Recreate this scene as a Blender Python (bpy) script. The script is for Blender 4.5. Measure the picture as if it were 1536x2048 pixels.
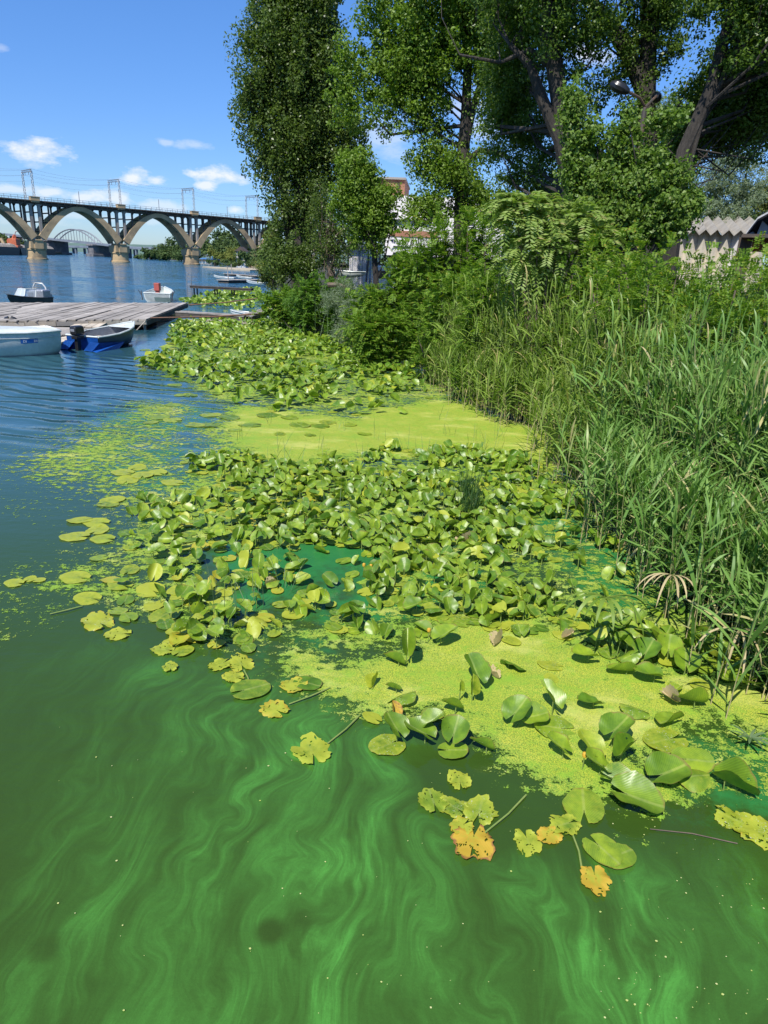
import bpy, math, random
import numpy as np
from mathutils import Matrix, Vector
rnd = random.Random(7); rg = np.random.default_rng(7)
for o in list(bpy.data.objects): bpy.data.objects.remove(o)
scene = bpy.context.scene
COL = scene.collection

# ------------------------------------------------------------------ camera
FPX = 1365.; HC = 3.0; ROLL = math.atan(.043); PITCH = math.atan((1024-528)*math.cos(ROLL)/FPX)
cf = np.array([0, math.cos(PITCH), -math.sin(PITCH)]); _u = np.array([0, math.sin(PITCH), math.cos(PITCH)]); _r = np.array([1., 0, 0])
cr = math.cos(ROLL)*_r + math.sin(ROLL)*_u; cu = -math.sin(ROLL)*_r + math.cos(ROLL)*_u
EYE = np.array([0, 0, HC])
cam = bpy.data.cameras.new('camera'); camo = bpy.data.objects.new('camera', cam); COL.objects.link(camo)
m = Matrix(((cr[0], cu[0], -cf[0], 0), (cr[1], cu[1], -cf[1], 0), (cr[2], cu[2], -cf[2], HC), (0, 0, 0, 1)))
camo.matrix_world = m
cam.sensor_fit = 'VERTICAL'; cam.sensor_height = 36; cam.lens = 36*FPX/2048; cam.clip_end = 8000; cam.clip_start = .05
scene.camera = camo
# ------------------------------------------------------------------ sky and sun
SUN = np.array([-.42, -.907, 0]); SUN /= np.linalg.norm(SUN); SEL = math.radians(54)
SUNV = np.array([SUN[0]*math.cos(SEL), SUN[1]*math.cos(SEL), math.sin(SEL)])
w = bpy.data.worlds.new('World'); scene.world = w; w.use_nodes = True
nt = w.node_tree; N = nt.nodes; L = nt.links
for n in list(N): N.remove(n)
def wn(t, **k):
    n = N.new(t)
    for a, b in k.items(): setattr(n, a, b)
    return n
def wmath(op, a, b=None, c=None, clamp=False):
    n = N.new('ShaderNodeMath'); n.operation = op; n.use_clamp = clamp
    for i, v in enumerate((a, b, c)):
        if v is None: continue
        if isinstance(v, (int, float)): n.inputs[i].default_value = v
        else: L.new(v, n.inputs[i])
    return n.outputs[0]
sky = wn('ShaderNodeTexSky', sky_type='NISHITA'); sky.sun_disc = False; sky.sun_elevation = SEL
sky.sun_rotation = math.atan2(SUN[0], SUN[1]); sky.altitude = 0; sky.air_density = 1.0; sky.dust_density = .25; sky.ozone_density = 2.2
hs = wn('ShaderNodeHueSaturation'); hs.inputs['Saturation'].default_value = 1.15; hs.inputs['Value'].default_value = 1.0
L.new(sky.outputs[0], hs.inputs['Color'])
tc = wn('ShaderNodeTexCoord'); sx = wn('ShaderNodeSeparateXYZ'); L.new(tc.outputs['Generated'], sx.inputs[0])
az = wmath('ARCTAN2', sx.outputs[0], sx.outputs[1]); el = wmath('ARCSINE', sx.outputs[2])
nz = wn('ShaderNodeTexNoise'); nz.inputs['Scale'].default_value = 26; nz.inputs['Detail'].default_value = 7; nz.inputs['Roughness'].default_value = .62
mp = wn('ShaderNodeMapping'); mp.inputs['Scale'].default_value = (1, 1, 2.2); L.new(tc.outputs['Generated'], mp.inputs[0]); L.new(mp.outputs[0], nz.inputs['Vector'])
nf = wmath('MULTIPLY', wmath('SUBTRACT', nz.outputs[0], .5), 3.4)
def ray(x, y): return cf + (x-768)/FPX*cr - (y-1024)/FPX*cu
clouds = [(80,307,42,19,1.),(64,330,26,8,.5),(270,354,30,13,.95),(312,360,24,8,.8),(438,350,58,12,.95),(416,370,20,8,.9),(392,291,36,7,.4),(332,285,14,5,.4),
          (30,378,46,9,.6),(105,385,38,9,.75),(182,393,40,9,.8),(238,398,22,15,.8),(470,418,18,8,.8),(330,412,40,9,.55),(150,430,90,6,.35),(300,440,90,6,.3),(60,440,60,7,.3),
          (1168,104,28,13,.9),(1200,112,40,12,.5),(762,272,48,30,.42),(790,300,40,20,.35),(960,205,60,22,.45),(975,255,40,18,.5),(0,96,14,6,.3),(1100,470,160,20,.5),(780,300,60,16,.3),(-160,330,60,20,.8),(-260,250,50,16,.7),(1750,250,70,25,.8),(1900,150,60,20,.6)]
tot = None
for (x, y, rx, ry, st) in clouds:
    d = ray(x, y); d /= np.linalg.norm(d); a0 = math.atan2(d[0], d[1]); e0 = math.asin(d[2])
    wa = rx/FPX; we = ry/FPX
    dx = wmath('DIVIDE', wmath('SUBTRACT', az, a0), wa); dy = wmath('DIVIDE', wmath('SUBTRACT', el, e0), we)
    r2 = wmath('SQRT', wmath('ADD', wmath('MULTIPLY', dx, dx), wmath('MULTIPLY', dy, dy)))
    v = wmath('MULTIPLY', wmath('MULTIPLY', wmath('ADD', wmath('SUBTRACT', 1.15, r2), nf), 1.15, clamp=True), st)
    tot = v if tot is None else wmath('MAXIMUM', tot, v)
gap = wmath('MULTIPLY', tot, .92, clamp=True)
mixc = wn('ShaderNodeMix', data_type='RGBA'); L.new(gap, mixc.inputs[0]); tint = wn('ShaderNodeMix', data_type='RGBA'); tf = wn('ShaderNodeMapRange', interpolation_type='SMOOTHSTEP'); L.new(el, tf.inputs[0]); tf.inputs[1].default_value = -.02; tf.inputs[2].default_value = .42
L.new(tf.outputs[0], tint.inputs[0]); tint.inputs[6].default_value = (.50, .66, 1.0, 1); tint.inputs[7].default_value = (.66, .89, 1.2, 1)
tm = wn('ShaderNodeMix', data_type='RGBA', blend_type='MULTIPLY'); tm.inputs[0].default_value = 1; L.new(hs.outputs[0], tm.inputs[6]); L.new(tint.outputs[2], tm.inputs[7])
L.new(tm.outputs[2], mixc.inputs[6]); mixc.inputs[7].default_value = (6.4, 6.6, 7.0, 1)
bg = wn('ShaderNodeBackground'); bg.inputs[1].default_value = .108; L.new(mixc.outputs[2], bg.inputs[0])
ow = wn('ShaderNodeOutputWorld'); L.new(bg.outputs[0], ow.inputs[0])
sl = bpy.data.lights.new('sun', 'SUN'); sl.energy = 4.9; sl.angle = math.radians(.5); sl.color = (1, .955, .88)
so = bpy.data.objects.new('sun', sl); COL.objects.link(so); so.rotation_euler = Vector(SUNV).to_track_quat('Z', 'Y').to_euler(); so.location = (-20, -20, 40)
scene.view_settings.view_transform = 'Standard'; scene.view_settings.look = 'None'; scene.view_settings.exposure = .48; scene.view_settings.gamma = 1
scene.render.engine = 'CYCLES'; scene.cycles.max_bounces = 6; scene.cycles.transparent_max_bounces = 8; scene.cycles.transmission_bounces = 3; scene.cycles.caustics_reflective = False

# ------------------------------------------------------------------ helpers: photograph geometry
def G(x, y, z=0):
    d = ray(x, y); t = (z-HC)/d[2]; return EYE + t*d
def D(x, y, d):
    v = ray(x, y); return EYE + d/math.hypot(v[0], v[1])*v
def proj(p):
    q = np.asarray(p, float)-EYE; k = q@cf; return np.stack([768+FPX*(q@cr)/k, 1024-FPX*(q@cu)/k, k], -1)
def zat(P, py):
    lo, hi = -5, 30
    for _ in range(40):
        mm = (lo+hi)/2
        if proj([P[0], P[1], mm])[1] > py: lo = mm
        else: hi = mm
    return mm
def inpoly(px, py, poly):
    px = np.asarray(px); py = np.asarray(py); c = np.zeros(px.shape, bool); n = len(poly)
    for i in range(n):
        x1, y1 = poly[i]; x2, y2 = poly[(i+1) % n]
        if y1 == y2: continue
        c ^= ((y1 > py) != (y2 > py)) & (px < (x2-x1)*(py-y1)/(y2-y1)+x1)
    return c
def polydist(px, py, poly):   # signed, + inside
    d = np.full(np.shape(px), 1e9); n = len(poly)
    for i in range(n):
        a = np.array(poly[i], float); b = np.array(poly[(i+1) % n], float); ab = b-a
        t = np.clip(((px-a[0])*ab[0]+(py-a[1])*ab[1])/(ab@ab+1e-9), 0, 1)
        d = np.minimum(d, np.hypot(px-a[0]-t*ab[0], py-a[1]-t*ab[1]))
    return np.where(inpoly(px, py, poly), d, -d)
def gpoly(pts): return [tuple(G(x, y)[:2]) for x, y in pts]
# smooth lattice noise
_lat = rg.random((256, 256))
def vnoise(x, y):
    x = np.asarray(x); y = np.asarray(y); xi = np.floor(x).astype(int); yi = np.floor(y).astype(int); fx = x-xi; fy = y-yi
    fx = fx*fx*(3-2*fx); fy = fy*fy*(3-2*fy)
    a = _lat[xi & 255, yi & 255]; b = _lat[(xi+1) & 255, yi & 255]; c = _lat[xi & 255, (yi+1) & 255]; d = _lat[(xi+1) & 255, (yi+1) & 255]
    return (a*(1-fx)+b*fx)*(1-fy)+(c*(1-fx)+d*fx)*fy
def fbm(x, y, o=4, s=0.):
    v = 0; a = .5; t = 0
    for i in range(o):
        v = v+a*vnoise(x*2**i+17.3*i+s, y*2**i+9.1*i+s*1.7); t += a; a *= .5
    return v/t

# ------------------------------------------------------------------ helpers: objects
def tag(o, label=None, cat=None, group=None, kind=None):
    if label: o['label'] = label
    if cat: o['category'] = cat
    if group: o['group'] = group
    if kind: o['kind'] = kind
    return o
ORI = {}
def empty(name, loc, label, cat, group=None):
    o = bpy.data.objects.new(name, None); COL.objects.link(o); o.location = tuple(loc); ORI[o.name] = np.array(loc, float); o.empty_display_size = .2
    return tag(o, label, cat, group)
def mesh(name, v, faces, mat=None, attrs=None, smooth=False, uv=None):
    """v (n,3); faces: array (m,k) or list of arrays / lists"""
    me = bpy.data.meshes.new(name); v = np.asarray(v, np.float32)
    if isinstance(faces, np.ndarray): groups = [faces]
    else: groups = faces
    loops = []; starts = []; tots = []; s = 0
    for g in groups:
        g = np.asarray(g, np.int32)
        if g.ndim == 1: g = g[None]
        k = g.shape[1]; loops.append(g.ravel()); starts.append(s+np.arange(len(g))*k); tots.append(np.full(len(g), k)); s += g.size
    loops = np.concatenate(loops); starts = np.concatenate(starts); tots = np.concatenate(tots)
    me.vertices.add(len(v)); me.vertices.foreach_set('co', v.ravel())
    me.loops.add(len(loops)); me.loops.foreach_set('vertex_index', loops.astype(np.int32))
    me.polygons.add(len(starts)); me.polygons.foreach_set('loop_start', starts.astype(np.int32)); me.polygons.foreach_set('loop_total', tots.astype(np.int32))
    if smooth: me.polygons.foreach_set('use_smooth', np.ones(len(starts), bool))
    for k, a in (attrs or {}).items():
        at = me.attributes.new(k, 'FLOAT', 'POINT'); at.data.foreach_set('value', np.asarray(a, np.float32))
    if uv is not None:
        l = me.uv_layers.new(name='leafuv'); l.data.foreach_set('uv', np.asarray(uv, np.float32)[loops].ravel())
    me.update(calc_edges=True)
    if mat: me.materials.append(mat)
    return me
def link(name, me, parent=None, loc=None, mat=None):
    o = bpy.data.objects.new(name, me); COL.objects.link(o)
    if parent: o.parent = parent
    if loc is not None: o.location = tuple(loc)
    return o
class MB:
    def __init__(s): s.v = []; s.f = []; s.n = 0
    def add(s, v, f):
        v = np.asarray(v, float); s.v.append(v)
        for q in f: s.f.append([int(i)+s.n for i in q])
        s.n += len(v); return s
    def box(s, c, sz, ax=None, bev=0):
        c = np.array(c, float); sz = np.array(sz, float)/2
        ax = np.eye(3) if ax is None else np.array(ax, float)
        v = []
        for k in (-1, 1):
            for (i, j) in ((-1, -1), (1, -1), (1, 1), (-1, 1)):
                v.append(c+ax[0]*i*sz[0]+ax[1]*j*sz[1]+ax[2]*k*sz[2])
        return s.add(v, [(3, 2, 1, 0), (4, 5, 6, 7), (0, 1, 5, 4), (1, 2, 6, 5), (2, 3, 7, 6), (3, 0, 4, 7)])
    def bar(s, a, b, wd, h, up=(0, 0, 1)):
        a = np.array(a, float); b = np.array(b, float); x = b-a; l = np.linalg.norm(x); x /= l
        y = np.cross(up, x); y /= np.linalg.norm(y)+1e-9; z = np.cross(x, y)
        return s.box((a+b)/2, (l, wd, h), (x, y, z))
    def tube(s, pts, r, n=6, cap=True):
        pts = np.array(pts, float); m_ = len(pts); r = np.full(m_, r) if np.isscalar(r) else np.array(r, float)
        t = np.gradient(pts, axis=0); t /= np.linalg.norm(t, axis=1)[:, None]+1e-9
        ref = np.array([0, 0, 1.]) if abs(t[0][2]) < .9 else np.array([1., 0, 0])
        a = np.cross(t, ref); a /= np.linalg.norm(a, axis=1)[:, None]+1e-9; b = np.cross(t, a)
        th = np.arange(n)*2*np.pi/n
        v = pts[:, None]+r[:, None, None]*(a[:, None]*np.cos(th)[None, :, None]+b[:, None]*np.sin(th)[None, :, None])
        f = [(i*n+j, i*n+(j+1) % n, (i+1)*n+(j+1) % n, (i+1)*n+j) for i in range(m_-1) for j in range(n)]
        if cap: f += [tuple(range(n))[::-1], tuple((m_-1)*n+j for j in range(n))]
        return s.add(v.reshape(-1, 3), f)
    def lathe(s, c, prof, n=20):
        prof = np.array(prof, float); th = np.arange(n)*2*np.pi/n; v = []
        for r_, z in prof: v += [(c[0]+r_*math.cos(t), c[1]+r_*math.sin(t), c[2]+z) for t in th]
        k = len(prof); f = [(i*n+j, i*n+(j+1) % n, (i+1)*n+(j+1) % n, (i+1)*n+j) for i in range(k-1) for j in range(n)]
        f += [tuple(range(n))[::-1], tuple((k-1)*n+j for j in range(n))]
        return s.add(v, f)
    def build(s, name, mat, parent=None, smooth=False, bevel=0):
        v = np.concatenate(s.v)
        root = parent
        while root is not None and root.parent is not None: root = root.parent
        if root is not None: v = v-ORI[root.name]
        me = bpy.data.meshes.new(name); me.from_pydata(v.tolist(), [], s.f); me.materials.append(mat)
        if smooth:
            me.polygons.foreach_set('use_smooth', [True]*len(me.polygons))
            if hasattr(me, 'set_sharp_from_angle'): me.set_sharp_from_angle(angle=math.radians(35))
        me.update(); o = bpy.data.objects.new(name, me); COL.objects.link(o)
        if parent: o.parent = parent
        else:
            ORI[o.name] = np.zeros(3)
        if bevel:
            b = o.modifiers.new('bevel', 'BEVEL'); b.width = bevel; b.segments = 2; b.limit_method = 'ANGLE'
        return o
def copytree(o, loc=None, rz=None, label=None, group=None, parent=None):
    c = o.copy(); COL.objects.link(c); c.parent = parent
    if loc is not None: c.location = tuple(loc)
    if rz is not None: c.rotation_euler[2] = rz
    if label: c['label'] = label
    if group: c['group'] = group
    for ch in o.children: copytree(ch, parent=c)
    return c

# ------------------------------------------------------------------ materials
class Mat:
    def __init__(s, name):
        s.m = bpy.data.materials.new(name); s.m.use_nodes = True; s.nt = s.m.node_tree; s.N = s.nt.nodes; s.L = s.nt.links
        s.p = s.N['Principled BSDF']; s.out = s.N['Material Output']
    def n(s, t, ins=None, **k):
        x = s.N.new(t)
        for a, b in k.items(): setattr(x, a, b)
        for a, b in (ins or {}).items():
            if hasattr(b, 'is_output'): s.L.new(b, x.inputs[a])
            else: x.inputs[a].default_value = b
        return x
    def math(s, op, a, b=None, c=None, clamp=False):
        x = s.N.new('ShaderNodeMath'); x.operation = op; x.use_clamp = clamp
        for i, v in enumerate((a, b, c)):
            if v is None: continue
            if isinstance(v, (int, float)): x.inputs[i].default_value = v
            else: s.L.new(v, x.inputs[i])
        return x.outputs[0]
    def mix(s, f, a, b):
        x = s.N.new('ShaderNodeMix'); x.data_type = 'RGBA'
        for i, v in ((0, f), (6, a), (7, b)):
            if hasattr(v, 'is_output'): s.L.new(v, x.inputs[i])
            elif i == 0: x.inputs[0].default_value = v
            else: x.inputs[i].default_value = tuple(v)+(1,) if len(v) == 3 else v
        return x.outputs[2]
    def attr(s, name): return s.n('ShaderNodeAttribute', attribute_name=name).outputs['Fac']
    def pos(s): return s.n('ShaderNodeNewGeometry').outputs['Position']
    def obj(s): return s.n('ShaderNodeTexCoord').outputs['Object']
    def noise(s, vec, scale, detail=4, rough=.55, dist=0):
        return s.n('ShaderNodeTexNoise', {'Vector': vec, 'Scale': scale, 'Detail': detail, 'Roughness': rough, 'Distortion': dist}).outputs[0]
    def scaled(s, vec, sc, rot=(0, 0, 0)): return s.n('ShaderNodeMapping', {'Vector': vec, 'Scale': sc, 'Rotation': rot}).outputs[0]
    def ramp(s, f, a, b): return s.n('ShaderNodeMapRange', {'Value': f, 'From Min': a, 'From Max': b}, interpolation_type='SMOOTHSTEP').outputs[0]
    def bump(s, h, strength, dist=.02, normal=None):
        i = {'Height': h, 'Strength': strength, 'Distance': dist}
        if normal is not None: i['Normal'] = normal
        return s.n('ShaderNodeBump', i).outputs[0]
    def set(s, **k):
        for a, b in k.items():
            a = a.replace('_', ' ')
            if hasattr(b, 'is_output'): s.L.new(b, s.p.inputs[a])
            else: s.p.inputs[a].default_value = b if not (isinstance(b, tuple) and len(b) == 3) else b+(1,)
        return s
def surf(name, c1, c2, scale=3, rough=.75, bump=.2, bdist=.01, metal=0, stretch=(1, 1, 1), c3=None, rand=0):
    M = Mat(name); v = M.scaled(M.obj(), stretch)
    a = M.noise(v, scale, 6, .6); b = M.noise(v, scale*6.3, 4, .6)
    col = M.mix(M.ramp(a, .35, .68), c1, c2)
    if c3: col = M.mix(M.math('MULTIPLY', M.ramp(M.noise(v, scale*.6, 5, .7), .52, .7), .8), col, c3)
    k = M.n('ShaderNodeMapRange', {'Value': b, 'To Min': .78, 'To Max': 1.18}).outputs[0]
    if rand:
        r_ = M.n('ShaderNodeObjectInfo').outputs['Random']; k = M.math('MULTIPLY', k, M.n('ShaderNodeMapRange', {'Value': r_, 'To Min': 1-rand, 'To Max': 1+rand}).outputs[0])
    col2 = M.n('ShaderNodeVectorMath', {0: col, 'Scale': k}, operation='SCALE').outputs[0]
    M.set(Base_Color=col2, Roughness=rough, Metallic=metal)
    if bump: M.set(Normal=M.bump(b, bump, bdist))
    return M.m
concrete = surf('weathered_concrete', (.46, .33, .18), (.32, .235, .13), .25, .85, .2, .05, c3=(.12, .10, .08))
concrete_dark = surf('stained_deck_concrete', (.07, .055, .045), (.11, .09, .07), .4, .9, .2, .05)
concrete_grey = surf('grey_concrete', (.30, .27, .23), (.2, .18, .155), .3, .85, .2, .05)
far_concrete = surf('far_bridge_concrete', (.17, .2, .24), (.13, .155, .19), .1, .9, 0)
steel = surf('galvanised_steel', (.28, .30, .32), (.2, .21, .22), 2, .5, .1, metal=.4)
steel_dark = surf('dark_rusted_steel', (.05, .045, .04), (.10, .06, .04), 3, .7, .2)
rust = surf('rusty_pipe_steel', (.16, .075, .04), (.10, .05, .03), 6, .75, .2)
plank_m = surf('grey_weathered_plank', (.25, .225, .195), (.36, .33, .295), 1.3, .85, .5, .006, stretch=(1, 1, 1), c3=(.15, .13, .115), rand=.22)
plank_pale = surf('pale_sunbleached_plank', (.42, .36, .28), (.52, .46, .37), 2, .85, .4, .006, c3=(.25, .2, .15), rand=.15)
wood_dark = surf('dark_wet_timber', (.05, .042, .035), (.09, .075, .06), 3, .85, .4, .01)
white_grp = surf('white_boat_gelcoat', (.60, .63, .60), (.52, .56, .54), 1.5, .35, .05, .002, c3=(.44, .48, .44))
blue_paint = surf('blue_boat_paint', (.012, .10, .42), (.01, .075, .33), 4, .35, .1, .002)
alu = surf('dull_aluminium', (.42, .43, .45), (.32, .33, .35), 5, .38, .1, .002, metal=.6)
dark_hull = surf('dark_green_hull_paint', (.045, .05, .045), (.03, .03, .03), 4, .5, .1)
black_pl = surf('black_motor_plastic', (.012, .013, .015), (.02, .02, .022), 5, .3, .05)
white_p = surf('white_painted_wall', (.74, .70, .68), (.66, .62, .60), .7, .8, .1, c3=(.52, .48, .45))
pink_p = surf('pale_cream_wall', (.62, .56, .45), (.54, .48, .38), 1, .8, .1)
brick_m = surf('brick_wall', (.36, .17, .10), (.28, .13, .08), 2, .9, .2)
roof_m = surf('asbestos_roof_sheet', (.26, .24, .205), (.33, .305, .26), 2, .9, .2, c3=(.17, .14, .12))
grey_sh = surf('grey_cladding_sheet', (.42, .43, .45), (.34, .35, .37), 2, .6, .1)
dark_gl = surf('dark_window_glass', (.02, .025, .03), (.03, .035, .04), 2, .12, 0)
red_p = surf('faded_red_paint', (.42, .08, .06), (.34, .07, .05), 3, .6, .1)
orange_p = surf('orange_crane_paint', (.5, .13, .05), (.4, .1, .05), 1, .6, .1)
blue_can = surf('blue_canopy_sheet', (.08, .25, .55), (.06, .2, .46), 1, .6, .1)
sand_m = surf('pale_sand', (.42, .36, .26), (.34, .29, .2), .8, .95, .2, .02)
bark_m = surf('grey_brown_bark', (.045, .037, .03), (.026, .022, .018), 3, .95, .9, .05, stretch=(1, 1, .25), c3=(.085, .075, .062))
twig_m = surf('dry_twig', (.16, .12, .085), (.10, .075, .055), 4, .9, .3)
soil_m = surf('dark_bank_soil', (.05, .04, .025), (.03, .035, .015), 1.2, .95, .6, .04, c3=(.04, .06, .02))
farland_m = surf('haze_tinted_hillside', (.075, .13, .10), (.095, .15, .12), .02, .95, 0)  # distance haze is put into this blue-green base colour
yellow_m = surf('yellow_lily_bud', (.55, .30, .03), (.6, .4, .04), 10, .5, .1)
floatwhite = surf('foam_white', (.7, .7, .68), (.6, .6, .58), 4, .7, .1)

def leafmat(name, c1, c2, c3=None, trans=.34, rough=.5, tcol=1.5, spec=.3):
    M = Mat(name); v = M.attr('var')
    col = M.mix(v, c1, c2)
    if c3: col = M.mix(M.ramp(v, .93, .97), col, c3)
    M.set(Base_Color=col, Roughness=rough); M.p.inputs['Specular IOR Level'].default_value = spec
    t = M.n('ShaderNodeBsdfTranslucent', {'Color': M.n('ShaderNodeVectorMath', {0: col, 1: (tcol, tcol*1.15, tcol*.5)}, operation='MULTIPLY').outputs[0]})
    ms = M.n('ShaderNodeMixShader', {0: trans, 1: M.p.outputs[0], 2: t.outputs[0]})
    M.L.new(ms.outputs[0], M.out.inputs[0]); return M.m
poplar_leaf = leafmat('poplar_leaf', (.055, .097, .018), (.125, .178, .036), (.16, .19, .05), rough=.38)
poplar_bright = leafmat('bright_poplar_leaf', (.09, .165, .016), (.18, .27, .03), (.2, .24, .05))
cotton_leaf = leafmat('cottonwood_leaf', (.06, .118, .016), (.145, .215, .036), (.17, .2, .07), rough=.36)
silver_leaf = leafmat('silver_willow_leaf', (.15, .2, .11), (.22, .27, .17), rough=.6)
amorpha_leaf = leafmat('feathery_bush_leaf', (.09, .18, .015), (.17, .27, .024), (.28, .28, .035), rough=.6)
amorpha_yel = leafmat('yellow_green_bush_leaf', (.10, .19, .015), (.19, .28, .022), (.32, .27, .03), rough=.6)
sumac_leaf = leafmat('sumac_leaflet', (.17, .26, .05), (.27, .34, .09), (.3, .26, .1), rough=.5)
bush_leaf = leafmat('bank_bush_leaf', (.06, .14, .015), (.12, .22, .025), (.2, .28, .03))
far_leaf = leafmat('far_tree_leaf', (.045, .085, .03), (.09, .13, .035), (.17, .18, .05), trans=.15, rough=.8, spec=.2)
far_leaf_y = leafmat('far_yellow_tree_leaf', (.10, .14, .03), (.19, .2, .045), trans=.15, rough=.8, spec=.2)
reed_leaf = leafmat('reed_leaf', (.10, .205, .04), (.20, .32, .075), (.48, .41, .2), rough=.42, trans=.28)
reed_yleaf = leafmat('yellowish_reed_leaf', (.12, .20, .028), (.22, .30, .055), (.42, .35, .15), rough=.45, trans=.3)
reed_stem = leafmat('reed_stem', (.20, .25, .08), (.45, .37, .19), trans=.0, rough=.6)
sedge_leaf = leafmat('grey_green_sedge_leaf', (.10, .17, .07), (.2, .26, .14), (.35, .35, .25), rough=.5)
dry_leaf = leafmat('dry_reed_leaf', (.38, .30, .16), (.5, .4, .22), trans=.2, rough=.7)

def lilymat():
    M = Mat('water_lily_leaf'); v = M.attr('var'); age = M.attr('age'); uv = M.n('ShaderNodeUVMap', uv_map='leafuv').outputs[0]
    su = M.n('ShaderNodeSeparateXYZ', {0: uv}); u = su.outputs[0]; vv = su.outputs[1]
    orand = M.n('ShaderNodeObjectInfo').outputs['Random']
    rr = M.math('FRACT', M.math('ADD', v, orand))
    col = M.mix(rr, (.085, .20, .016), (.235, .365, .03))
    au = M.math('ABSOLUTE', u)
    mid = M.math('SUBTRACT', 1, M.ramp(au, .012, .045), clamp=True)
    col = M.mix(M.math('MULTIPLY', mid, .55), col, (.30, .40, .10))
    # side veins
    ph = M.math('SUBTRACT', vv, M.math('MULTIPLY', M.math('POWER', au, .75), 1.15))
    wv = M.math('SINE', M.math('MULTIPLY', ph, 95.))
    col = M.n('ShaderNodeVectorMath', {0: col, 'Scale': M.math('ADD', 1., M.math('MULTIPLY', wv, .10))}, operation='SCALE').outputs[0]
    lo_ = M.noise(M.n('ShaderNodeVectorMath', {0: uv, 1: M.n('ShaderNodeCombineXYZ', {0: M.math('MULTIPLY', rr, 17.), 1: orand}).outputs[0]}, operation='ADD').outputs[0], 2.3, 4, .6)
    col = M.mix(M.ramp(lo_, .35, .7), M.n('ShaderNodeVectorMath', {0: col, 'Scale': .72}, operation='SCALE').outputs[0], M.n('ShaderNodeVectorMath', {0: col, 1: (1.3, 1.12, .9)}, operation='MULTIPLY').outputs[0])
    rim_ = M.math('MULTIPLY', M.ramp(M.math('ADD', M.attr('rad'), M.math('MULTIPLY', M.math('SUBTRACT', lo_, .5), .5)), .93, 1.05), .8)
    col = M.mix(rim_, col, (.20, .15, .04))
    # blotches of age
    n1 = M.noise(uv, 5, 5, .7); n1b = M.noise(M.n('ShaderNodeVectorMath', {0: uv, 1: M.n('ShaderNodeCombineXYZ', {0: M.math('MULTIPLY', orand, 30.), 1: v}).outputs[0]}, operation='ADD').outputs[0], 6, 5, .7)
    ag = M.math('ADD', age, M.math('MULTIPLY', M.math('SUBTRACT', n1b, .5), .55))
    col = M.mix(M.ramp(ag, .22, .55), col, (.36, .40, .035))
    col = M.mix(M.ramp(ag, .62, .85), col, (.50, .33, .03))
    col = M.mix(M.ramp(ag, .93, 1.08), col, (.26, .11, .035))
    # dried silt crust
    cr_ = M.math('MULTIPLY', M.ramp(M.noise(uv, 22, 4, .75), .56, .63), M.ramp(M.noise(uv, 3.1, 2), .47, .62))
    cr_ = M.math('MULTIPLY', cr_, M.attr('crust'))
    col = M.mix(cr_, col, (.52, .53, .38))
    tn = M.noise(uv, 30, 3, .6)
    h = M.math('ADD', M.math('MULTIPLY', wv, .16), M.math('ADD', M.math('MULTIPLY', mid, -.5), M.math('MULTIPLY', tn, .35)))
    rgh = M.math('ADD', .25, M.math('MULTIPLY', M.math('ADD', ag, tn), .22))
    M.set(Base_Color=col, Roughness=rgh, Normal=M.bump(h, .22, .004)); M.p.inputs['Specular IOR Level'].default_value = .52
    t = M.n('ShaderNodeBsdfTranslucent', {'Color': M.n('ShaderNodeVectorMath', {0: col, 1: (1.5, 1.6, .6)}, operation='MULTIPLY').outputs[0]})
    ms = M.n('ShaderNodeMixShader', {0: .22, 1: M.p.outputs[0], 2: t.outputs[0]})
    M.L.new(ms.outputs[0], M.out.inputs[0]); return M.m
lily_m = lilymat()
petiole_m = surf('lily_petiole', (.16, .24, .05), (.22, .26, .07), 8, .5, .1)

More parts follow.
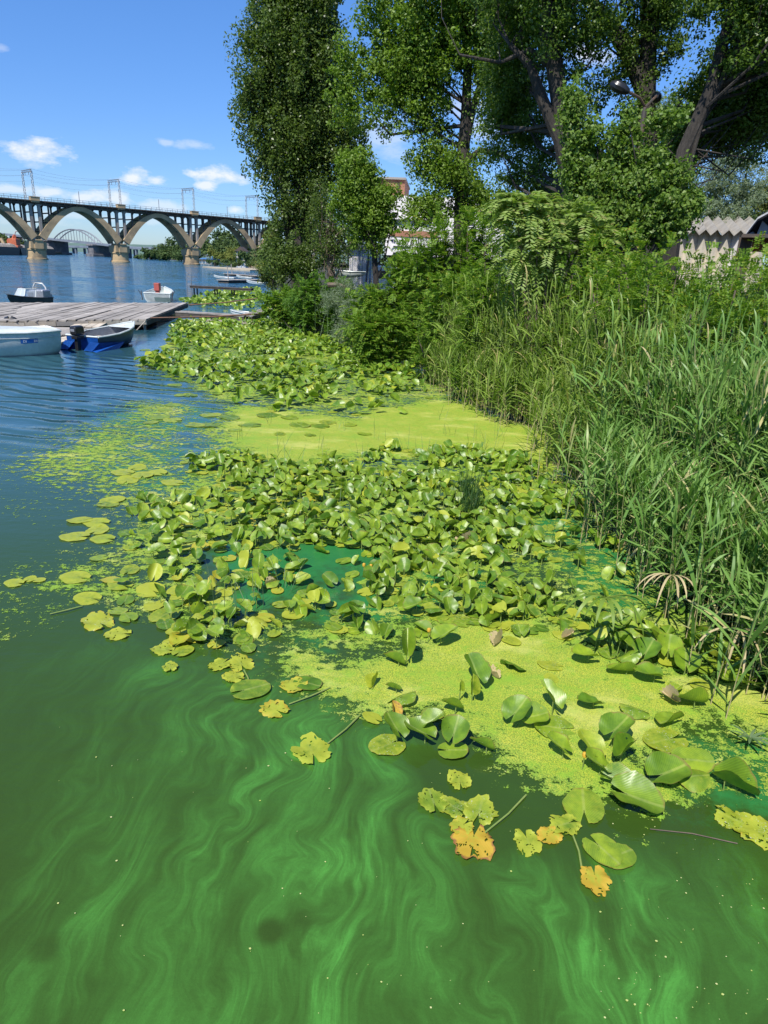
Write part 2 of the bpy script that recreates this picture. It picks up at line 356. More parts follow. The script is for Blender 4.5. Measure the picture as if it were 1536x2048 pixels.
# ================================================================== WATER
S_px = [(1536,1385),(1500,1300),(1480,1262),(1420,1215),(1330,1165),(1240,1080),(1180,990),(1120,935),(1128,880),(1040,848),(950,812),(850,752),(740,712),(690,690),(600,652),(545,625),(520,600),(512,575)]
shore = [np.array([3.5, 1.5]), np.array([3.3, 3.2])]+[G(x, y)[:2] for x, y in S_px]
shore += [np.array(p, float) for p in ((-27,126),(-38,180),(-50,262),(-62,300),(-85,400),(-132,456),(-161,452),(-175,500),(-190,640),(-210,900))]
shore = np.array(shore)
DW = {  # duckweed regions in the picture plane, traced then laid on the water
 'bay': ([(470,815),(520,812),(700,835),(840,790),(950,805),(1045,845),(1135,880),(1130,940),(1010,935),(800,915),(600,935),(500,945),(440,960),(430,880)], 1.0, 1.3),
 'bayleft': ([(60,880),(240,800),(420,800),(450,950),(340,1010),(200,1080),(60,1010),(20,950)], .47, 1.6),
 'lower': ([(560,1290),(640,1320),(760,1320),(850,1285),(980,1265),(1130,1290),(1300,1335),(1420,1360),(1536,1370),(1700,1420),(1700,1500),(1536,1465),(1440,1440),(1330,1460),(1260,1560),(1215,1600),(1120,1590),(1010,1530),(960,1490),(850,1440),(740,1430),(650,1375),(560,1340)], .88, .5),
 'right': ([(1230,1600),(1300,1480),(1440,1430),(1536,1440),(1700,1480),(1700,1620),(1536,1600),(1400,1620),(1290,1640)], .40, .25),
 'pontoon': ([(258,660),(300,652),(345,655),(380,690),(330,700),(268,690)], 1.2, .8),
 'bedA': ([(330,660),(560,640),(690,680),(850,740),(960,800),(900,820),(700,830),(420,800),(330,740)], .50, 1.),
 'bedB': ([(300,960),(600,920),(1130,930),(1330,1170),(1500,1300),(1536,1370),(1300,1335),(980,1270),(800,1300),(560,1290),(400,1230),(240,1160),(260,1030)], .46, .4),
 'leftedge': ([(60,1170),(240,1060),(330,1000),(420,1200),(560,1290),(420,1310),(300,1250),(160,1200)], .45, .3),
 'leftfar': ([(-200,1250),(-40,1130),(200,1060),(200,1200),(100,1260),(-60,1320)], .26, .4),
 'tail': ([(640,1380),(800,1420),(1000,1500),(1200,1600),(1330,1650),(1310,1700),(1150,1660),(980,1590),(900,1520),(720,1440)], .22, .2),
 'yellowmid': ([(880,1255),(1060,1250),(1140,1290),(1000,1330),(860,1310)], .9, .2),
}
FILM = {
 'mid': ([(430,1080),(560,1090),(700,1070),(960,1090),(1010,1180),(860,1230),(700,1250),(560,1240),(440,1210)], 1., .25),
 'left': ([(300,900),(450,920),(620,1020),(460,1200),(260,1120),(230,1000)], .5, .4),
 'low': ([(470,1240),(620,1250),(760,1330),(700,1400),(560,1370),(470,1310)], .55, .2),
 'right': ([(1290,1470),(1536,1430),(1700,1480),(1700,1640),(1536,1640),(1330,1620)], .8, .3),
 'right2': ([(1080,980),(1240,1080),(1340,1180),(1300,1260),(1140,1180),(1020,1060)], .8, .4),
 'bay': ([(160,820),(420,800),(560,940),(380,1000),(150,980)], .62, .9),
 'right3': ([(1230,1540),(1420,1500),(1700,1560),(1700,1700),(1420,1690),(1260,1640)], .45, .3),
}
DWp = {k: (gpoly(p), s, e) for k, (p, s, e) in DW.items()}; FIp = {k: (gpoly(p), s, e) for k, (p, s, e) in FILM.items()}
def field(x, y, regs):
    r = np.zeros(x.shape)
    wx = x+.5*(fbm(x*.9, y*.9, 3, 3.)-.5)*np.clip(y/6, .6, 3); wy = y+.5*(fbm(x*.9, y*.9, 3, 8.)-.5)*np.clip(y/6, .6, 3)
    for p, s, e in regs.values():
        r = np.maximum(r, s*np.clip(.5+polydist(wx, wy, p)/e, 0, 1))
    return r
bedB_edge = gpoly([(-400,900),(60,1180),(150,1240),(300,1300),(470,1340),(640,1400),(760,1450),(880,1530),(1000,1620),(1150,1720),(1300,1740),(1536,1720),(1900,1700),(2400,2600),(-1200,2600)])
def algae(x, y):
    """filaments: noise advected through a curl field"""
    X = x.copy(); Y = y.copy(); e = .02
    vort = [(-1.15, 4.35, .5, 1.6), (-.42, 3.68, .28, -1.3), (.05, 3.9, .2, 1.1), (.35, 3.0, .25, 1.), (.95, 2.9, .3, -.9), (-.3, 2.75, .12, .7), (.5, 2.4, .2, -.6), (-.1, 4.2, .22, -1.)]
    for k in range(15):
        def psi(a, b): return 1.0*fbm(a*1.1, b*.75, 3, 5.)+.25*fbm(a*3.4, b*2.6, 2, 2.)
        u_ = .30*(psi(X, Y+e)-psi(X, Y-e))/(2*e); v_ = -.30*(psi(X+e, Y)-psi(X-e, Y))/(2*e)
        for cx, cy, rr, st in vort:
            dx = X-cx; dy = Y-cy; q = st*.55*np.exp(-(dx*dx+dy*dy)/(rr*rr))/rr*.5
            u_ = u_-dy*q*2.; v_ = v_+dx*q*2.
        X = X+u_*.028+.001; Y = Y+v_*.028-.006
    X = X-.10*(Y-3)+.10*(fbm(X*2.2, Y*1.6, 3, 41.)-.5)+.05*(fbm(X*7, Y*5, 2, 43.)-.5)
    return X, Y
def watermasks(x, y, fine):
    film = field(x, y, FIp)*np.clip(.55+1.1*(fbm(x*2.2, y*2.2, 4, 4.)-.35), 0, 1.2)
    near = np.clip(.5+polydist(x, y, bedB_edge)/.5, 0, 1); al = near*0; X, Y = x.copy(), y.copy()
    if fine:
        X, Y = algae(x, y)
        leftfade = np.clip((x+2.0+.12*(y-2))/1.0, .15, 1); al = leftfade*near*(.55+.9*np.clip(fbm(x*.9, y*.9, 3, 77.)-.2, 0, 1))
        al = al*np.clip((x+2.95)/.7, 0, 1)*np.clip((y-1.02)/.4, 0, 1)
        hx, hy = G(542, 1862)[:2]; dd = np.hypot(x-hx, (y-hy)*1.1); al = al*np.clip((dd-.05)/.05, .02, 1)
        hx, hy = G(90, 1895)[:2]; dd = np.hypot(x-hx, y-hy); al = al*np.clip((dd-.03)/.06, .3, 1)
        dk = polydist(x, y, gpoly([(820,1500),(900,1480),(960,1530),(1080,1600),(1230,1650),(1200,1680),(1090,1700),(1000,1740),(900,1680),(820,1590)]))
        al = al*(1-np.clip(.5+dk/.25, 0, .95))
    return dict(algae=np.clip(al, 0, 1.3), film=np.clip(film, 0, 1), fx=X, fy=Y)
def gridmesh(x0, x1, y0, y1, st):
    nx = int(round((x1-x0)/st))+1; ny = int(round((y1-y0)/st))+1
    X, Y = np.meshgrid(np.linspace(x0, x1, nx), np.linspace(y0, y1, ny)); i = np.arange(nx*ny).reshape(ny, nx)
    f = np.stack([i[:-1, :-1], i[:-1, 1:], i[1:, 1:], i[1:, :-1]], -1).reshape(-1, 4)
    return X.ravel(), Y.ravel(), f
parts_v = []; parts_f = []; at = {'algae': [], 'film': [], 'fx': [], 'fy': []}; off = 0
def addw(x, y, f, fine):
    global off
    mk = watermasks(x, y, fine); parts_v.append(np.stack([x, y, np.zeros(len(x))], 1)); parts_f.append(f+off); off += len(x)
    for k in at: at[k].append(mk[k])
addw(*gridmesh(-3.0, 4.2, 1.0, 6.4, .024), True)
addw(*gridmesh(-24, -3.0, 1.0, 6.4, .3), False); addw(*gridmesh(4.2, 9.0, 1.0, 6.4, .3), False)
addw(*gridmesh(-24, 9.0, 6.4, 46.6, .15), False)
def flat(x0, x1, y0, y1):
    x = np.array([x0, x1, x1, x0]); y = np.array([y0, y0, y1, y1]); addw(x, y, np.array([[0, 1, 2, 3]]), False)
flat(-24, 9, -60, 1.0); flat(-3200, -24, -60, 46.6); flat(9, 3200, -60, 46.6); flat(-3200, 3200, 46.6, 6500)
M = Mat('river_water'); P = M.pos(); sp = M.n('ShaderNodeSeparateXYZ', {0: P}); yy = sp.outputs[1]
fi = M.attr('film'); am = M.attr('algae')
FV = lambda a_, b_: M.n('ShaderNodeCombineXYZ', {0: M.math('MULTIPLY', M.attr('fx'), a_), 1: M.math('MULTIPLY', M.attr('fy'), b_), 2: 0.}).outputs[0]
def ridge(a_, b_, det, p_, rough=.6): return M.math('POWER', M.math('SUBTRACT', 1, M.math('ABSOLUTE', M.math('MULTIPLY', M.math('SUBTRACT', M.noise(FV(a_, b_), 1., det, rough), .5), 4.4)), clamp=True), p_)
lowm = M.ramp(M.noise(FV(1.6, .7), 1., 3, .5), .36, .66)
lane = M.ramp(M.noise(FV(3.6, .9), 1., 3, .6), .38, .60)
fil = M.math('MULTIPLY', ridge(7.5, 1.1, 5, 2.1), .95); fil2 = M.math('MULTIPLY', ridge(18., 2.8, 5, 1.8), .55)
haze_ = M.math('MULTIPLY', M.ramp(M.noise(FV(3.2, 1.0), 1., 5, .62), .32, .72), .30)
al = M.math('MULTIPLY', M.math('ADD', fil, fil2), M.math('ADD', .18, M.math('MULTIPLY', lane, .82)))
al = M.math('ADD', M.math('MULTIPLY', al, M.math('ADD', .22, M.math('MULTIPLY', lowm, .58))), haze_)
al = M.math('MULTIPLY', M.math('MULTIPLY', al, am), M.n('ShaderNodeMapRange', {'Value': M.noise(P, 55., 4, .7), 'To Min': .72, 'To Max': 1.28}).outputs[0])
fn = M.noise(P, 5., 5, .65)
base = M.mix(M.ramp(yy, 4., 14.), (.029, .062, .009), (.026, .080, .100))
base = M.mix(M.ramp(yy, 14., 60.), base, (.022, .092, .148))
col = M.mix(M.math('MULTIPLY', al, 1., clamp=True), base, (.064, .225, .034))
filmf = M.ramp(M.math('ADD', fi, M.math('MULTIPLY', M.math('SUBTRACT', M.noise(P, 9., 6, .7), .5), .9)), .2, .75)
col = M.mix(M.math('MULTIPLY', filmf, .85), col, M.mix(fn, (.012, .115, .034), (.032, .21, .048)))
grain = M.noise(P, 170., 2, .6)
col = M.n('ShaderNodeVectorMath', {0: col, 'Scale': M.n('ShaderNodeMapRange', {'Value': grain, 'To Min': .8, 'To Max': 1.2}).outputs[0]}, operation='SCALE').outputs[0]
Pr = M.scaled(P, (1, 2.4, 1), (0, 0, .22))
big = M.noise(Pr, .55, 3, .5); fine = M.noise(Pr, 2.1, 4, .6); tiny = M.noise(P, 9., 3, .55)
far = M.ramp(yy, 24., 42.)
mid = M.math('MULTIPLY', M.ramp(yy, 8.5, 13.), M.math('SUBTRACT', 1, M.ramp(yy, 17., 23.)))
# boat wake rings
gx, gy = G(420, 600)[:2]
dist = M.n('ShaderNodeVectorMath', {0: P, 1: (-1.5, 36., 0)}, operation='DISTANCE').outputs['Value']
wob = M.math('ADD', dist, M.math('MULTIPLY', M.noise(P, .5, 2), 1.1))
ring = M.math('SINE', M.math('MULTIPLY', wob, 11.5)); ring = M.math('MULTIPLY', M.math('MULTIPLY', ring, mid), M.ramp(M.noise(P, .35, 2), .3, .6))
hgt = M.math('ADD', M.math('MULTIPLY', M.math('ADD', M.math('MULTIPLY', big, 1.0), M.math('MULTIPLY', fine, .9)), M.math('ADD', .03, M.math('MULTIPLY', far, .25))),
             M.math('ADD', M.math('MULTIPLY', ring, .085), M.math('MULTIPLY', tiny, .012)))
nb_ = M.bump(hgt, 1., .22)
Pq = M.scaled(P, (1, 2.2, 1), (0, 0, .12)); nc1 = M.n('ShaderNodeTexNoise', {'Vector': Pq, 'Scale': 1.9, 'Detail': 4., 'Roughness': .62}).outputs['Color']
patch = M.n('ShaderNodeMapRange', {'Value': M.noise(M.scaled(P, (.35, 1, 1), (0, 0, .1)), .09, 5, .65), 'From Min': .32, 'From Max': .68, 'To Min': .22, 'To Max': 1.05}).outputs[0]
sv = M.n('ShaderNodeVectorMath', {0: nc1, 1: (.5, .5, .5)}, operation='SUBTRACT').outputs[0]
nc2 = M.n('ShaderNodeTexNoise', {'Vector': M.scaled(P, (.7, 1, 1), (0, 0, .1)), 'Scale': .16, 'Detail': 7., 'Roughness': .74}).outputs['Color']
sv2 = M.n('ShaderNodeVectorMath', {0: M.n('ShaderNodeVectorMath', {0: nc2, 1: (.5, .53, .5)}, operation='SUBTRACT').outputs[0], 'Scale': 1.1}, operation='SCALE').outputs[0]
sv = M.n('ShaderNodeVectorMath', {0: M.n('ShaderNodeVectorMath', {0: sv, 'Scale': 1.5}, operation='SCALE').outputs[0], 1: sv2}, operation='ADD').outputs[0]
sv = M.n('ShaderNodeVectorMath', {0: sv, 'Scale': M.math('MULTIPLY', patch, far)}, operation='SCALE').outputs[0]
sv = M.n('ShaderNodeVectorMath', {0: sv, 1: (1.1, 1.5, 0)}, operation='MULTIPLY').outputs[0]
nrm = M.n('ShaderNodeVectorMath', {0: M.n('ShaderNodeVectorMath', {0: nb_, 1: sv}, operation='ADD').outputs[0]}, operation='NORMALIZE').outputs[0]
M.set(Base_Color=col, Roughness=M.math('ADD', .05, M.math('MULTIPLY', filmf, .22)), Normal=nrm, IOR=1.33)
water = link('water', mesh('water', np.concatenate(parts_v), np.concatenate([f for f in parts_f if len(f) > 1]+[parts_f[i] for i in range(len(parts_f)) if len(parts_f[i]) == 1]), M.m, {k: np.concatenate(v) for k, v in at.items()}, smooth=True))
tag(water, 'river water, blue and rippled far out, green with swirling algae close by', kind='structure')

# duckweed sheet with ragged edges
def duckgrid(x0, x1, y0, y1, st, vs, fs, dn, off):
    x, y, f = gridmesh(x0, x1, y0, y1, st); d = field(x, y, DWp)
    d = d+(.30 if st < .05 else .22)*(fbm(x*1.7, y*1.7, 5, 11.)-.5)*(d > .01)+.25*(fbm(x*.8, y*.8, 3, 21.)-.5)*(d > .01)
    keep = (d[f] > .12).any(1); f = f[keep]; used = np.unique(f); mp_ = -np.ones(len(x), int); mp_[used] = np.arange(len(used))
    vs.append(np.stack([x[used], y[used], np.full(len(used), .004)], 1)); fs.append(mp_[f]+off); dn.append((d-.55*np.clip(.5+polydist(x, y, SPARSE)/.35, 0, 1)*(fbm(x*2.6, y*2.6, 3, 61.) > .30))[used]); return off+len(used)
SPARSE = gpoly([(400,1090),(560,1095),(690,1085),(780,1120),(740,1210),(640,1245),(560,1225),(480,1240),(420,1190)])
vs, fs, dn = [], [], []
o_ = duckgrid(-3.6, 4.2, 2.2, 6.4, .03, vs, fs, dn, 0); o_ = duckgrid(-8, 4.5, 6.4, 36, .1, vs, fs, dn, o_); duckgrid(-3.6-4.8, -3.6, 4.0, 6.4, .1, vs, fs, dn, o_)
M = Mat('duckweed_fronds'); P = M.pos(); d = M.attr('dens')
n1 = M.noise(P, 12., 6, .72); n2 = M.noise(P, 2.3, 4, .6)
vo = M.n('ShaderNodeTexVoronoi', {'Vector': P, 'Scale': 125.}); vc = vo.outputs['Distance']; cellc = M.n('ShaderNodeSeparateXYZ', {0: vo.outputs['Color']})
Ps = M.scaled(P, (1., 2.2, 1.), (0, 0, .15)); n3 = M.noise(Ps, 3.5, 6, .75)
val = M.math('ADD', d, M.math('ADD', M.math('MULTIPLY', M.math('SUBTRACT', n1, .5), 1.7), M.math('MULTIPLY', M.math('SUBTRACT', n3, .5), 1.3)))
val = M.math('ADD', val, M.math('MULTIPLY', M.math('SUBTRACT', cellc.outputs[0], .5), .22))
cover = M.math('GREATER_THAN', val, .46)
col = M.mix(M.ramp(n2, .3, .7), (.345, .40, .022), (.50, .475, .055))
col = M.mix(M.math('MULTIPLY', cellc.outputs[1], .8), col, (.20, .33, .03))
col = M.mix(M.math('MULTIPLY', M.math('SUBTRACT', 1, M.ramp(val, .46, .75)), .75), col, (.13, .28, .03))
col = M.mix(M.math('MULTIPLY', M.ramp(vc, .35, .75), .85), col, (.09, .15, .012))
col = M.mix(M.math('MULTIPLY', M.ramp(M.noise(P, 6., 5, .7), .5, .68), .6), col, (.16, .33, .02))
big_ = M.noise(M.scaled(P, (1, 1.8, 1), (0, 0, .3)), .9, 7, .7); col = M.mix(M.math('MULTIPLY', M.ramp(big_, .5, .68), .5), col, (.52, .50, .14)); col = M.mix(M.math('MULTIPLY', M.math('SUBTRACT', 1, M.ramp(big_, .34, .47)), .6), col, (.17, .31, .02))
M.set(Base_Color=col, Roughness=.7, Normal=M.bump(vc, -.6, .004))
tr = M.n('ShaderNodeBsdfTransparent'); ms = M.n('ShaderNodeMixShader', {0: cover, 1: tr.outputs[0], 2: M.p.outputs[0]}); M.L.new(ms.outputs[0], M.out.inputs[0])
duck = link('duckweed', mesh('duckweed', np.concatenate(vs), np.concatenate(fs), M.m, {'dens': np.concatenate(dn)}))
tag(duck, 'lime green duckweed mat floating on the still water between the lily leaves', 'duckweed', kind='stuff')

# ================================================================== LAND
offs = [(-.0, -.5), (.5, -.12), (1.2, .12), (3, .35), (6, .9), (14, 1.5), (40, 1.9), (160, 2.2), (1800, 2.5)]
tg = np.gradient(shore, axis=0); tg /= np.linalg.norm(tg, axis=1)[:, None]; nrm2 = np.stack([tg[:, 1], -tg[:, 0]], 1)
rows = []
sh2 = np.concatenate([[shore[0]+[.2, -40]], shore]); nn2 = np.concatenate([[[1., 0]], nrm2])
for o_, z in offs:
    k = np.clip(np.linalg.norm(sh2, axis=1)/30, 1, 6)[:, None]
    nn = nn2 if o_ < 2 else nn2*.3+np.array([[.95, .25]])*.7
    p = sh2+nn*(o_*(k if o_ < 20 else 1)); rows.append(np.concatenate([p, np.full((len(p), 1), z)], 1))
rows = np.array(rows); nr_, nc_ = rows.shape[:2]; ii = np.arange(nr_*nc_).reshape(nr_, nc_)
f = np.stack([ii[:-1, :-1], ii[1:, :-1], ii[1:, 1:], ii[:-1, 1:]], -1).reshape(-1, 4)
tag(link('river_bank', mesh('river_bank', rows.reshape(-1, 3), f, soil_m)), 'low dark earth river bank covered with plants', kind='structure')
def landz(p):
    d_ = np.min([np.hypot(p[0]-q[0], p[1]-q[1]) for q in shore]); return float(np.interp(d_, [0, 1.2, 3, 6, 14, 40], [-.3, .12, .35, .9, 1.5, 1.9]))
# far bank, left
fb = np.array([[-420, 330], [-230, 372], [-212, 398], [-206, 420], [-232, 505], [-300, 640], [-1200, 900], [-1200, 300]])
mb = MB(); mb.add(np.concatenate([np.c_[fb, np.full(8, -.5)], np.c_[fb, np.full(8, 1.6)]]), [tuple(range(8))[::-1], tuple(range(8, 16))]+[(i, (i+1) % 8, (i+1) % 8+8, i+8) for i in range(8)])
tag(mb.build('far_bank', soil_m), 'low far river bank behind the bridge on the left', kind='structure')
# distant hills
xs = np.linspace(-3000, 1600, 140); v = []
for i, x in enumerate(xs):
    y = 2600+.12*x; h = 16+16*fbm(np.array([i*.09]), np.array([2.]), 3)[0]+4*fbm(np.array([i*.6]), np.array([5.]), 2)[0]
    v += [(x, y-60, -1), (x, y, h*.8), (x, y+160, h*1.25), (x, y+900, h*.9)]
v = np.array(v); i4 = np.arange(len(xs)*4).reshape(-1, 4)
f = np.concatenate([np.stack([i4[:-1, j], i4[1:, j], i4[1:, j+1], i4[:-1, j+1]], -1) for j in range(3)])
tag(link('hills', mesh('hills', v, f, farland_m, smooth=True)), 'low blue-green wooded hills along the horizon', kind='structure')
# sand spit
a = G(395, 534)[:2]; b = G(470, 540)[:2]; c = G(545, 541)[:2]
q = [(*G(x, y)[:2], .0) for x, y in ((405,534.5),(420,536.5),(455,539.5),(500,542.),(560,543),(560,538),(500,538),(450,536.5),(420,535))]
mb = MB(); mb.add([(x, y, -.2) for x, y, z in q]+[(x, y, .28) for x, y, z in q], [tuple(range(9, 18))]+[(i, (i+1) % 9, (i+1) % 9+9, i+9) for i in range(9)])
tag(mb.build('sand_spit', sand_m), 'pale sandy spit of the shore reaching into the river', kind='structure')

# ================================================================== BRIDGE
P1 = np.array([-109.67, 221.95]); dv = np.array([18.5, 18.5]); SP = np.linalg.norm(dv); ud = dv/SP; ul = np.array([-ud[1], ud[0]])  # ul points away from camera side
ZD = 16.5; ZS = 5.2; ZC = 15.95; W2 = 3.4
br = empty('arch_bridge', (P1[0], P1[1], 0), 'long concrete railway bridge of tall open arches crossing the blue river', 'bridge')
def BP(s, t, z): p = P1+ud*s*SP+ul*t; return np.array([p[0], p[1], z])
ax3 = (np.array([*ud, 0]), np.array([*ul, 0]), np.array([0, 0, 1.]))
def zr(u):  # centreline height of rib, u in 0..1
    q = 2*u-1; return ZC-.75-(ZC-ZS)*abs(q)**1.9
for k in range(-2, 6):
    big_pier = k <= 3
    if big_pier:
        c = BP(k, 0, 0); mb = MB(); mb.lathe(c, [(3.1, -1), (3.1, .4), (2.75, .5), (2.7, 2.7), (2.95, 2.75), (2.95, 3.05), (2.7, 3.1)], 28); o = mb.build('pier', concrete, br, True)
        mb = MB(); mb.box(c+[0, 0, 4.3], (2.6, 2*W2-.6, 2.4), ax3); mb.box(c+[0, 0, 5.6], (2.0, 2*W2-.2, .35), ax3)
        for sg in (-1, 1): mb.box(c+ax3[0]*sg*1.7+[0, 0, 4.1], (1.3, 2*W2-1.4, 2.0), ax3)
        mb.build('pier_block', concrete, o, bevel=.05)
    else:
        mb = MB(); mb.box(BP(k, 0, 2.5), (3, 2*W2, 6), ax3); mb.build('pier', concrete, br)
    for t in (-W2+.6, W2-.6):   # ribs
        us = np.linspace(.045, .955, 29); th = .62+.62*np.abs(2*us-1)**1.5; v = []
        for u, h in zip(us, th):
            z = zr(u); dz = (zr(min(u+.01, 1))-zr(max(u-.01, 0)))/(.02*SP); nx, nz_ = -dz/math.hypot(1, dz), 1/math.hypot(1, dz)
            for (s_, tt) in ((-1, -.55), (-1, .55), (1, .55), (1, -.55)):
                p = BP(k+u, t+tt, z); v.append(p+ax3[0]*nx*s_*h+np.array([0, 0, nz_*s_*h]))
        f = [(4*i+a_, 4*i+(a_+1) % 4, 4*i+4+(a_+1) % 4, 4*i+4+a_) for i in range(len(us)-1) for a_ in range(4)]+[(3, 2, 1, 0), tuple(4*(len(us)-1)+j for j in range(4))]
        mb = MB(); mb.add(v, f); mb.build('arch_rib', concrete, br, True)
    for u in (.045, .15, .255, .745, .85, .955):    # spandrel columns, pairs with cross ties
        for t in (-W2+.6, W2-.6):
            zb = zr(u)+.3 if .06 < u < .94 else 5.6
            mb = MB(); wd = .72 if (u < .06 or u > .94) else .42
            mb.box(BP(k+u, t, (zb+ZD-.9)/2), (wd, wd, ZD-.9-zb), ax3)
            mb.add([BP(k+u, t, ZD-.9)+ax3[0]*a_+ax3[1]*b_ for a_, b_ in ((-wd*1.5, -wd/2-.003), (wd*1.5, -wd/2-.003), (wd/2, -wd/2-.003), (-wd/2, -wd/2-.003))]+[BP(k+u, t, ZD-1.7)+ax3[0]*a_ for a_ in (-wd/2, wd/2)], [(0, 1, 5, 4)])
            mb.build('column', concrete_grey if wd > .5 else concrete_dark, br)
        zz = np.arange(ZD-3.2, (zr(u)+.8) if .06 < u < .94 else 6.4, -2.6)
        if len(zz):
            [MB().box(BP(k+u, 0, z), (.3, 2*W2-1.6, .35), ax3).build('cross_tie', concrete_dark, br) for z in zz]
    for u in (.36, .64):   # short posts near the crown
        for t in (-W2+.6, W2-.6):
            zb = zr(u)+.35
            if ZD-.9-zb > .15:
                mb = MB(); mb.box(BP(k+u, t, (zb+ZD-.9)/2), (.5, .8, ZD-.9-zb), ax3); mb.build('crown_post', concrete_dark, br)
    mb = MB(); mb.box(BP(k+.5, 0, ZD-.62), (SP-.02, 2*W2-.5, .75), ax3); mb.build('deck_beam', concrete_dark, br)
    mb = MB(); mb.box(BP(k+.5, 0, ZD-.11), (SP-.02, 2*W2+1.6, .26), ax3)
    for j in range(14):
        mb.box(BP(k+(j+.5)/14, -W2-.25, ZD-.42), (.3, .9, .36), ax3)
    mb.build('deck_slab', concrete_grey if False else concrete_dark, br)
    mb = MB()
    for sgn in (-1, 1):
        for zz_ in (.45, 1.05): mb.box(BP(k+.5, sgn*(W2+.72), ZD+zz_), (SP-.02, .06, .06), ax3)
        for j in range(14): mb.box(BP(k+(j+.5)/14, sgn*(W2+.72), ZD+.55), (.09, .09, 1.1), ax3)
    tag(mb.build('railing', steel, br), kind='stuff')
    if k <= 4:
        mb = MB(); mb.box(BP(k, -W2-.35, ZD+.35), (2.6, 1.5, 1.0), ax3); mb.box(BP(k, -W2-.35, ZD-.35), (2.2, 1.3, .38), ax3); mb.box(BP(k, -W2-.35, ZD+.92), (2.8, 1.7, .13), ax3); mb.build('refuge_block', concrete, br, bevel=.03)
        for t in (-W2-.35, W2+.35):     # lattice legs
            mb = MB()
            for a_ in (-.28, .28):
                for b_ in (-.28, .28): mb.bar(BP(k, t+b_, ZD-.0)+ax3[0]*a_, BP(k, t+b_*.6, ZD+8.0)+ax3[0]*a_*.6, .05, .05, (1, 0, 0))
            for j in range(9):
                s_ = (-1)**j
                for b_ in (-.26, .26): mb.bar(BP(k, t+b_, ZD+.9*j)+ax3[0]*.26*s_, BP(k, t+b_, ZD+.9*(j+1))-ax3[0]*.26*s_, .05, .05, (0, 1, 0))
                for a_ in (-.26, .26): mb.bar(BP(k, t-.26*s_, ZD+.9*j)+ax3[0]*a_, BP(k, t+.26*s_, ZD+.9*(j+1))+ax3[0]*a_, .05, .05, (1, 0, 0))
            mb.build('mast_leg', steel, br)
        mb = MB()
        for zz_ in (7.7, 8.3):
            for a_ in (-.15, .15): mb.bar(BP(k, -W2-.8, ZD+zz_)+ax3[0]*a_, BP(k, W2+.8, ZD+zz_)+ax3[0]*a_, .09, .09)
        for j in range(8):
            t0 = -W2-.4+j*.95; mb.bar(BP(k, t0, ZD+7.7), BP(k, t0+.95, ZD+8.3), .05, .05); mb.bar(BP(k, t0, ZD+8.3), BP(k, t0+.95, ZD+7.7), .05, .05)
        for t in (-1.5, 1.5): mb.tube([BP(k, t, ZD+7.7), BP(k, t, ZD+6.9)], .08, 5)
        mb.build('mast_beam', steel, br)
    if k <= 4:
        mb = MB()
        for t, z, r_ in ((-1.5, 6.9, .014), (1.5, 6.9, .014), (-W2-.3, 8.4, .016), (W2+.3, 8.4, .016), (-1.5, 5.3, .012)):
            mb.tube([BP(k+u, t, ZD+z-1.1*(1-(2*u-1)**2)) for u in np.linspace(0, 1, 9)], r_, 4)
        tag(mb.build('overhead_wire', steel_dark, br), kind='stuff')
for s_ in (.5, 1.5, 2.5):
    mb = MB(); mb.tube([BP(s_, -W2-.5, ZD), BP(s_, -W2-.5, ZD+3.6)], .09, 6); mb.build('lamp_post', steel, br)

# far steel arch bridge
PA = G(115, 509)[:2]; PB = G(203, 513.3)[:2]
fdir = (PB-PA); FL = np.linalg.norm(fdir); fdir /= FL; fl = np.array([-fdir[1], fdir[0]])
fr = empty('steel_arch_bridge', (*PA, 0), 'distant road bridge with one thin steel bow arch over the river', 'bridge')
fa = (np.array([*fdir, 0]), np.array([*fl, 0]), np.array([0, 0, 1.]))
z1 = zat(PA, 478.5); z2 = zat(PB, 487.5)
def FP(s, t=0, z=0): p = PA+fdir*s*FL+fl*t; return np.array([p[0], p[1], z])
zf = lambda s: z1+(z2-z1)*s
for s_ in (0., 1.):
    mb = MB(); c = FP(s_, 0, 0); mb.box(c+[0, 0, zf(s_)/2-1], (5.5, 15, zf(s_)), fa); mb.box(c+[0, 0, zf(s_)-1.1], (7, 17, 1.2), fa); mb.box(c+[0, 0, .6], (8, 18, 2.), fa); mb.build('pier', surf('dark_stone_pier', (.10, .10, .11), (.2, .19, .18), .3, .9, .2, .1), fr, bevel=.3)  # dark grey stone, tone mottled at random
mb = MB()
for t in (-5, 5): mb.bar(FP(-2.4, t, zf(-2.4)), FP(3.4, t, zf(3.4)-.5), .6, 1.1)
mb.box((FP(-2.4, 0, zf(-2.4))+FP(3.4, 0, zf(3.4)-.5))/2, (FL*5.8, 9, .3), (fa[0], fa[1], fa[2])) if False else None
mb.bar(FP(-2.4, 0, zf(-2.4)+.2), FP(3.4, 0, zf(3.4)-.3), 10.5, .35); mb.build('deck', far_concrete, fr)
for t in (-2.2, 2.2):
    mb = MB(); us = np.linspace(0, 1, 21); HA = 7.5; mb.tube([FP(.02+.96*u, t, zf(u)+HA*(1-(2*u-1)**2)) for u in us], .42, 6)
    mb.build('bow_arch', steel, fr)
    for u in np.linspace(.1, .9, 13):
        mb = MB(); mb.tube([FP(.02+.96*u, t, zf(u)), FP(.02+.96*u, t, zf(u)+HA*(1-(2*u-1)**2))], .1, 4); mb.build('hanger', steel, fr)
for s_ in (-.5, -1., 1.5, 2.1, 2.7):
    mb = MB(); mb.box(FP(s_, 0, zf(s_)/2-.6), (3, 8, zf(s_)-.2), fa); mb.build('side_pier', far_concrete, fr)
mb = MB()  # trusses left of arch
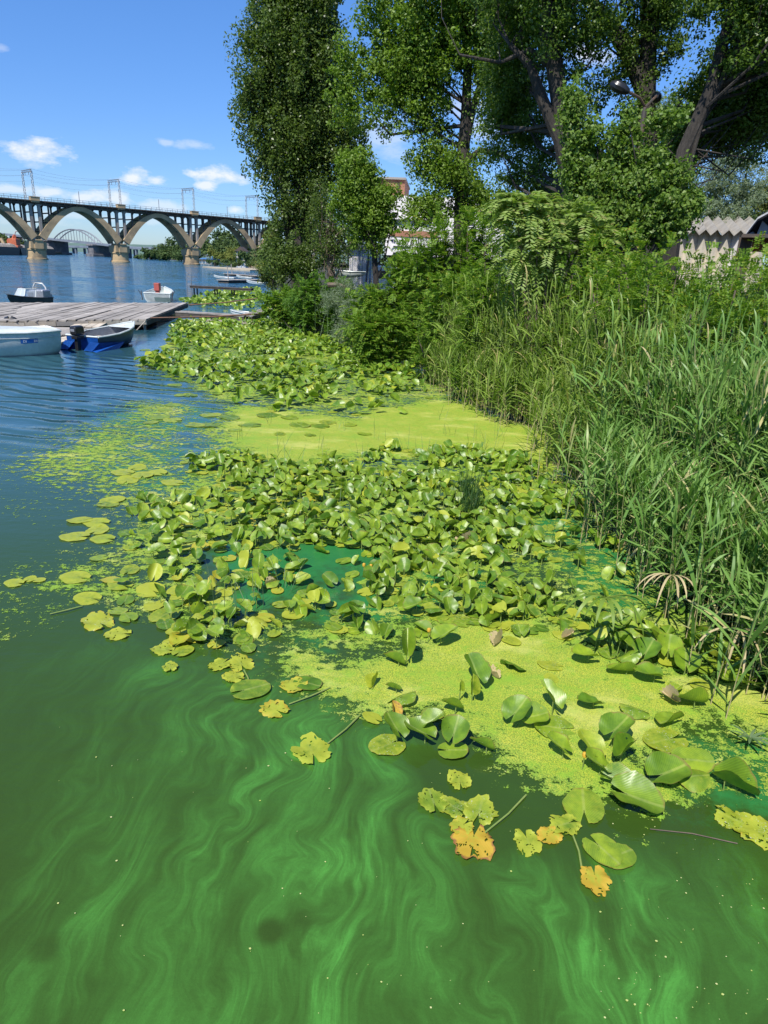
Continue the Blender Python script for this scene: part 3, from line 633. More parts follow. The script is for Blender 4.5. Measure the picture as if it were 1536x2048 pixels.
for j in range(8):
    s0 = -.08-j*.12; mb.bar(FP(s0, -5, zf(0)-.4), FP(s0-.12, -5, zf(0)-3.2 if j % 2 else zf(0)-.4), .3, .3)
    mb.bar(FP(s0, -5, zf(0)-3.2), FP(s0-.12, -5, zf(0)-.4), .3, .3)
tag(mb.build('side_truss', steel_dark, fr), kind='stuff')
# far beam bridge
Qa = D(100, 497, 1000)[:2]; Qb = D(330, 508, 760)[:2]; bd = Qb-Qa; bl = np.linalg.norm(bd); bd /= bl; bn = np.array([-bd[1], bd[0]])
fb2 = empty('beam_bridge', (*Qa, 0), 'far low road bridge on slim paired columns behind the arch bridge', 'bridge')
za = zat(Qa, 492.5); zb_ = zat(Qb, 497)
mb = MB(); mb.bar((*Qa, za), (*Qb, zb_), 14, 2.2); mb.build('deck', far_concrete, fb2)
for px in (118, 146, 171, 197, 215, 233, 252, 271, 290):
    t = (px-100)/230.; p = Qa+bd*bl*t; mb = MB(); zz_ = za+(zb_-za)*t
    for q in (-5, 5): mb.box((p[0]+bn[0]*q, p[1]+bn[1]*q, zz_/2-1.3), (2.2, 2.2, zz_-.4), (np.array([*bd, 0]), np.array([*bn, 0]), np.array([0, 0, 1.])))
    mb.build('column', far_concrete, fb2)

# ================================================================== TREES
def leaves(centres, normals, size, var=None, asp=.62, jitter=.35):
    n = len(centres); nrm_ = normals/(np.linalg.norm(normals, axis=1)[:, None]+1e-9)
    r_ = rg.normal(size=(n, 3)); a = np.cross(nrm_, r_); a /= np.linalg.norm(a, axis=1)[:, None]+1e-9; b = np.cross(nrm_, a)
    s = size*(1+jitter*(rg.random(n)*2-1)); s = s[:, None]
    v = np.stack([centres-a*s*.5, centres-b*s*.5*asp-a*s*.08, centres+a*s*.55, centres+b*s*.5*asp-a*s*.08], 1).reshape(-1, 3)
    f = np.arange(n*4).reshape(n, 4); var = rg.random(n) if var is None else var
    return v, f, np.repeat(var, 4)
def blob(c, r, n, up=.35, shell=.25):
    """n leaf centres in an ellipsoid, denser towards the outside, normals outward + up + sunward scatter"""
    d_ = rg.normal(size=(n, 3)); d_ /= np.linalg.norm(d_, axis=1)[:, None]
    rad = (rg.random(n)**(1/3))*(1-shell)+shell*rg.random(n)**.35
    p = np.array(c)+d_*rad[:, None]*np.array(r)
    nn = d_*.7+rg.normal(size=(n, 3))*.75+np.array([0, 0, up]); return p, nn
def tree(name, label, cat, base, trunk, limbs, clumps, nl, lsize, lmat, group=None, sub=.55, per=90, bark=None, asp=.62, stems=()):
    """trunk: list of (pos, radius). clumps: (centre, (rx,ry,rz), weight)."""
    root = empty(name, base, label, cat, group)
    if trunk:
        mb = MB(); mb.tube([p for p, r in trunk], [r for p, r in trunk], 9)
        for st in stems: mb.tube([p for p, r in st], [r for p, r in st], 8)
        mb.build('trunk', bark or bark_m, root, True)
    nearby = base[1] < 100; nl = nl*(2.1 if nearby else 1.); lsize = lsize*(.86 if nearby else 1.); per = int(per*.8); cents = []; vol = np.array([c[1][0]*c[1][1]*c[1][2]*c[2] for c in clumps])**.8; vol /= vol.sum()
    P_, N_, V_ = [], [], []
    for (c, r, wgt), fr_ in zip(clumps, vol):
        if name == 'poplar_tree': r = (r[0]*.86, r[1]*.86, r[2]*.95)
        ns = max(1, int(nl*fr_/per)); d_ = rg.normal(size=(ns, 3)); d_ /= np.linalg.norm(d_, axis=1)[:, None]
        rad = rg.random(ns)**.45; sc = np.array(c)+d_*(rad*(.62+.55*rg.random(ns)))[:, None]*np.array(r)
        for q in sc:
            ss = sub*(.35+.95*rg.random()); ez = 1.5 if 'poplar_tree' == name else (.6+.5*rg.random()); p, nn = blob(q, (ss, ss*(.6+.5*rg.random()), ss*ez), int(per*(.5+rg.random()))); P_.append(p); N_.append(nn); V_.append(np.clip(rg.random(len(p))*.8+.2*rg.random(), 0, 1)*.98+0*p[:, 0]); cents.append(q)
    v, f, var = leaves(np.concatenate(P_), np.concatenate(N_), lsize, np.concatenate(V_), asp)
    o = link('crown', mesh('crown', v-np.array(base), f, lmat, {'var': var}), root)
    if limbs:
        mb = MB(); pts = np.array([p for p, r in trunk]); cen = np.array(cents); pick = cen[rg.permutation(len(cen))[:int(limbs*.6)]]
        allp = [np.array(p) for p, r in trunk]+[np.array(p) for st in stems for p, r in st]; allr = [r for p, r in trunk]+[r for st in stems for p, r in st]
        dense = []; 
        for seq in [trunk]+list(stems):
            for (p, r), (p2, r2) in zip(seq[:-1], seq[1:]):
                for t in np.linspace(0, 1, 6): dense.append((np.array(p)*(1-t)+np.array(p2)*t, r*(1-t)+r2*t))
        dp = np.array([a_ for a_, b_ in dense]); dr = [b_ for a_, b_ in dense]
        for q in pick:
            dd = np.linalg.norm(dp-q, axis=1)+np.maximum(0, dp[:, 2]-q[2]+1.6)*3.; i = int(np.argmin(dd)); s_ = dp[i]
            L_ = np.linalg.norm(q-s_); mid_ = s_*.5+q*.5+np.array([0, 0, -.10*L_])+rg.normal(size=3)*.10*L_
            r0 = min(dr[i]*.5, .02+.012*L_); mb.tube([s_, mid_, q], [r0, r0*.6, .012], 5, False)
        tag(mb.build('limb', bark or bark_m, root, True), kind='stuff')
    return root
def cl(px, py, rx, ry, d, w_=1., dd=0, depth=1.):
    """clump given by where it shows: centre (px,py) and half sizes in photo pixels, at horizontal distance d"""
    c = D(px, py, d+dd); k = np.linalg.norm(c-EYE)/FPX; return (c, (rx*k, max(rx, ry*.5)*k*depth, ry*k), w_)
def tp(px, py, d, rpx): c = D(px, py, d); return (c, rpx*np.linalg.norm(c-EYE)/FPX)

# tall poplar at the left
d0 = 40.; b0 = D(600, 560, d0); b0[2] = landz(b0[:2])
tree('poplar_tree', 'tall dense dark poplar, the leftmost tree, rising out of the top of the picture', 'tree', b0,
     [(b0, .55), tp(598, 500, d0, 15), tp(600, 380, d0, 12), tp(592, 250, d0, 9), tp(588, 100, d0, 7), tp(590, -60, d0, 3)], 60,
     [cl(572, 60, 80, 120, d0), cl(640, 70, 50, 130, d0), cl(530, 160, 62, 130, d0), cl(600, 190, 80, 120, d0), cl(660, 200, 50, 120, d0), cl(515, 250, 45, 90, d0), cl(560, 330, 58, 80, d0), cl(640, 320, 66, 90, d0), cl(700, 260, 40, 70, d0), cl(560, 430, 40, 70, d0, .8), cl(620, 430, 55, 70, d0, .7), cl(600, -60, 80, 110, d0), cl(580, -190, 55, 100, d0),
      cl(690, 330, 50, 50, d0), cl(540, 20, 40, 60, d0), cl(500, 190, 28, 50, d0), cl(590, 120, 75, 180, d0, 1.3), cl(600, 300, 75, 140, d0, 1.3), cl(490, 80, 16, 40, d0), cl(545, 505, 35, 50, d0, .9), cl(640, 500, 60, 45, d0, .5)],
     76000, .16, poplar_leaf, sub=.5, per=85,
     stems=[[tp(612, 540, d0, 9), tp(622, 400, d0, 7), tp(640, 250, d0, 5), tp(650, 60, d0, 3)], [tp(585, 540, d0, 9), tp(570, 400, d0, 7), tp(550, 280, d0, 5), tp(535, 120, d0, 3)]])
# leafy shrub tree below the poplar, at its left foot
b0 = D(562, 560, 38.); b0[2] = landz(b0[:2])
tree('elm_sapling', 'small round leafy tree against the foot of the tall left poplar', 'tree', b0, [(b0, .12), tp(568, 510, 38., 3), tp(575, 480, 38., 1)], 10,
     [cl(592, 515, 34, 36, 37.), cl(560, 530, 28, 32, 37.), cl(608, 540, 26, 22, 37.)], 5200, .13, poplar_leaf, sub=.4)
b0 = D(548, 560, 43.); b0[2] = landz(b0[:2])
tree('willow_bush', 'light green willow bush at the left end of the bank trees', 'bush', b0, [(b0, .1), tp(548, 500, 43., 2)], 8,
     [cl(545, 500, 20, 50, 43.), cl(540, 545, 26, 38, 42.), cl(555, 470, 12, 30, 43.)], 6500, .15, far_leaf_y, sub=.4, asp=.35)
# bare twiggy dead tree right of poplar
b0 = D(672, 560, 36.); b0[2] = landz(b0[:2])
root = tree('dead_branchy_tree', 'half dead tree with bare grey twigs between the poplar and the white building', 'tree', b0, [(b0, .2), tp(655, 480, 36., 5), tp(668, 400, 36., 3)], 70,
     [cl(650, 400, 35, 45, 36.), cl(680, 450, 38, 40, 36.), cl(670, 500, 40, 30, 36.), cl(655, 470, 40, 60, 36.5)], 3800, .11, poplar_leaf, sub=.6, per=40, bark=twig_m)
# bright tree in the middle (sunlit branches)
d1 = 30.; b0 = D(760, 600, d1); b0[2] = landz(b0[:2])
tree('young_poplar_tree', 'bright green young tree standing in front of the white building', 'tree', b0, [(b0, .14), tp(748, 500, d1, 5), tp(738, 420, d1, 4), tp(728, 320, d1, 2)], 26,
     [cl(715, 345, 40, 48, d1), cl(755, 395, 42, 38, d1), cl(700, 400, 38, 45, d1), cl(735, 445, 42, 36, d1), cl(770, 450, 25, 32, d1), cl(700, 330, 20, 30, d1), cl(745, 490, 22, 22, d1, .6), cl(712, 480, 14, 22, d1, .6)], 15500, .12, poplar_bright, sub=.38, per=70)
# cottonwood with the upright pale trunk
d2 = 32.; b0 = D(925, 560, d2); b0[2] = landz(b0[:2])
tree('cottonwood_tree', 'big cottonwood with a straight upright trunk right of the white building', 'tree', b0,
     [(b0, .34), tp(922, 440, d2, 13), tp(925, 330, d2, 12), tp(932, 230, d2, 9), tp(936, 120, d2, 7), tp(930, 0, d2, 4), tp(935, -160, d2, 2)], 60,
     [cl(720, 130, 45, 60, d2), cl(770, 190, 58, 62, d2), cl(810, 80, 80, 80, d2), cl(700, 190, 35, 55, d2), cl(845, 190, 55, 70, d2), cl(880, 90, 85, 90, d2), cl(860, 270, 48, 48, d2), cl(845, 330, 38, 40, d2), cl(905, 350, 60, 45, d2), cl(870, 410, 70, 32, d2, .9), cl(940, 390, 45, 40, d2),
      cl(975, 120, 55, 90, d2), cl(1000, 30, 90, 80, d2), cl(900, -60, 150, 90, d2, 1.2), cl(1010, 230, 45, 55, d2, .9), cl(760, 20, 40, 35, d2), cl(820, 130, 60, 90, d2, 1.2), cl(690, 140, 20, 40, d2), cl(975, 420, 30, 30, d2, .6), cl(835, 425, 40, 40, d2, .8), cl(965, 405, 50, 45, d2), cl(905, 330, 60, 40, d2)], 56000, .14, poplar_bright, sub=.55, per=80,
     stems=[[tp(928, 300, d2, 8), tp(945, 220, d2, 6), tp(975, 120, d2, 4), tp(1000, 0, d2, 2)], [tp(925, 330, d2, 6), tp(960, 300, d2, 5), tp(1010, 310, d2, 4), tp(1032, 340, d2, 2)]])
# dark cottonwood, long trunk bending left
d3 = 23.; b0 = D(1150, 600, d3); b0[2] = landz(b0[:2])
tree('cottonwood_tree', 'dark cottonwood with a long bare trunk curving up beside the leaning second stem', 'tree', b0,
     [(b0, .34), tp(1140, 370, d3, 13), tp(1126, 260, d3, 14), tp(1112, 150, d3, 14), tp(1098, 60, d3, 15), tp(1100, -60, d3, 11), tp(1090, -260, d3, 6)], 70,
     [cl(1040, 120, 62, 90, d3, dd=3), cl(1010, 230, 45, 60, d3, dd=3), cl(1060, 270, 55, 70, d3, dd=3), cl(1050, 350, 50, 42, d3, dd=3), cl(1095, 330, 40, 40, d3, dd=2), cl(1060, 20, 90, 70, d3, dd=2), cl(1120, 60, 70, 50, d3), cl(1180, 70, 48, 40, d3), cl(1165, 200, 34, 50, d3, .8),
      cl(1150, 150, 30, 55, d3, .7), cl(1080, -90, 150, 80, d3), cl(1200, 40, 50, 30, d3, .7), cl(1020, 180, 60, 70, d3, dd=4), cl(985, 300, 28, 32, d3, .8, dd=4)], 37000, .105, cotton_leaf, sub=.45, per=80,
     stems=[[tp(1146, 420, d3, 12), tp(1120, 280, d3, 12), tp(1085, 200, d3, 10), tp(1060, 130, d3, 7), tp(1020, 90, d3, 4)], [tp(1110, 140, d3, 6), tp(1060, 100, d3, 5), tp(1000, 125, d3, 3), tp(920, 110, d3, 2)]])
# forked cottonwood behind the lamp
d4 = 25.; b0 = D(1300, 600, d4); b0[2] = landz(b0[:2])
tree('cottonwood_tree', 'cottonwood forking into a V above the street lamp, sky on both sides', 'tree', b0,
     [(b0, .38), tp(1297, 330, d4, 17), tp(1292, 230, d4, 15), tp(1296, 110, d4, 13), tp(1300, -20, d4, 11), tp(1305, -200, d4, 5)], 50,
     [cl(1280, 60, 48, 45, d4), cl(1340, 50, 36, 60, d4), cl(1255, 120, 36, 34, d4), cl(1230, 160, 42, 30, d4, .8), cl(1310, 130, 30, 45, d4, .8), cl(1200, 200, 30, 26, d4, .6), cl(1350, 95, 25, 20, d4), cl(1320, 10, 60, 40, d4), cl(1290, -90, 130, 80, d4, .8), cl(1290, 250, 42, 50, d4, .6), cl(1270, 200, 34, 40, d4, .6)], 16000, .10, cotton_leaf, sub=.36, per=65,
     stems=[[tp(1292, 190, d4, 14), tp(1262, 120, d4, 12), tp(1222, 50, d4, 11), tp(1185, 5, d4, 8), tp(1130, -80, d4, 5)]])
# right-hand leaning trunk
d5 = 21.; b0 = D(1330, 600, d5); b0[2] = landz(b0[:2])
tree('cottonwood_tree', 'rightmost big cottonwood with its thick trunk leaning to the right', 'tree', b0,
     [(b0, .32), tp(1368, 300, d5, 11), tp(1402, 225, d5, 10.5), tp(1425, 170, d5, 10), tp(1444, 90, d5, 9), tp(1475, 0, d5, 8), tp(1530, -160, d5, 8)], 80,
     [cl(1490, 160, 62, 75, d5, dd=3), cl(1440, 230, 70, 55, d5, dd=3), cl(1400, 180, 34, 40, d5, dd=3), cl(1500, 260, 48, 42, d5, dd=3), cl(1520, 60, 60, 80, d5, dd=2), cl(1395, 260, 40, 50, d5, .9, dd=3), cl(1415, 45, 22, 30, d5, .5), cl(1560, 180, 80, 90, d5, dd=2), cl(1490, -70, 130, 70, d5), cl(1560, 40, 100, 90, d5), cl(1350, 300, 42, 45, d5, dd=3), cl(1470, 210, 80, 90, d5, 1.2, dd=3.5)], 44000, .105, cotton_leaf, sub=.45, per=80,
     stems=[[tp(1400, 230, d5, 8), tp(1462, 130, d5, 6), tp(1492, 60, d5, 5), tp(1490, -60, d5, 4)], [tp(1400, 250, d5, 5), tp(1380, 330, d5, 3), tp(1383, 400, d5, 1)]])
# dark growth behind
d6 = 30.; b0 = D(1180, 560, d6); b0[2] = landz(b0[:2])
tree('cottonwood_tree', 'shaded cottonwood standing behind the sunlit saplings in the centre', 'tree', b0, [(b0, .3), tp(1190, 400, d6, 9), tp(1200, 300, d6, 5)], 30,
     [cl(1110, 400, 70, 50, d6), cl(1200, 350, 50, 55, d6), cl(1270, 370, 60, 60, d6), cl(1330, 340, 60, 60, d6), cl(1010, 420, 36, 30, d6), cl(1350, 250, 34, 40, d6, .6), cl(1180, 440, 90, 40, d6)], 21000, .14, cotton_leaf, sub=.5)
# sunlit sapling clump (front)
d7 = 17.; b0 = D(1230, 640, d7); b0[2] = landz(b0[:2])
tree('cottonwood_sapling', 'sunlit leafy young cottonwood in front of the dark trunks in the centre right', 'tree', b0,
     [(b0, .09), tp(1215, 480, d7, 5), tp(1180, 360, d7, 4), tp(1150, 220, d7, 2)], 60,
     [cl(1145, 220, 22, 48, d7, 1.1), cl(1165, 290, 34, 45, d7), cl(1150, 350, 30, 35, d7), cl(1195, 360, 38, 42, d7), cl(1240, 400, 50, 48, d7), cl(1300, 330, 40, 38, d7), cl(1290, 390, 52, 42, d7), cl(1340, 360, 34, 32, d7), cl(1350, 420, 48, 38, d7), cl(1250, 280, 34, 36, d7, .8), cl(1205, 440, 60, 40, d7), cl(1300, 450, 60, 36, d7), cl(1370, 400, 28, 25, d7), cl(1330, 240, 34, 20, d7, .7), cl(1170, 410, 40, 40, d7), cl(1260, 230, 20, 25, d7, .6)], 24000, .085, leafmat('young_cottonwood_leaf', (.085, .16, .022), (.18, .26, .05), (.28, .3, .14), rough=.45), sub=.24, per=42, asp=.8,
     stems=[[tp(1240, 520, d7, 4), tp(1280, 420, d7, 3), tp(1330, 340, d7, 1.5)]])
# silvery olives behind
for nm, (x, y, d_, lab, cls_) in enumerate([(1320, 560, 52., 'silver grey olive tree seen between the two right cottonwood trunks', [(1330, 225, 45, 45), (1300, 280, 50, 50), (1360, 290, 50, 50), (1330, 350, 60, 50)]),
        (1450, 560, 48., 'silver grey olive tree standing behind the zigzag roofed hall', [(1440, 350, 45, 48), (1480, 330, 40, 40), (1410, 400, 50, 45), (1470, 400, 45, 40), (1440, 430, 60, 30), (1510, 370, 25, 40)]),
        (1540, 560, 60., 'yellow green tree at the right edge above the grey tent shaped hut', [(1520, 410, 42, 34), (1560, 380, 50, 50), (1500, 440, 30, 24)])]):
    b0 = D(x, y, d_); b0[2] = landz(b0[:2])
    tree('olive_tree' if nm < 2 else 'acacia_tree', lab, 'tree', b0, [(b0, .2), (b0+[0, 0, 4.], .14), (b0+[0, 0, 7.], .06)], 14, [cl(a_, b_, c_, e_, d_) for a_, b_, c_, e_ in cls_], 11000, .17, silver_leaf if nm < 2 else far_leaf_y, sub=.55, asp=.35)

# tree of heaven / sumac with pinnate fronds
def fronds(name, label, cat, base, centres, nf, flen, lmat, nleaf=9, lw=.05, ll=.14, group=None, droop=.9, updir=.5, root=None, stemmat=None):
    root = root or empty(name, base, label, cat, group); P_, A_, N_ = [], [], []
    mb = MB()
    for (c, r, w_) in centres:
        for k in range(int(nf*w_)):
            d_ = rg.normal(size=3); d_ /= np.linalg.norm(d_); p0 = np.array(c)+d_*np.array(r)*rg.random()**.4
            a_ = d_*.8+rg.normal(size=3)*.5+np.array([0, 0, updir]); a_ /= np.linalg.norm(a_)
            side = np.cross(a_, [0, 0, 1.]); side /= np.linalg.norm(side)+1e-9
            L_ = flen*(.6+.7*rg.random())
            for j in range(nleaf):
                t = (j+1.)/nleaf; q = p0+a_*L_*t-np.array([0, 0, 1])*droop*L_*t*t*.6
                tang = a_-np.array([0, 0, 1])*droop*t*1.2
                for s_ in (-1, 1):
                    dr = side*s_*.85+tang*.35; dr /= np.linalg.norm(dr); P_.append(q+dr*ll*.5); A_.append(dr); N_.append(np.cross(dr, tang)*s_+rg.normal(size=3)*.25)
    P_ = np.array(P_); A_ = np.array(A_); N_ = np.array(N_); N_ /= np.linalg.norm(N_, axis=1)[:, None]+1e-9; B_ = np.cross(A_, N_); n = len(P_)
    ll_ = ll*(.75+.5*rg.random(n))[:, None]; lw_ = lw*(.75+.5*rg.random(n))[:, None]
    v = np.stack([P_-A_*ll_*.5, P_-B_*lw_*.5-A_*ll_*.1, P_+A_*ll_*.5, P_+B_*lw_*.5-A_*ll_*.1], 1).reshape(-1, 3)
    link('foliage', mesh('foliage', v-np.array(base), np.arange(n*4).reshape(n, 4), lmat, {'var': np.repeat(rg.random(n), 4)}), root)
    mb = MB(); allc = [c for c, r, w_ in centres]
    for c in allc: mid_ = np.array(base)*.5+np.array(c)*.5+rg.normal(size=3)*.08; mb.tube([base, mid_, c], [.035, .025, .01], 5)
    mb.build('stem', stemmat or twig_m, root, True); return root
d8 = 15.; b0 = D(1090, 620, d8); b0[2] = landz(b0[:2])
fronds('sumac_tree', 'pale yellow green tree of heaven with drooping feather leaves in the centre', 'tree', b0,
       [cl(1030, 410, 26, 14, d8), cl(1075, 420, 40, 22, d8), cl(1120, 430, 42, 24, d8), cl(1165, 440, 38, 22, d8), cl(1040, 460, 42, 26, d8), cl(1100, 480, 48, 30, d8), cl(1150, 490, 44, 30, d8), cl(1195, 480, 30, 26, d8), cl(1060, 510, 44, 26, d8), cl(1210, 520, 24, 26, d8), cl(1010, 420, 20, 20, d8, .6), cl(860, 490, 16, 22, 20., .7), cl(870, 530, 20, 14, 20., .7)][:11], 60, .42, sumac_leaf, 10, .042, .13)

# feathery bushes (false indigo) along the bank
def zone_bush(label, px, topy, halfw, d_, dens, mat_, basey=None, group='feathery green bushes along the bank', lsize=None, name='false_indigo_bush', fl=.22, lw=.012, ll=.034):
    c = D(px, topy, d_); base = np.array([c[0], c[1], 0.]); base[2] = max(landz(base[:2]), -.1)
    k = np.linalg.norm(c-EYE)/FPX; hw = halfw*k; H_ = c[2]-base[2]; cs = []
    nst = 7
    for j in range(nst):
        a_ = rg.random()*6.28; rr_ = hw*(.25+.75*rg.random()); top = H_*(.74+.26*rg.random()) if j else H_
        x_, y_ = base[0]+rr_*math.cos(a_)*(j > 0), base[1]+rr_*math.sin(a_)*.8*(j > 0)
        for zf_ in (.15, .36, .58, .80, .98):
            cs.append((np.array([x_+rg.normal()*.1, y_+rg.normal()*.1, base[2]+top*zf_]), (hw*.5, hw*.5, top*.16), 1.35))
    return fronds(name, label, 'bush', base, cs, dens, fl, mat_, 8, lw, ll, group, .45, .5)
BL = [(575, 590, 44, 31., 26, amorpha_leaf, 'low rounded dark green bush by the end of the gangway'),
      (640, 568, 36, 29., 20, bush_leaf, 'bright green bush in front of the dark poplar trunks'),
      (690, 575, 28, 28., 18, bush_leaf, 'bright yellow green bush below the grey upturned boat'),
      (755, 590, 46, 24., 34, amorpha_leaf, 'rounded feathery bush in front of the outdoor stair'),
      (775, 640, 48, 21., 40, amorpha_leaf, 'feathery bush whose branches hang right to the lily leaves'),
      (835, 505, 50, 24., 40, amorpha_leaf, 'tall feathery bush below the white building, beside the stair'),
      (880, 462, 50, 22., 40, amorpha_leaf, 'feathery bush rising to the pale cottonwood trunk'),
      (900, 560, 52, 19., 36, amorpha_leaf, 'dark feathery bush behind the left end of the reeds'),
      (955, 452, 52, 22., 40, amorpha_leaf, 'dark green bush between the cottonwood trunk and the pale sumac'),
      (985, 520, 54, 17., 36, amorpha_leaf, 'feathery bush in front of the pale sumac on its left'),
      (1070, 530, 56, 15.5, 36, amorpha_leaf, 'dark feathery bush just below the pale sumac leaves'),
      (1150, 545, 56, 14.5, 36, amorpha_leaf, 'deep green bush below the right half of the pale sumac'),
      (1240, 510, 60, 14., 40, amorpha_yel, 'yellow green feathery bush below the sunlit sapling'),
      (1320, 525, 60, 13., 40, amorpha_yel, 'yellow green feathery bush left of the zigzag roofed hall'),
      (1400, 550, 56, 13., 40, amorpha_yel, 'feathery bush in front of the cream zigzag wall'),
      (1470, 548, 52, 12.5, 40, amorpha_yel, 'feathery bush below the grey tent shaped hut'),
      (1540, 530, 55, 11.5, 40, amorpha_yel, 'orange tipped feathery bush at the right edge of the picture'),
      (1600, 540, 60, 10., 36, amorpha_yel, 'feathery bush mostly cut off by the right edge'),
      (1290, 560, 66, 11., 36, amorpha_leaf, 'green bush directly behind the middle of the tall reeds'),
      (1430, 560, 66, 10., 36, amorpha_leaf, 'green bush directly behind the right part of the reeds')]
for px, ty, hw, d_, dn_, mt, lab in BL: zone_bush(lab, px, ty, hw, d_, dn_, mt, fl=.0105*d_+.08, ll=.0034*d_+.008, lw=.0017*d_+.003)

for i, (px, ty, hw, d_) in enumerate([(800, 455, 60, 95), (880, 440, 60, 100), (965, 430, 60, 90), (1040, 440, 60, 80), (1110, 450, 60, 75), (1180, 430, 60, 70), (1260, 425, 60, 70), (1340, 430, 60, 66), (1580, 430, 70, 60), (1660, 420, 80, 60)]):
    c = D(px, ty, d_); b0 = np.array([c[0], c[1], 1.6]); k = d_/FPX*1.05; H_ = c[2]-1.6
    tree('background_tree', 'dark leafy tree in the row closing the view behind the riverside trees', 'tree', b0, [(b0, .2), (b0+[0, 0, H_*.6], .08)], 0, [(b0+[rg.normal()*hw*k*.4, 0, H_*z_], (hw*k*.9, hw*k*.6, H_*.24), 1.) for z_ in (.2, .4, .6, .8)], 3500, .32, far_leaf, 'row of trees behind the riverside trees', sub=.8, per=40)
# far shore trees
def fartree(name, lab, px, basey, topy, hw, d_, mt, n=900, group=None, ls=.9, pal=None):
    b0 = D(px, basey, d_); b0[2] = max(.3, min(2.2, b0[2])); top = D(px, topy, d_); H_ = top[2]-b0[2]; k = d_/FPX*1.05
    cs = [(b0+[rg.normal()*hw*k*.35, rg.normal()*hw*k*.3, H_*zf_], (hw*k*rr_, hw*k*rr_, H_*.2), 1.) for zf_, rr_ in ((.28, .85), (.45, .95), (.6, .8), (.75, .65), (.86, .4))]
    tree(name, lab, 'tree', b0, [(b0, .25), (b0+[0, 0, H_*.7], .1)], 0, cs, n, ls, mt, group, sub=hw*k*.32, per=32)
gr = 'trees along the far shore beyond the bridge'
fT = [(300, 497, 14, 420), (322, 488, 20, 430), (345, 476, 22, 420), (372, 480, 22, 400), (330, 500, 20, 400), (360, 503, 26, 400), (398, 486, 20, 380), (420, 470, 26, 380), (445, 452, 24, 360), (470, 456, 26, 350), (492, 470, 24, 340), (515, 478, 24, 330), (440, 480, 30, 330), (480, 492, 26, 320), (385, 500, 24, 370)]
for i, (px, ty, hw, d_) in enumerate(fT):
    fartree('shore_tree', 'round dark green tree in the wooded headland behind the arches', px, 518, ty, hw, d_, far_leaf, 1700, gr, 1.0)
for i, (px, ty, hw, d_) in enumerate([(465, 492, 20, 270), (430, 500, 16, 300), (455, 510, 16, 262), (500, 505, 22, 250), (525, 500, 22, 240)]):
    fartree('shore_tree', 'yellowish green tree at the waterside behind the blue canopy', px, 526, ty, hw, d_, far_leaf_y if i < 3 else far_leaf, 1500, 'yellowish trees by the blue canopy', .6)
for i, (px, ty, hw, d_) in enumerate([(430, 518, 14, 235), (455, 520, 14, 225), (478, 521, 14, 215), (500, 520, 16, 205), (520, 522, 16, 190), (300, 509, 16, 425), (325, 509, 18, 430), (350, 510, 18, 435), (278, 511, 10, 440)]):
    fartree('waterside_bush', 'low grey green bush at the water line of the far shore', px, 533 if px > 400 else 519, ty, hw, d_, far_leaf, 700, 'low bushes at the far water line', .45 if px > 400 else .8)
for i, (px, ty, hw, d_, lab, mt) in enumerate([(2, 462, 12, 400, 'dark tree at the left edge of the picture on the far bank', far_leaf), (16, 470, 13, 395, 'dark round tree behind the orange crane', far_leaf), (8, 478, 12, 380, 'yellow green tree left of the orange crane', far_leaf_y), (-20, 470, 16, 390, 'tree cut off by the left picture edge', far_leaf), (42, 477, 4, 410, 'narrow dark conifer right of the orange crane', far_leaf), (50, 482, 5, 420, 'small dark tree behind the first bridge pier', far_leaf)]):
    fartree('bank_tree', lab, px, 497, ty, hw, d_, mt, 1500, None, .9)

# ================================================================== BUILDINGS
def frame(px, d_, rz=0):
    c = D(px, 540, d_)[:2]; r_ = np.array([c[1], -c[0]])/np.hypot(*c); cs, sn = math.cos(rz), math.sin(rz); r_ = np.array([r_[0]*cs-r_[1]*sn, r_[0]*sn+r_[1]*cs]); b_ = np.array([-r_[1], r_[0]])
    return c, (np.array([*r_, 0]), np.array([*b_, 0]), np.array([0, 0, 1.]))
# white building
c, ax = frame(880, 62.); c3 = np.array([*c, 0.])
def WX(px): p = D(px, 540, 62.)[:2]-c; return float(p@ax[0][:2])
def WZ(py, px=820): return zat(D(px, 540, 62.)[:2], py)
wb = empty('white_building', (*c, 1.5), 'white riverside building with a brick top, partly hidden by the trees', 'building')
def wbox(mb, x0, x1, y0, y1, z0, z1): mb.box(c3+ax[0]*(x0+x1)/2+ax[1]*(y0+y1)/2+[0, 0, (z0+z1)/2], (x1-x0, y1-y0, z1-z0), ax); return mb
zt = WZ(392); x0 = WX(768); x1 = WX(1000); zb = WZ(512)
mb = MB(); wbox(mb, x0, x1, 0, 12, zb, zt); mb.build('wall', white_p, wb)
mb = MB(); wbox(mb, x0+.3, x1, .5, 11, 1.2, zb-.003); mb.build('ground_floor', surf('dark_undercroft', (.03, .03, .03), (.06, .05, .05), 1, .9), wb)
mb = MB(); wbox(mb, WX(726), WX(798), 3, 11, zt+.003, WZ(352)); mb.build('brick_tower', brick_m, wb)
mb = MB(); wbox(mb, WX(724), WX(800), 2.8, 11.2, WZ(352)+.003, WZ(350)+.1); mb.build('parapet', concrete_grey, wb)
mb = MB(); wbox(mb, WX(783), WX(787), 2.7, 2.997, zt, WZ(360)); mb.build('drain_pipe', steel_dark, wb)
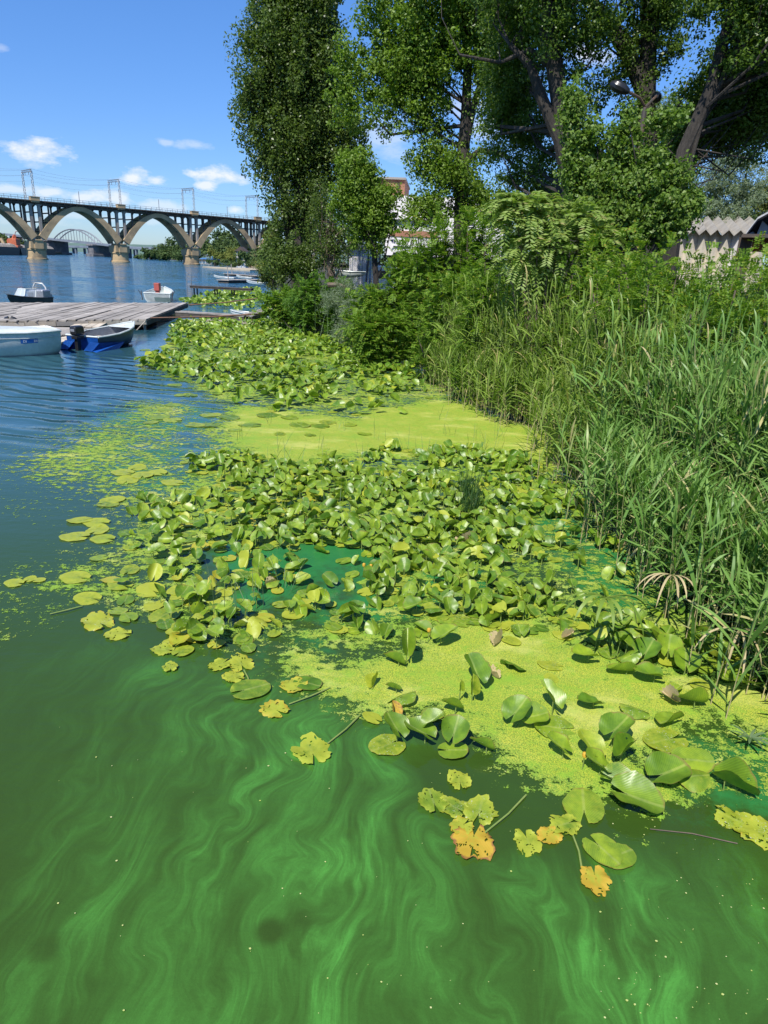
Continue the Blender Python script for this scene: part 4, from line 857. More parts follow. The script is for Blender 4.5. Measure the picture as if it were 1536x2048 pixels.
for px0, px1, py0, py1, mt, nm in ((775, 812, 462, 474, brick_m, 'brick_band'), (812, 870, 462, 474, brick_m, 'brick_band'), (783, 860, 493, 497, dark_gl, 'window'), (783, 860, 506, 511, dark_gl, 'window'), (840, 880, 425, 445, dark_gl, 'window'), (900, 940, 425, 445, dark_gl, 'window'), (960, 1000, 425, 445, dark_gl, 'window'), (752, 772, 415, 432, pink_p, 'side_panel')):
    mb = MB(); wbox(mb, WX(px0), WX(px1), -.06 if nm != 'side_panel' else .2, -.003, WZ(py1), WZ(py0)); o = mb.build(nm, mt, wb)
    if nm == 'window':
        mb = MB(); a0, a1, b0_, b1 = WX(px0), WX(px1), WZ(py1), WZ(py0)
        for q in (a0, (a0+a1)/2, a1): wbox(mb, q-.06, q+.06, -.12, -.063, b0_, b1)
        mb.build('frame', white_p, o)
mb = MB(); wbox(mb, WX(772), WX(850), -.35, -.003, WZ(440), WZ(436)); mb.build('cornice', white_p, wb)
mb = MB()  # small dark painted digits on the wall
def stroke(mb, pts, wd=.1):
    for (xa, ya), (xb, yb) in zip(pts[:-1], pts[1:]):
        a_ = c3+ax[0]*(WX(xa))+[0, 0, WZ(ya)]-ax[1]*.03; b_ = c3+ax[0]*(WX(xb))+[0, 0, WZ(yb)]-ax[1]*.03; mb.bar(a_, b_, .05, wd, ax[1])
stroke(mb, [(781.5, 480.), (780.2, 483.), (783, 483.), (783, 480), (783, 485.6)]); stroke(mb, [(784.6, 480.5), (787, 481), (785.4, 482.8), (787.2, 484.4), (785, 485.8)])
mb.build('wall_number', surf('navy_paint', (.03, .04, .10), (.03, .04, .1), 1, .6, 0), wb)
# timber shed left of stairs
c, ax = frame(722, 50.); c3 = np.array([*c, 0.])
def SXf(px, d_=50.): p = D(px, 540, d_)[:2]-c; return float(p@ax[0][:2])
zt = zat(c, 496); zlo = .9
shed = empty('board_shed', (*c, 1.), 'pale shed of upright boards left of the outdoor stair', 'shed')
xx = np.linspace(SXf(698), SXf(737), 15)
for a_, b_ in zip(xx[:-1], xx[1:]):
    mb = MB(); mb.box(c3+ax[0]*(a_+b_)/2+[0, 0, (zt+zlo)/2], (b_-a_-.02, .05+.02*rg.random(), zt-zlo), ax); mb.build('board', white_p if rg.random() < .7 else grey_sh, shed)
mb = MB(); mb.box(c3+ax[0]*(xx[0]+xx[-1])/2+ax[1]*1.6+[0, 0, (zt+zlo)/2-.05], (xx[-1]-xx[0]-.1, 3.0, zt-zlo-.1), ax); mb.build('inner_wall', grey_sh, shed)
mb = MB(); mb.box(c3+ax[0]*(xx[0]+xx[-1])/2+ax[1]*1.5+[0, 0, zt+.08], (xx[-1]-xx[0]+.5, 3.8, .12), ax); mb.build('roof', roof_m, shed)
mb = MB(); mb.box(c3+ax[0]*(xx[-1]+.12)+ax[1]*.05+[0, 0, (zt+zlo)/2], (.14, .14, zt-zlo), ax); mb.build('corner_post', surf('faded_blue_paint', (.12, .22, .3), (.16, .26, .34), 2, .7), shed)
# stairs
c, ax = frame(748, 48.); c3 = np.array([*c, 0.])
st = empty('outdoor_stair', (*c, 1.), 'steep dark metal outdoor stair with pale treads', 'stair')
zt = zat(c, 517); zlo = zat(c, 558); nst = 15; hw_ = 12*48/FPX*1.05
for i in range(nst):
    t = i/(nst-1); mb = MB(); mb.box(c3+ax[0]*(-.10+.12*t)+ax[1]*(-1.0+2.4*t)+[0, 0, zlo+(zt-zlo)*t], (hw_*1.5, .26, .05), ax); mb.build('tread', grey_sh, st)
for s_ in (-1, 1):
    mb = MB(); a_ = c3+ax[0]*(-.1+s_*(hw_*.75+.05))-ax[1]*1.1+[0, 0, zlo-.1]; b_ = c3+ax[0]*(.02+s_*(hw_*.75+.05))+ax[1]*1.5+[0, 0, zt]
    mb.bar(a_, b_, .06, .22); mb.build('stringer', steel_dark, st)
    mb = MB(); mb.tube([a_+[0, 0, .9], b_+[0, 0, .9]], .03, 5)
    for t in (0, .33, .66, 1): mb.tube([a_*(1-t)+b_*t, a_*(1-t)+b_*t+[0, 0, .9]], .025, 5)
    mb.build('handrail', steel_dark, st)
# van
c, ax = frame(793, 44.); zt = zat(c, 531); zb = max(zt-2.0, .6); c3 = np.array([*c, 0.])
van = empty('parked_van', (*c, zb), 'white van parked beside the stair, only its roof showing above the bushes', 'van')
w_ = 1.25
prof = [(-2.3, .35), (2.25, .35), (2.3, 1.0), (1.75, 1.15), (1.15, 1.9), (.8, 2.0), (-2.2, 2.0), (-2.35, 1.8)]
mb = MB(); v = [c3+ax[0]*x_*.62+ax[1]*(s_*.9+.9)+[0, 0, zb-.05+z_] for s_ in (-1, 1) for x_, z_ in prof]; n8 = len(prof)
mb.add(v, [tuple(range(n8)), tuple(range(n8, 2*n8))[::-1]]+[(i, i+n8, (i+1) % n8+n8, (i+1) % n8) for i in range(n8)]); mb.build('body', surf('white_car_paint', (.8, .8, .8), (.75, .75, .75), 1, .3, 0), van, bevel=.08)
for xw in (-.9, 0.):
    mb = MB(); mb.box(c3+ax[0]*xw*.9-ax[1]*.012+[0, 0, zb+1.45], (.7, .02, .45), ax); mb.build('window', dark_gl, van)
for xw in (-.95, .9):
    mb = MB(); th = np.linspace(0, 2*np.pi, 17)[:-1]; a_ = c3+ax[0]*xw+[0, 0, zb+.3]; mb.tube([a_-ax[1]*.02, a_+ax[1]*.2], .32, 16); mb.build('wheel', black_pl, van)
# grey boat lying on the bank
def hullmesh(L_, stations, thick=.05, zoff=0):
    """stations: list of (x, halfbeam, keelz, sheerz, flare) ; returns outer+inner shell as MB in local frame"""
    S_ = np.array(stations, float); n = len(S_); m_ = 7; th = np.linspace(0, 1, m_)
    outer = np.zeros((n, 2*m_-1, 3)); inner = outer.copy()
    for i, (x, b_, kz, sz, fl_) in enumerate(S_):
        for j, t in enumerate(th):
            yb = b_*(np.sin(t*np.pi/2)**fl_); zb2 = kz+(sz-kz)*(1-np.cos(t*np.pi/2))**1.0
            for s_ in (-1, 1):
                jj = m_-1+s_*j; outer[i, jj] = (x, s_*yb, zb2); inner[i, jj] = (x, s_*max(yb-thick, 0), max(zb2+thick*(1-t), kz+thick) if t < 1 else sz)
    return outer, inner
def place(v, loc, hd, pitch=0):
    ch, sh = math.cos(hd), math.sin(hd); v = np.array(v, float); q = v.copy(); q[..., 0] = v[..., 0]*ch-v[..., 1]*sh+loc[0]; q[..., 1] = v[..., 0]*sh+v[..., 1]*ch+loc[1]; q[..., 2] = v[..., 2]+loc[2]; return q
def boat(name, label, loc, hd, stations, mh, mi, mg, thick=.05, cat='boat', floor=.14):
    root = empty(name, loc, label, cat)
    o_, i_ = hullmesh(1, stations, thick); n, m_ = o_.shape[:2]
    def grid(n, m_, flip, base=0): return [((base+i*m_+j), (base+i*m_+j+1), (base+(i+1)*m_+j+1), (base+(i+1)*m_+j))[::(-1 if flip else 1)] for i in range(n-1) for j in range(m_-1)]
    mb = MB(); mb.add(place(o_.reshape(-1, 3), loc, hd), grid(n, m_, False)+[tuple(range(m_))]); mb.build('hull', mh, root, True)
    mb = MB(); mb.add(place(i_.reshape(-1, 3), loc, hd), grid(n, m_, True)+[tuple(range(m_))[::-1]]); mb.build('inner_shell', mi, root, True)
    mb = MB(); rim = [o_[i, 0]+[0, -.015, .012] for i in range(n)]; rim2 = [o_[i, -1]+[0, .015, .012] for i in range(n)]
    for q in (rim, rim2):
        q = place(np.array(q), loc, hd); mb.tube(q, thick*.62, 6)
    mb.tube(place(np.array([o_[0, 0]+[0, 0, .012], o_[0, -1]+[0, 0, .012]]), loc, hd), thick*.6, 6)
    mb.build('gunwale', mg, root, True)
    fl_ = []; fz = max(s[2] for s in stations[:3])+floor
    mb = MB(); idx = [i for i in range(n) if stations[i][2]+floor < fz+.25 and stations[i][1] > .15]
    L1 = [(stations[i][0], -stations[i][1]*.72, fz) for i in idx]; L2 = [(stations[i][0], stations[i][1]*.72, fz) for i in idx]
    mb.add(place(np.array(L1+L2[::-1]), loc, hd), [tuple(range(2*len(idx)))]); mb.build('floor', mi, root)
    return root
# white dinghy cut off at the left
pe = G(112, 709); pw = G(0, 712.5); hdv = (pw-pe)[:2]; hdv = hdv/np.linalg.norm(hdv); hd = math.atan2(hdv[1], hdv[0])+.10
dirv = np.array([math.cos(hd), math.sin(hd)]); perp = np.array([-dirv[1], dirv[0]]); sgn = -1 if (perp@(-pe[:2])) > 0 else 1
loc = np.array([*(pe[:2]+perp*sgn*.55-dirv*.12), 0.])
zs = .70
st_w = [(-.10, .50, .02, zs-.02, .8), (0, .60, -.10, zs+.0, .75), (.3, .70, -.16, zs-.01, .62), (.9, .78, -.18, zs-.03, .55), (1.7, .80, -.18, zs-.02, .55), (2.6, .74, -.16, zs+.03, .62), (3.4, .52, -.10, zs+.12, .8), (3.9, .25, .05, zs+.2, 1.), (4.15, .03, .4, zs+.26, 1.)]
wbt = boat('white_dinghy', 'white fibreglass boat moored at the pontoon, cut off by the left edge', loc, hd, st_w, white_grp, white_grp, white_grp, .06)
mb = MB(); dk = [(s[0], s[1]-.05, s[3]+.02) for s in st_w[1:]]
mb.add(place(np.array([(a_, -b_, c_) for a_, b_, c_ in dk]+[(a_, b_, c_) for a_, b_, c_ in dk[::-1]]), loc, hd), [tuple(range(2*len(dk)))]); mb.build('foredeck', white_grp, wbt)
q = [(s[0], -sgn*-1*0, 0) for s in st_w]
side = 1 if sgn < 0 else -1     # local y side facing camera
mb = MB(); mb.tube(place(np.array([(s[0], side*(s[1]*.985+.012), s[3]-.14) for s in st_w[1:-2]]), loc, hd), .016, 5); mb.build('rub_strake', white_grp, wbt)
def onhull(x, zf_):   # point on the side facing the camera
    b_ = np.interp(x, [s[0] for s in st_w], [s[1] for s in st_w]); kz = np.interp(x, [s[0] for s in st_w], [s[2] for s in st_w]); sz = np.interp(x, [s[0] for s in st_w], [s[3] for s in st_w]); fl_ = np.interp(x, [s[0] for s in st_w], [s[4] for s in st_w])
    t = math.acos(1-zf_)/(math.pi/2); return place(np.array([x, side*(b_*math.sin(t*math.pi/2)**fl_+.006), kz+(sz-kz)*zf_]), loc, hd)
def plate(mb, x0, x1, z0, z1, lift=0):
    out = np.array([*(-perp*sgn), 0])*lift
    a_, b_, c_, d_ = onhull(x0, z0)+out, onhull(x1, z0)+out, onhull(x1, z1)+out, onhull(x0, z1)+out
    mb.add([a_, b_, c_, d_], [(0, 1, 2, 3)] if side > 0 else [(3, 2, 1, 0)])
    return mb
xr = .62; mb = MB(); [plate(mb, xr+i*.06, xr+(i+1)*.06, .66, .80, .006) for i in range(8)]; pl_ = mb.build('registration_plate', surf('blue_sticker', (.02, .13, .42), (.02, .13, .42), 1, .5, 0), wbt)
mb = MB()
for a_, b_, c_, d_ in ((.395, .41, .69, .77), (.36, .395, .755, .77), (.36, .395, .69, .705), (.325, .345, .69, .77), (.345, .36, .72, .735), (.02, .035, .69, .77), (.05, .065, .69, .77), (.035, .05, .725, .74), (.08, .10, .69, .77), (.1, .12, .75, .77), (.1, .12, .69, .71)): plate(mb, xr+a_, xr+b_, a_*0+c_, d_, .012)
mb.build('plate_mark', floatwhite, pl_)
# blue and white boat
stn = G(164, 700); bow = G(252, 687); hb = bow[:2]-stn[:2]; Lb = 3.3; hd = math.atan2(hb[1], hb[0]); loc = np.array([stn[0], stn[1]+.1, 0.])
st_b = [(0, .60, -.08, .42, .42), (.4, .64, -.10, .43, .42), (1.0, .66, -.10, .46, .45), (1.6, .58, -.08, .52, .6), (2.1, .42, -.04, .58, .8), (2.45, .2, .08, .65, 1.), (2.7, .02, .35, .70, 1.)]
bb = boat('motor_dinghy', 'small blue and white aluminium boat with a black outboard motor beside the pontoon', loc, hd, st_b, surf('dark_blue_hull', (.03, .05, .10), (.04, .06, .1), 3, .35, .05, c3=(.06, .07, .08)), alu, white_grp, .05)
def BLc(x, y, z): return place(np.array([x, y, z], float), loc, hd)
mb = MB(); mb.add([BLc(-.006, -.58, .0), BLc(-.006, .58, .0), BLc(-.006, .60, .40), BLc(-.006, -.60, .40)], [(3, 2, 1, 0), (0, 1, 2, 3)]); mb.build('transom', blue_paint, bb)
mb = MB()  # side sponsons/floats at the stern
for s_ in (-1, 1):
    mb.add([BLc(-.35, s_*.62, .02), BLc(-.35, s_*.3, .02), BLc(-.02, s_*.3, .26), BLc(-.02, s_*.66, .26), BLc(1.2, s_*.70, .20), BLc(-.35, s_*.78, .0), BLc(.8, s_*.74, -.02)],
           [(0, 1, 2, 3), (0, 3, 4), (0, 4, 6, 5), (3, 2, 1, 0), (4, 3, 0), (5, 6, 4, 0)])
mb.build('stern_float', blue_paint, bb)
for x_ in (.6, 1.3):
    mb = MB(); mb.box(BLc(x_, 0, .28), (.26, 1.0, .035), (np.array([math.cos(hd), math.sin(hd), 0]), np.array([-math.sin(hd), math.cos(hd), 0]), np.array([0, 0, 1.]))); mb.build('seat', plank_pale if x_ > 1 else surf('pink_board', (.5, .3, .22), (.45, .28, .2), 3, .8), bb)
mb = MB(); mb.add([BLc(1.95, -.46, .57), BLc(1.95, .46, .57), BLc(2.45, .2, .655), BLc(2.68, 0, .70), BLc(2.45, -.2, .655)], [(0, 1, 2, 3, 4), (4, 3, 2, 1, 0)]); mb.build('foredeck', white_grp, bb)
axb = (np.array([math.cos(hd), math.sin(hd), 0]), np.array([-math.sin(hd), math.cos(hd), 0]), np.array([0, 0, 1.]))
mot = empty('outboard_motor', tuple(BLc(-.2, -.02, .1)), 'black outboard motor clamped on the stern of the blue boat', 'outboard motor')
mb = MB(); mb.box(BLc(-.22, -.02, .62), (.42, .27, .30), axb); mb.build('cowling', black_pl, mot, bevel=.07)
mb = MB(); mb.box(BLc(-.22, -.02, .41), (.34, .22, .1), axb); mb.box(BLc(-.24, -.02, .16), (.17, .11, .52), axb); mb.box(BLc(-.26, -.02, -.02), (.36, .2, .03), axb); mb.build('leg', black_pl, mot, bevel=.02)
mb = MB(); mb.box(BLc(-.434, -.02, .64), (.008, .15, .08), axb); mb.build('badge', alu, mot)
mb = MB(); mb.tube([BLc(0, -.02, .5), BLc(.3, .06, .56), BLc(.5, .08, .56)], .02, 6); mb.build('tiller', black_pl, mot)
# dark boat beyond the pontoon
q0 = G(26, 616); q1 = G(92, 611); hv = (q0-q1)[:2]; hd = math.atan2(hv[1], hv[0]); Ld = np.linalg.norm(hv); loc = np.array([*q1[:2], 0.]); sc_ = Ld/3.0
st_d = [(0, .7, -.1, .62, .5), (.8, .75, -.12, .64, .5), (1.8, .72, -.12, .68, .55), (2.6, .52, -.05, .76, .75), (3.2, .25, .12, .86, 1.), (3.6, .03, .5, .95, 1.)]
st_d = [(a_*sc_*.92, b_*sc_*.8, c_, d_*.72, e_) for a_, b_, c_, d_, e_ in st_d]
db = boat('dark_motorboat', 'dark hulled motorboat with windscreen moored behind the pontoon', loc, hd, st_d, dark_hull, alu, dark_hull, .05)
def P3(x, y, z): return place(np.array([x*sc_*.92, y*sc_*.8, z*.76], float), loc, hd)
glassm = Mat('clear_windscreen'); glassm.set(Base_Color=(.75, .82, .85), Roughness=.08, Alpha=.45); glassm = glassm.m
mb = MB(); mb.add([P3(1.7, -.66, .7), P3(1.7, .66, .7), P3(1.5, .58, 1.25), P3(1.5, -.58, 1.25), P3(2.5, -.4, .78), P3(2.5, .4, .78), P3(2.2, .3, 1.25), P3(2.2, -.3, 1.25)], [(4, 5, 6, 7), (0, 4, 7, 3), (1, 5, 6, 2)]); wsn = mb.build('windscreen', glassm, db)
mb = MB()
for a_, b_ in ((3, 7), (7, 6), (6, 2), (0, 3), (1, 2), (4, 7), (5, 6)):
    pts = [P3(1.7, -.66, .7), P3(1.7, .66, .7), P3(1.5, .58, 1.25), P3(1.5, -.58, 1.25), P3(2.5, -.4, .78), P3(2.5, .4, .78), P3(2.2, .3, 1.25), P3(2.2, -.3, 1.25)]; mb.tube([pts[a_], pts[b_]], .025, 5)
mb.build('frame', white_grp, wsn)
mb = MB(); mb.tube([P3(.35, -.6, .65), P3(.45, -.5, 1.35), P3(.5, -.3, 1.6), P3(.5, .3, 1.6), P3(.45, .5, 1.35), P3(.35, .6, .65)], .04, 6); mb.build('roll_bar', floatwhite, db, True)
axd = (np.array([math.cos(hd), math.sin(hd), 0]), np.array([-math.sin(hd), math.cos(hd), 0]), np.array([0, 0, 1.]))
mb = MB(); mb.box(P3(.6, .1, .85), (.7, .9, .5), axd); mb.build('engine_cover', alu, db, bevel=.08)
mb = MB(); mb.tube([P3(1.05, -.3, .7), P3(1.1, -.3, .95)], .14, 10); mb.build('steering_wheel', black_pl, db)
mb = MB(); mb.tube([P3(0, .2, .55), P3(-.4, .2, .7), P3(-.6, .2, .5)], .04, 5); mb.box(P3(-.25, 0, .6), (.4, .4, .35), axd); mb.build('stern_motor', alu, db, bevel=.05)
mb = MB(); mb.lathe(P3(.5, -.95, .25), [(.02, 0), (.09, .06), (.1, .2), (.03, .34)], 10); mb.build('fender', floatwhite, db, True)
mb = MB(); mb.tube([P3(-.1, -.6, .65), P3(-.9, -1.4, .5)], .02, 5); mb.build('mooring_rope', floatwhite, db)
# white boat stern with red cover
q0 = G(312, 604.5); loc = np.array([q0[0], q0[1]+.3, 0.]); hd = math.radians(100)
st_s = [(0, .85, -.1, .55, .4), (.6, .88, -.12, .56, .4), (1.6, .85, -.12, .6, .45), (2.6, .6, -.05, .7, .7), (3.4, .05, .3, .85, 1.)]
sb = boat('white_motorboat', 'white boat seen stern on behind the pontoon with a red box', loc, hd, st_s, white_grp, white_grp, white_grp, .05)
mb = MB(); mb.add([place(np.array(p_, float), loc, hd) for p_ in ((-.005, .2, .3), (-.005, -.85, .3), (-.005, -.85, .02), (-.005, .1, .02))], [(0, 1, 2, 3), (3, 2, 1, 0)]); mb.build('stern_patch', surf('grey_green_panel', (.22, .3, .28), (.2, .28, .26), 2, .5), sb)
mb = MB(); mb.box(place(np.array([.4, .0, .95]), loc, hd), (.35, .42, .5)); mb.box(place(np.array([.4, .0, .62]), loc, hd), (.25, .3, .2)); mb.build('red_seat_box', red_p, sb, bevel=.03)
for s_ in (-1, 1):
    mb = MB(); mb.tube([place(np.array([0., s_*.95, .1]), loc, hd), place(np.array([0., s_*1.0, .7]), loc, hd)], .03, 5); mb.tube([place(np.array([0., s_*1.02, .45]), loc, hd), place(np.array([-.1, s_*1.15, .75]), loc, hd)], .02, 5); mb.build('cleat_post', steel_dark, sb)
# boats on the bank
b0 = D(697, 545, 40.); zb = zat(b0[:2], 555); loc = np.array([b0[0], b0[1], zb])
boat('grey_rowing_boat', 'pale grey open boat propped up on the bank under the shed', loc+[-.9, 0, 0], math.radians(-12), [(0, .35, 0, .36, .5), (.5, .38, -.02, .34, .5), (1.2, .36, 0, .3, .6), (1.7, .2, .1, .32, .9), (1.9, .02, .2, .33, 1.)], white_grp, grey_sh, white_grp, .04)
loc = G(548, 640); loc = np.array([loc[0], loc[1], 0.])
boat('pale_green_boat', 'pale green boat hull half hidden in the plants at the gangway end', loc, math.radians(165), [(0, .4, -.05, .25, .5), (.8, .42, -.08, .24, .5), (1.6, .38, -.05, .27, .6), (2.2, .2, .02, .32, .9), (2.5, .02, .2, .36, 1.)], white_grp, grey_sh, white_grp, .04)
# timber log on the bank, stick
a_ = D(655, 570, 27.); b_ = D(695, 574, 27.); mb = MB(); mb.tube([a_, (a_+b_)/2+[0, 0, .04], b_], [.09, .08, .06], 8); tag(mb.build('driftwood_log', twig_m, None, True), 'bleached log lying on the bank under the bright bushes', 'log')
a_ = G(570, 606, .6); b_ = a_+(D(589, 552, np.hypot(*a_[:2]))-a_); mb = MB(); mb.tube([a_, b_], [.045, .035], 6); tag(mb.build('leaning_pole', plank_pale, None, True), 'thin leaning wooden pole at the end of the gangway', 'pole')

# ================================================================== PONTOONS AND JETTIES
A = G(293, 638, .45)[:2]; B = G(375, 605.5, .45)[:2]; C = G(100, 605, .45)[:2]
pd = (B-A); PL = np.linalg.norm(pd); pd /= PL; fd = C-B; FLn = np.linalg.norm(fd); fd /= FLn
up = np.array([0, 0, 1.])
pon = empty('timber_pontoon', (*A, 0), 'large plank topped floating pontoon, the higher one, at the left', 'pontoon')
fdn = fd-pd*(fd@pd); fdn /= np.linalg.norm(fdn); wtot = FLn+5; npk = int(wtot*abs(fd@fdn)/.30)
axp = (np.array([*pd, 0]), np.array([*fdn, 0]), up)
step = .30/abs(fd@fdn)
for i in range(npk):
    s0 = (i+.5)*step; n_seg = 2 if i % 3 else 3; cuts = sorted([0, 1]+[ (.35+.3*rg.random()) if n_seg == 2 else q for q in ([1] if n_seg == 2 else [.3+.1*rg.random(), .65+.1*rg.random()])][:n_seg-1])
    for a_, b_ in zip(cuts[:-1], cuts[1:]):
        st_ = A+fd*s0; c2 = st_+pd*PL*(a_+b_)/2+pd*rg.normal()*.02
        mb = MB(); mb.box((*c2, .425+rg.normal()*.010), ((b_-a_)*PL-.015, .275+rg.normal()*.006, .05), axp); mb.build('plank', plank_m, pon)
for i, (s0, s1) in enumerate(((0, 1.1), (1.12, 2.3), (2.32, 3.5), (3.52, 4.6), (4.62, 5.9), (5.92, 7.2), (7.22, 9.), (9.02, 11.), (11.02, 13))):
    mb = MB(); a_ = A+fd*s0-pd*.03; b_ = A+fd*s1-pd*.03; mb.bar((*a_, .31+.01*rg.normal()), (*b_, .31+.01*rg.normal()), .05, .17); mb.build('fascia_board', plank_pale if i != 2 else plank_m, pon)
mb = MB()
for t in np.linspace(.02, .98, 5): mb.bar((*(A+pd*PL*t+fd*.05), .26), (*(A+pd*PL*t+fd*wtot), .26), .14, .2)
mb.bar((*(A-fd*-.02), .3), (*(B+fd*.02), .3), .1, .2); mb.build('bearer', wood_dark, pon)
for s0 in (.8, 3.0, 5.2, 7.6):
    for t in (.1, .5, .9):
        mb = MB(); c2 = A+fd*s0+pd*PL*t; mb.tube([(*c2-0*up[:2], -.25), (*(c2+fd*1.5), -.25)], .34, 12); mb.build('float_drum', steel_dark, pon, True)
mb = MB(); c2 = A+fd*.12+pd*.1; mb.tube([(*c2, -.4), (*c2, .3)], .06, 7); mb.build('mooring_post', plank_m, pon)
mb = MB(); q = A+fd*.05; hp = bow[:2]; mb.tube([(*q, .38), (*(q*.5+hp*.5), .22), (*hp, .62)], .018, 5); tag(mb.build('mooring_rope', plank_pale, None), 'rope from the pontoon corner to the bow of the blue boat', 'rope')
# lower pontoon
pts = [G(x, y, .22)[:2] for x, y in ((121, 670), (190, 655), (225, 641), (-60, 645), (-60, 668))]
lo = empty('low_pontoon', (*pts[0], 0), 'lower pale plank pontoon between the white boat and the high one', 'pontoon')
e1 = pts[1]-pts[0]; e1l = np.linalg.norm(e1); e1u = e1/e1l; lw_ = pts[3]-G(195, 650, .22)[:2]; lw_ /= np.linalg.norm(lw_)
LWn = np.linalg.norm(G(-160, 650, .22)[:2]-pts[1]); e1n = 2.6*e1l if e1l < 1.5 else e1l
K = max(6, int(np.linalg.norm(G(190, 655, .22)[:2]-G(121, 670, .22)[:2])/.24)); axl = None
for i in range(K):
    p0 = pts[0]+e1*(i+.5)/K; xdir = lw_; ydir = np.array([-xdir[1], xdir[0]]); ln = 6.5
    mb = MB(); c2 = p0+xdir*(ln/2-.02*rg.random()); mb.box((*c2, .2+rg.normal()*.008), (ln, e1l/K*abs(e1u@ydir)-.02, .045), (np.array([*xdir, 0]), np.array([*ydir, 0]), up)); mb.build('plank', plank_m, lo)
mb = MB(); mb.bar((*(pts[0]+lw_*-.03), .12), (*(pts[1]+lw_*-.03), .12), .08, .14); mb.bar((*(pts[0]+lw_*2.5), .1), (*(pts[1]+lw_*2.5), .1), .1, .14); mb.bar((*(pts[0]+lw_*5.5), .1), (*(pts[1]+lw_*5.5), .1), .1, .14); mb.build('bearer', wood_dark, lo)
for k_, (x0_, x1_) in enumerate(((.6, 1.6), (3.6, 4.6))):
    mb = MB(); mb.tube([(*(pts[0]*.5+pts[1]*.5+lw_*x0_), -.12), (*(pts[0]*.5+pts[1]*.5+lw_*x1_), -.12)], .25, 10); mb.build('float_drum', steel_dark, lo, True)
# second lower strip nearer the blue boat
p0 = G(118, 684, .16)[:2]; p1 = G(172, 668, .16)[:2]
for i in range(3):
    pass
strip = empty('walkway_plank', (*p0, 0), 'narrow board walkway just behind the stern of the blue boat', 'walkway')
d_ = p1-p0; L_ = np.linalg.norm(d_); d_ /= L_; nn_ = np.array([-d_[1], d_[0]])
for i in range(3):
    mb = MB(); c2 = (p0+p1)/2+nn_*(i*.17); mb.box((*c2, .14+rg.normal()*.006), (L_, .155, .04), (np.array([*d_, 0]), np.array([*nn_, 0]), up)); mb.build('plank', plank_pale, strip)
mb = MB(); mb.box((*((p0+p1)/2+nn_*.17), -.02), (L_*.9, .4, .26), (np.array([*d_, 0]), np.array([*nn_, 0]), up)); mb.build('float_block', wood_dark, strip)
# boarding planks between pontoons
for nm, (x0_, y0_, x1_, y1_, x2_, y2_) in enumerate(((70, 638, 108, 640, 50, 649), (168, 639, 222, 641, 140, 652))):
    a_ = G(x0_, y0_, .36)[:2]; b_ = G(x1_, y1_, .36)[:2]; c_ = G(x2_, y2_, .27)[:2]; r_ = empty('boarding_ramp', (*a_, .2), ('left' if nm == 0 else 'right')+' one of two pale board ramps joining the high and low pontoons', 'ramp', 'board ramps between the pontoons')
    for i in range(4):
        t0, t1 = i/4+.01, (i+1)/4-.01
        q = [(*(a_+(b_-a_)*t0), .36), (*(a_+(b_-a_)*t1), .36), (*(c_+(b_-a_)*t1), .27), (*(c_+(b_-a_)*t0), .27)]
        mb = MB(); mb.add(q+[(x, y, z-.035) for x, y, z in q], [(3, 2, 1, 0), (0, 1, 2, 3), (4, 5, 6, 7), (0, 1, 5, 4), (1, 2, 6, 5), (2, 3, 7, 6), (3, 0, 4, 7)][1:]); mb.build('plank', plank_pale, r_)
# car tyre fender under the left edge
c2 = G(22, 646, .3); mb = MB(); th = np.linspace(0, 2*np.pi, 19); mb.tube([(c2[0]+.30*math.cos(t), c2[1], .18+.30*math.sin(t)) for t in th], .09, 8); tag(mb.build('tyre_fender', black_pl, None, True), 'worn grey tyre hung as a fender on the pontoon at the left edge', 'tyre')
# gangway to the bank
def jetty(name, label, cat, pts, width, zs_, nplank, mat_, posts=(), beam=.12, thick=.05):
    r_ = empty(name, (*pts[0], 0), label, cat)
    for (p, q, za, zb2, n) in zip(pts[:-1], pts[1:], zs_[:-1], zs_[1:], nplank):
        p = np.array(p); q = np.array(q); d_ = q-p; L_ = np.linalg.norm(d_); d_ /= L_; nn_ = np.array([-d_[1], d_[0]])
        for i in range(n):
            off_ = (i-(n-1)/2)*width/n; a_ = np.array([*(p+nn_*off_), za+rg.normal()*.006]); b_ = np.array([*(q+nn_*off_), zb2+rg.normal()*.006]); mb = MB(); mb.bar(a_, b_, width/n-.015, thick); mb.build('plank', mat_, r_)
        mb = MB()
        for s_ in (-1, 1): mb.bar((*(p+nn_*s_*width*.42), za-thick/2-beam/2-.004), (*(q+nn_*s_*width*.42), zb2-thick/2-beam/2-.004), .07, beam)
        mb.build('side_beam', wood_dark if beam < .2 else plank_pale, r_)
    for (x_, y_, z_) in posts:
        mb = MB(); mb.tube([(x_, y_, -.6), (x_, y_, z_)], .055, 7); mb.build('post', steel_dark if z_ < 1.5 else plank_m, r_)
    return r_
g0 = G(356, 622, .45)[:2]; g1 = G(492, 630, .42)[:2]; g2 = G(562, 612, .75)[:2]
jetty('gangway', 'plank gangway from the pontoon to the overgrown bank', 'gangway', [g0, g1, g2], .8, [.42, .38, .75], [3, 3], plank_m, [(*G(400, 645)[:2], .34), (*G(450, 647)[:2], .33), (*G(508, 643)[:2], .5)], .14)
pa = G(356, 637, .25)[:2]; pb = G(520, 643, .2)[:2]
mb = MB(); mb.bar((*pa, .16), (*pb, .14), .12, .14); tag(mb.build('floating_beam', plank_pale, None), 'long pale beam floating along the near side of the gangway', 'beam')
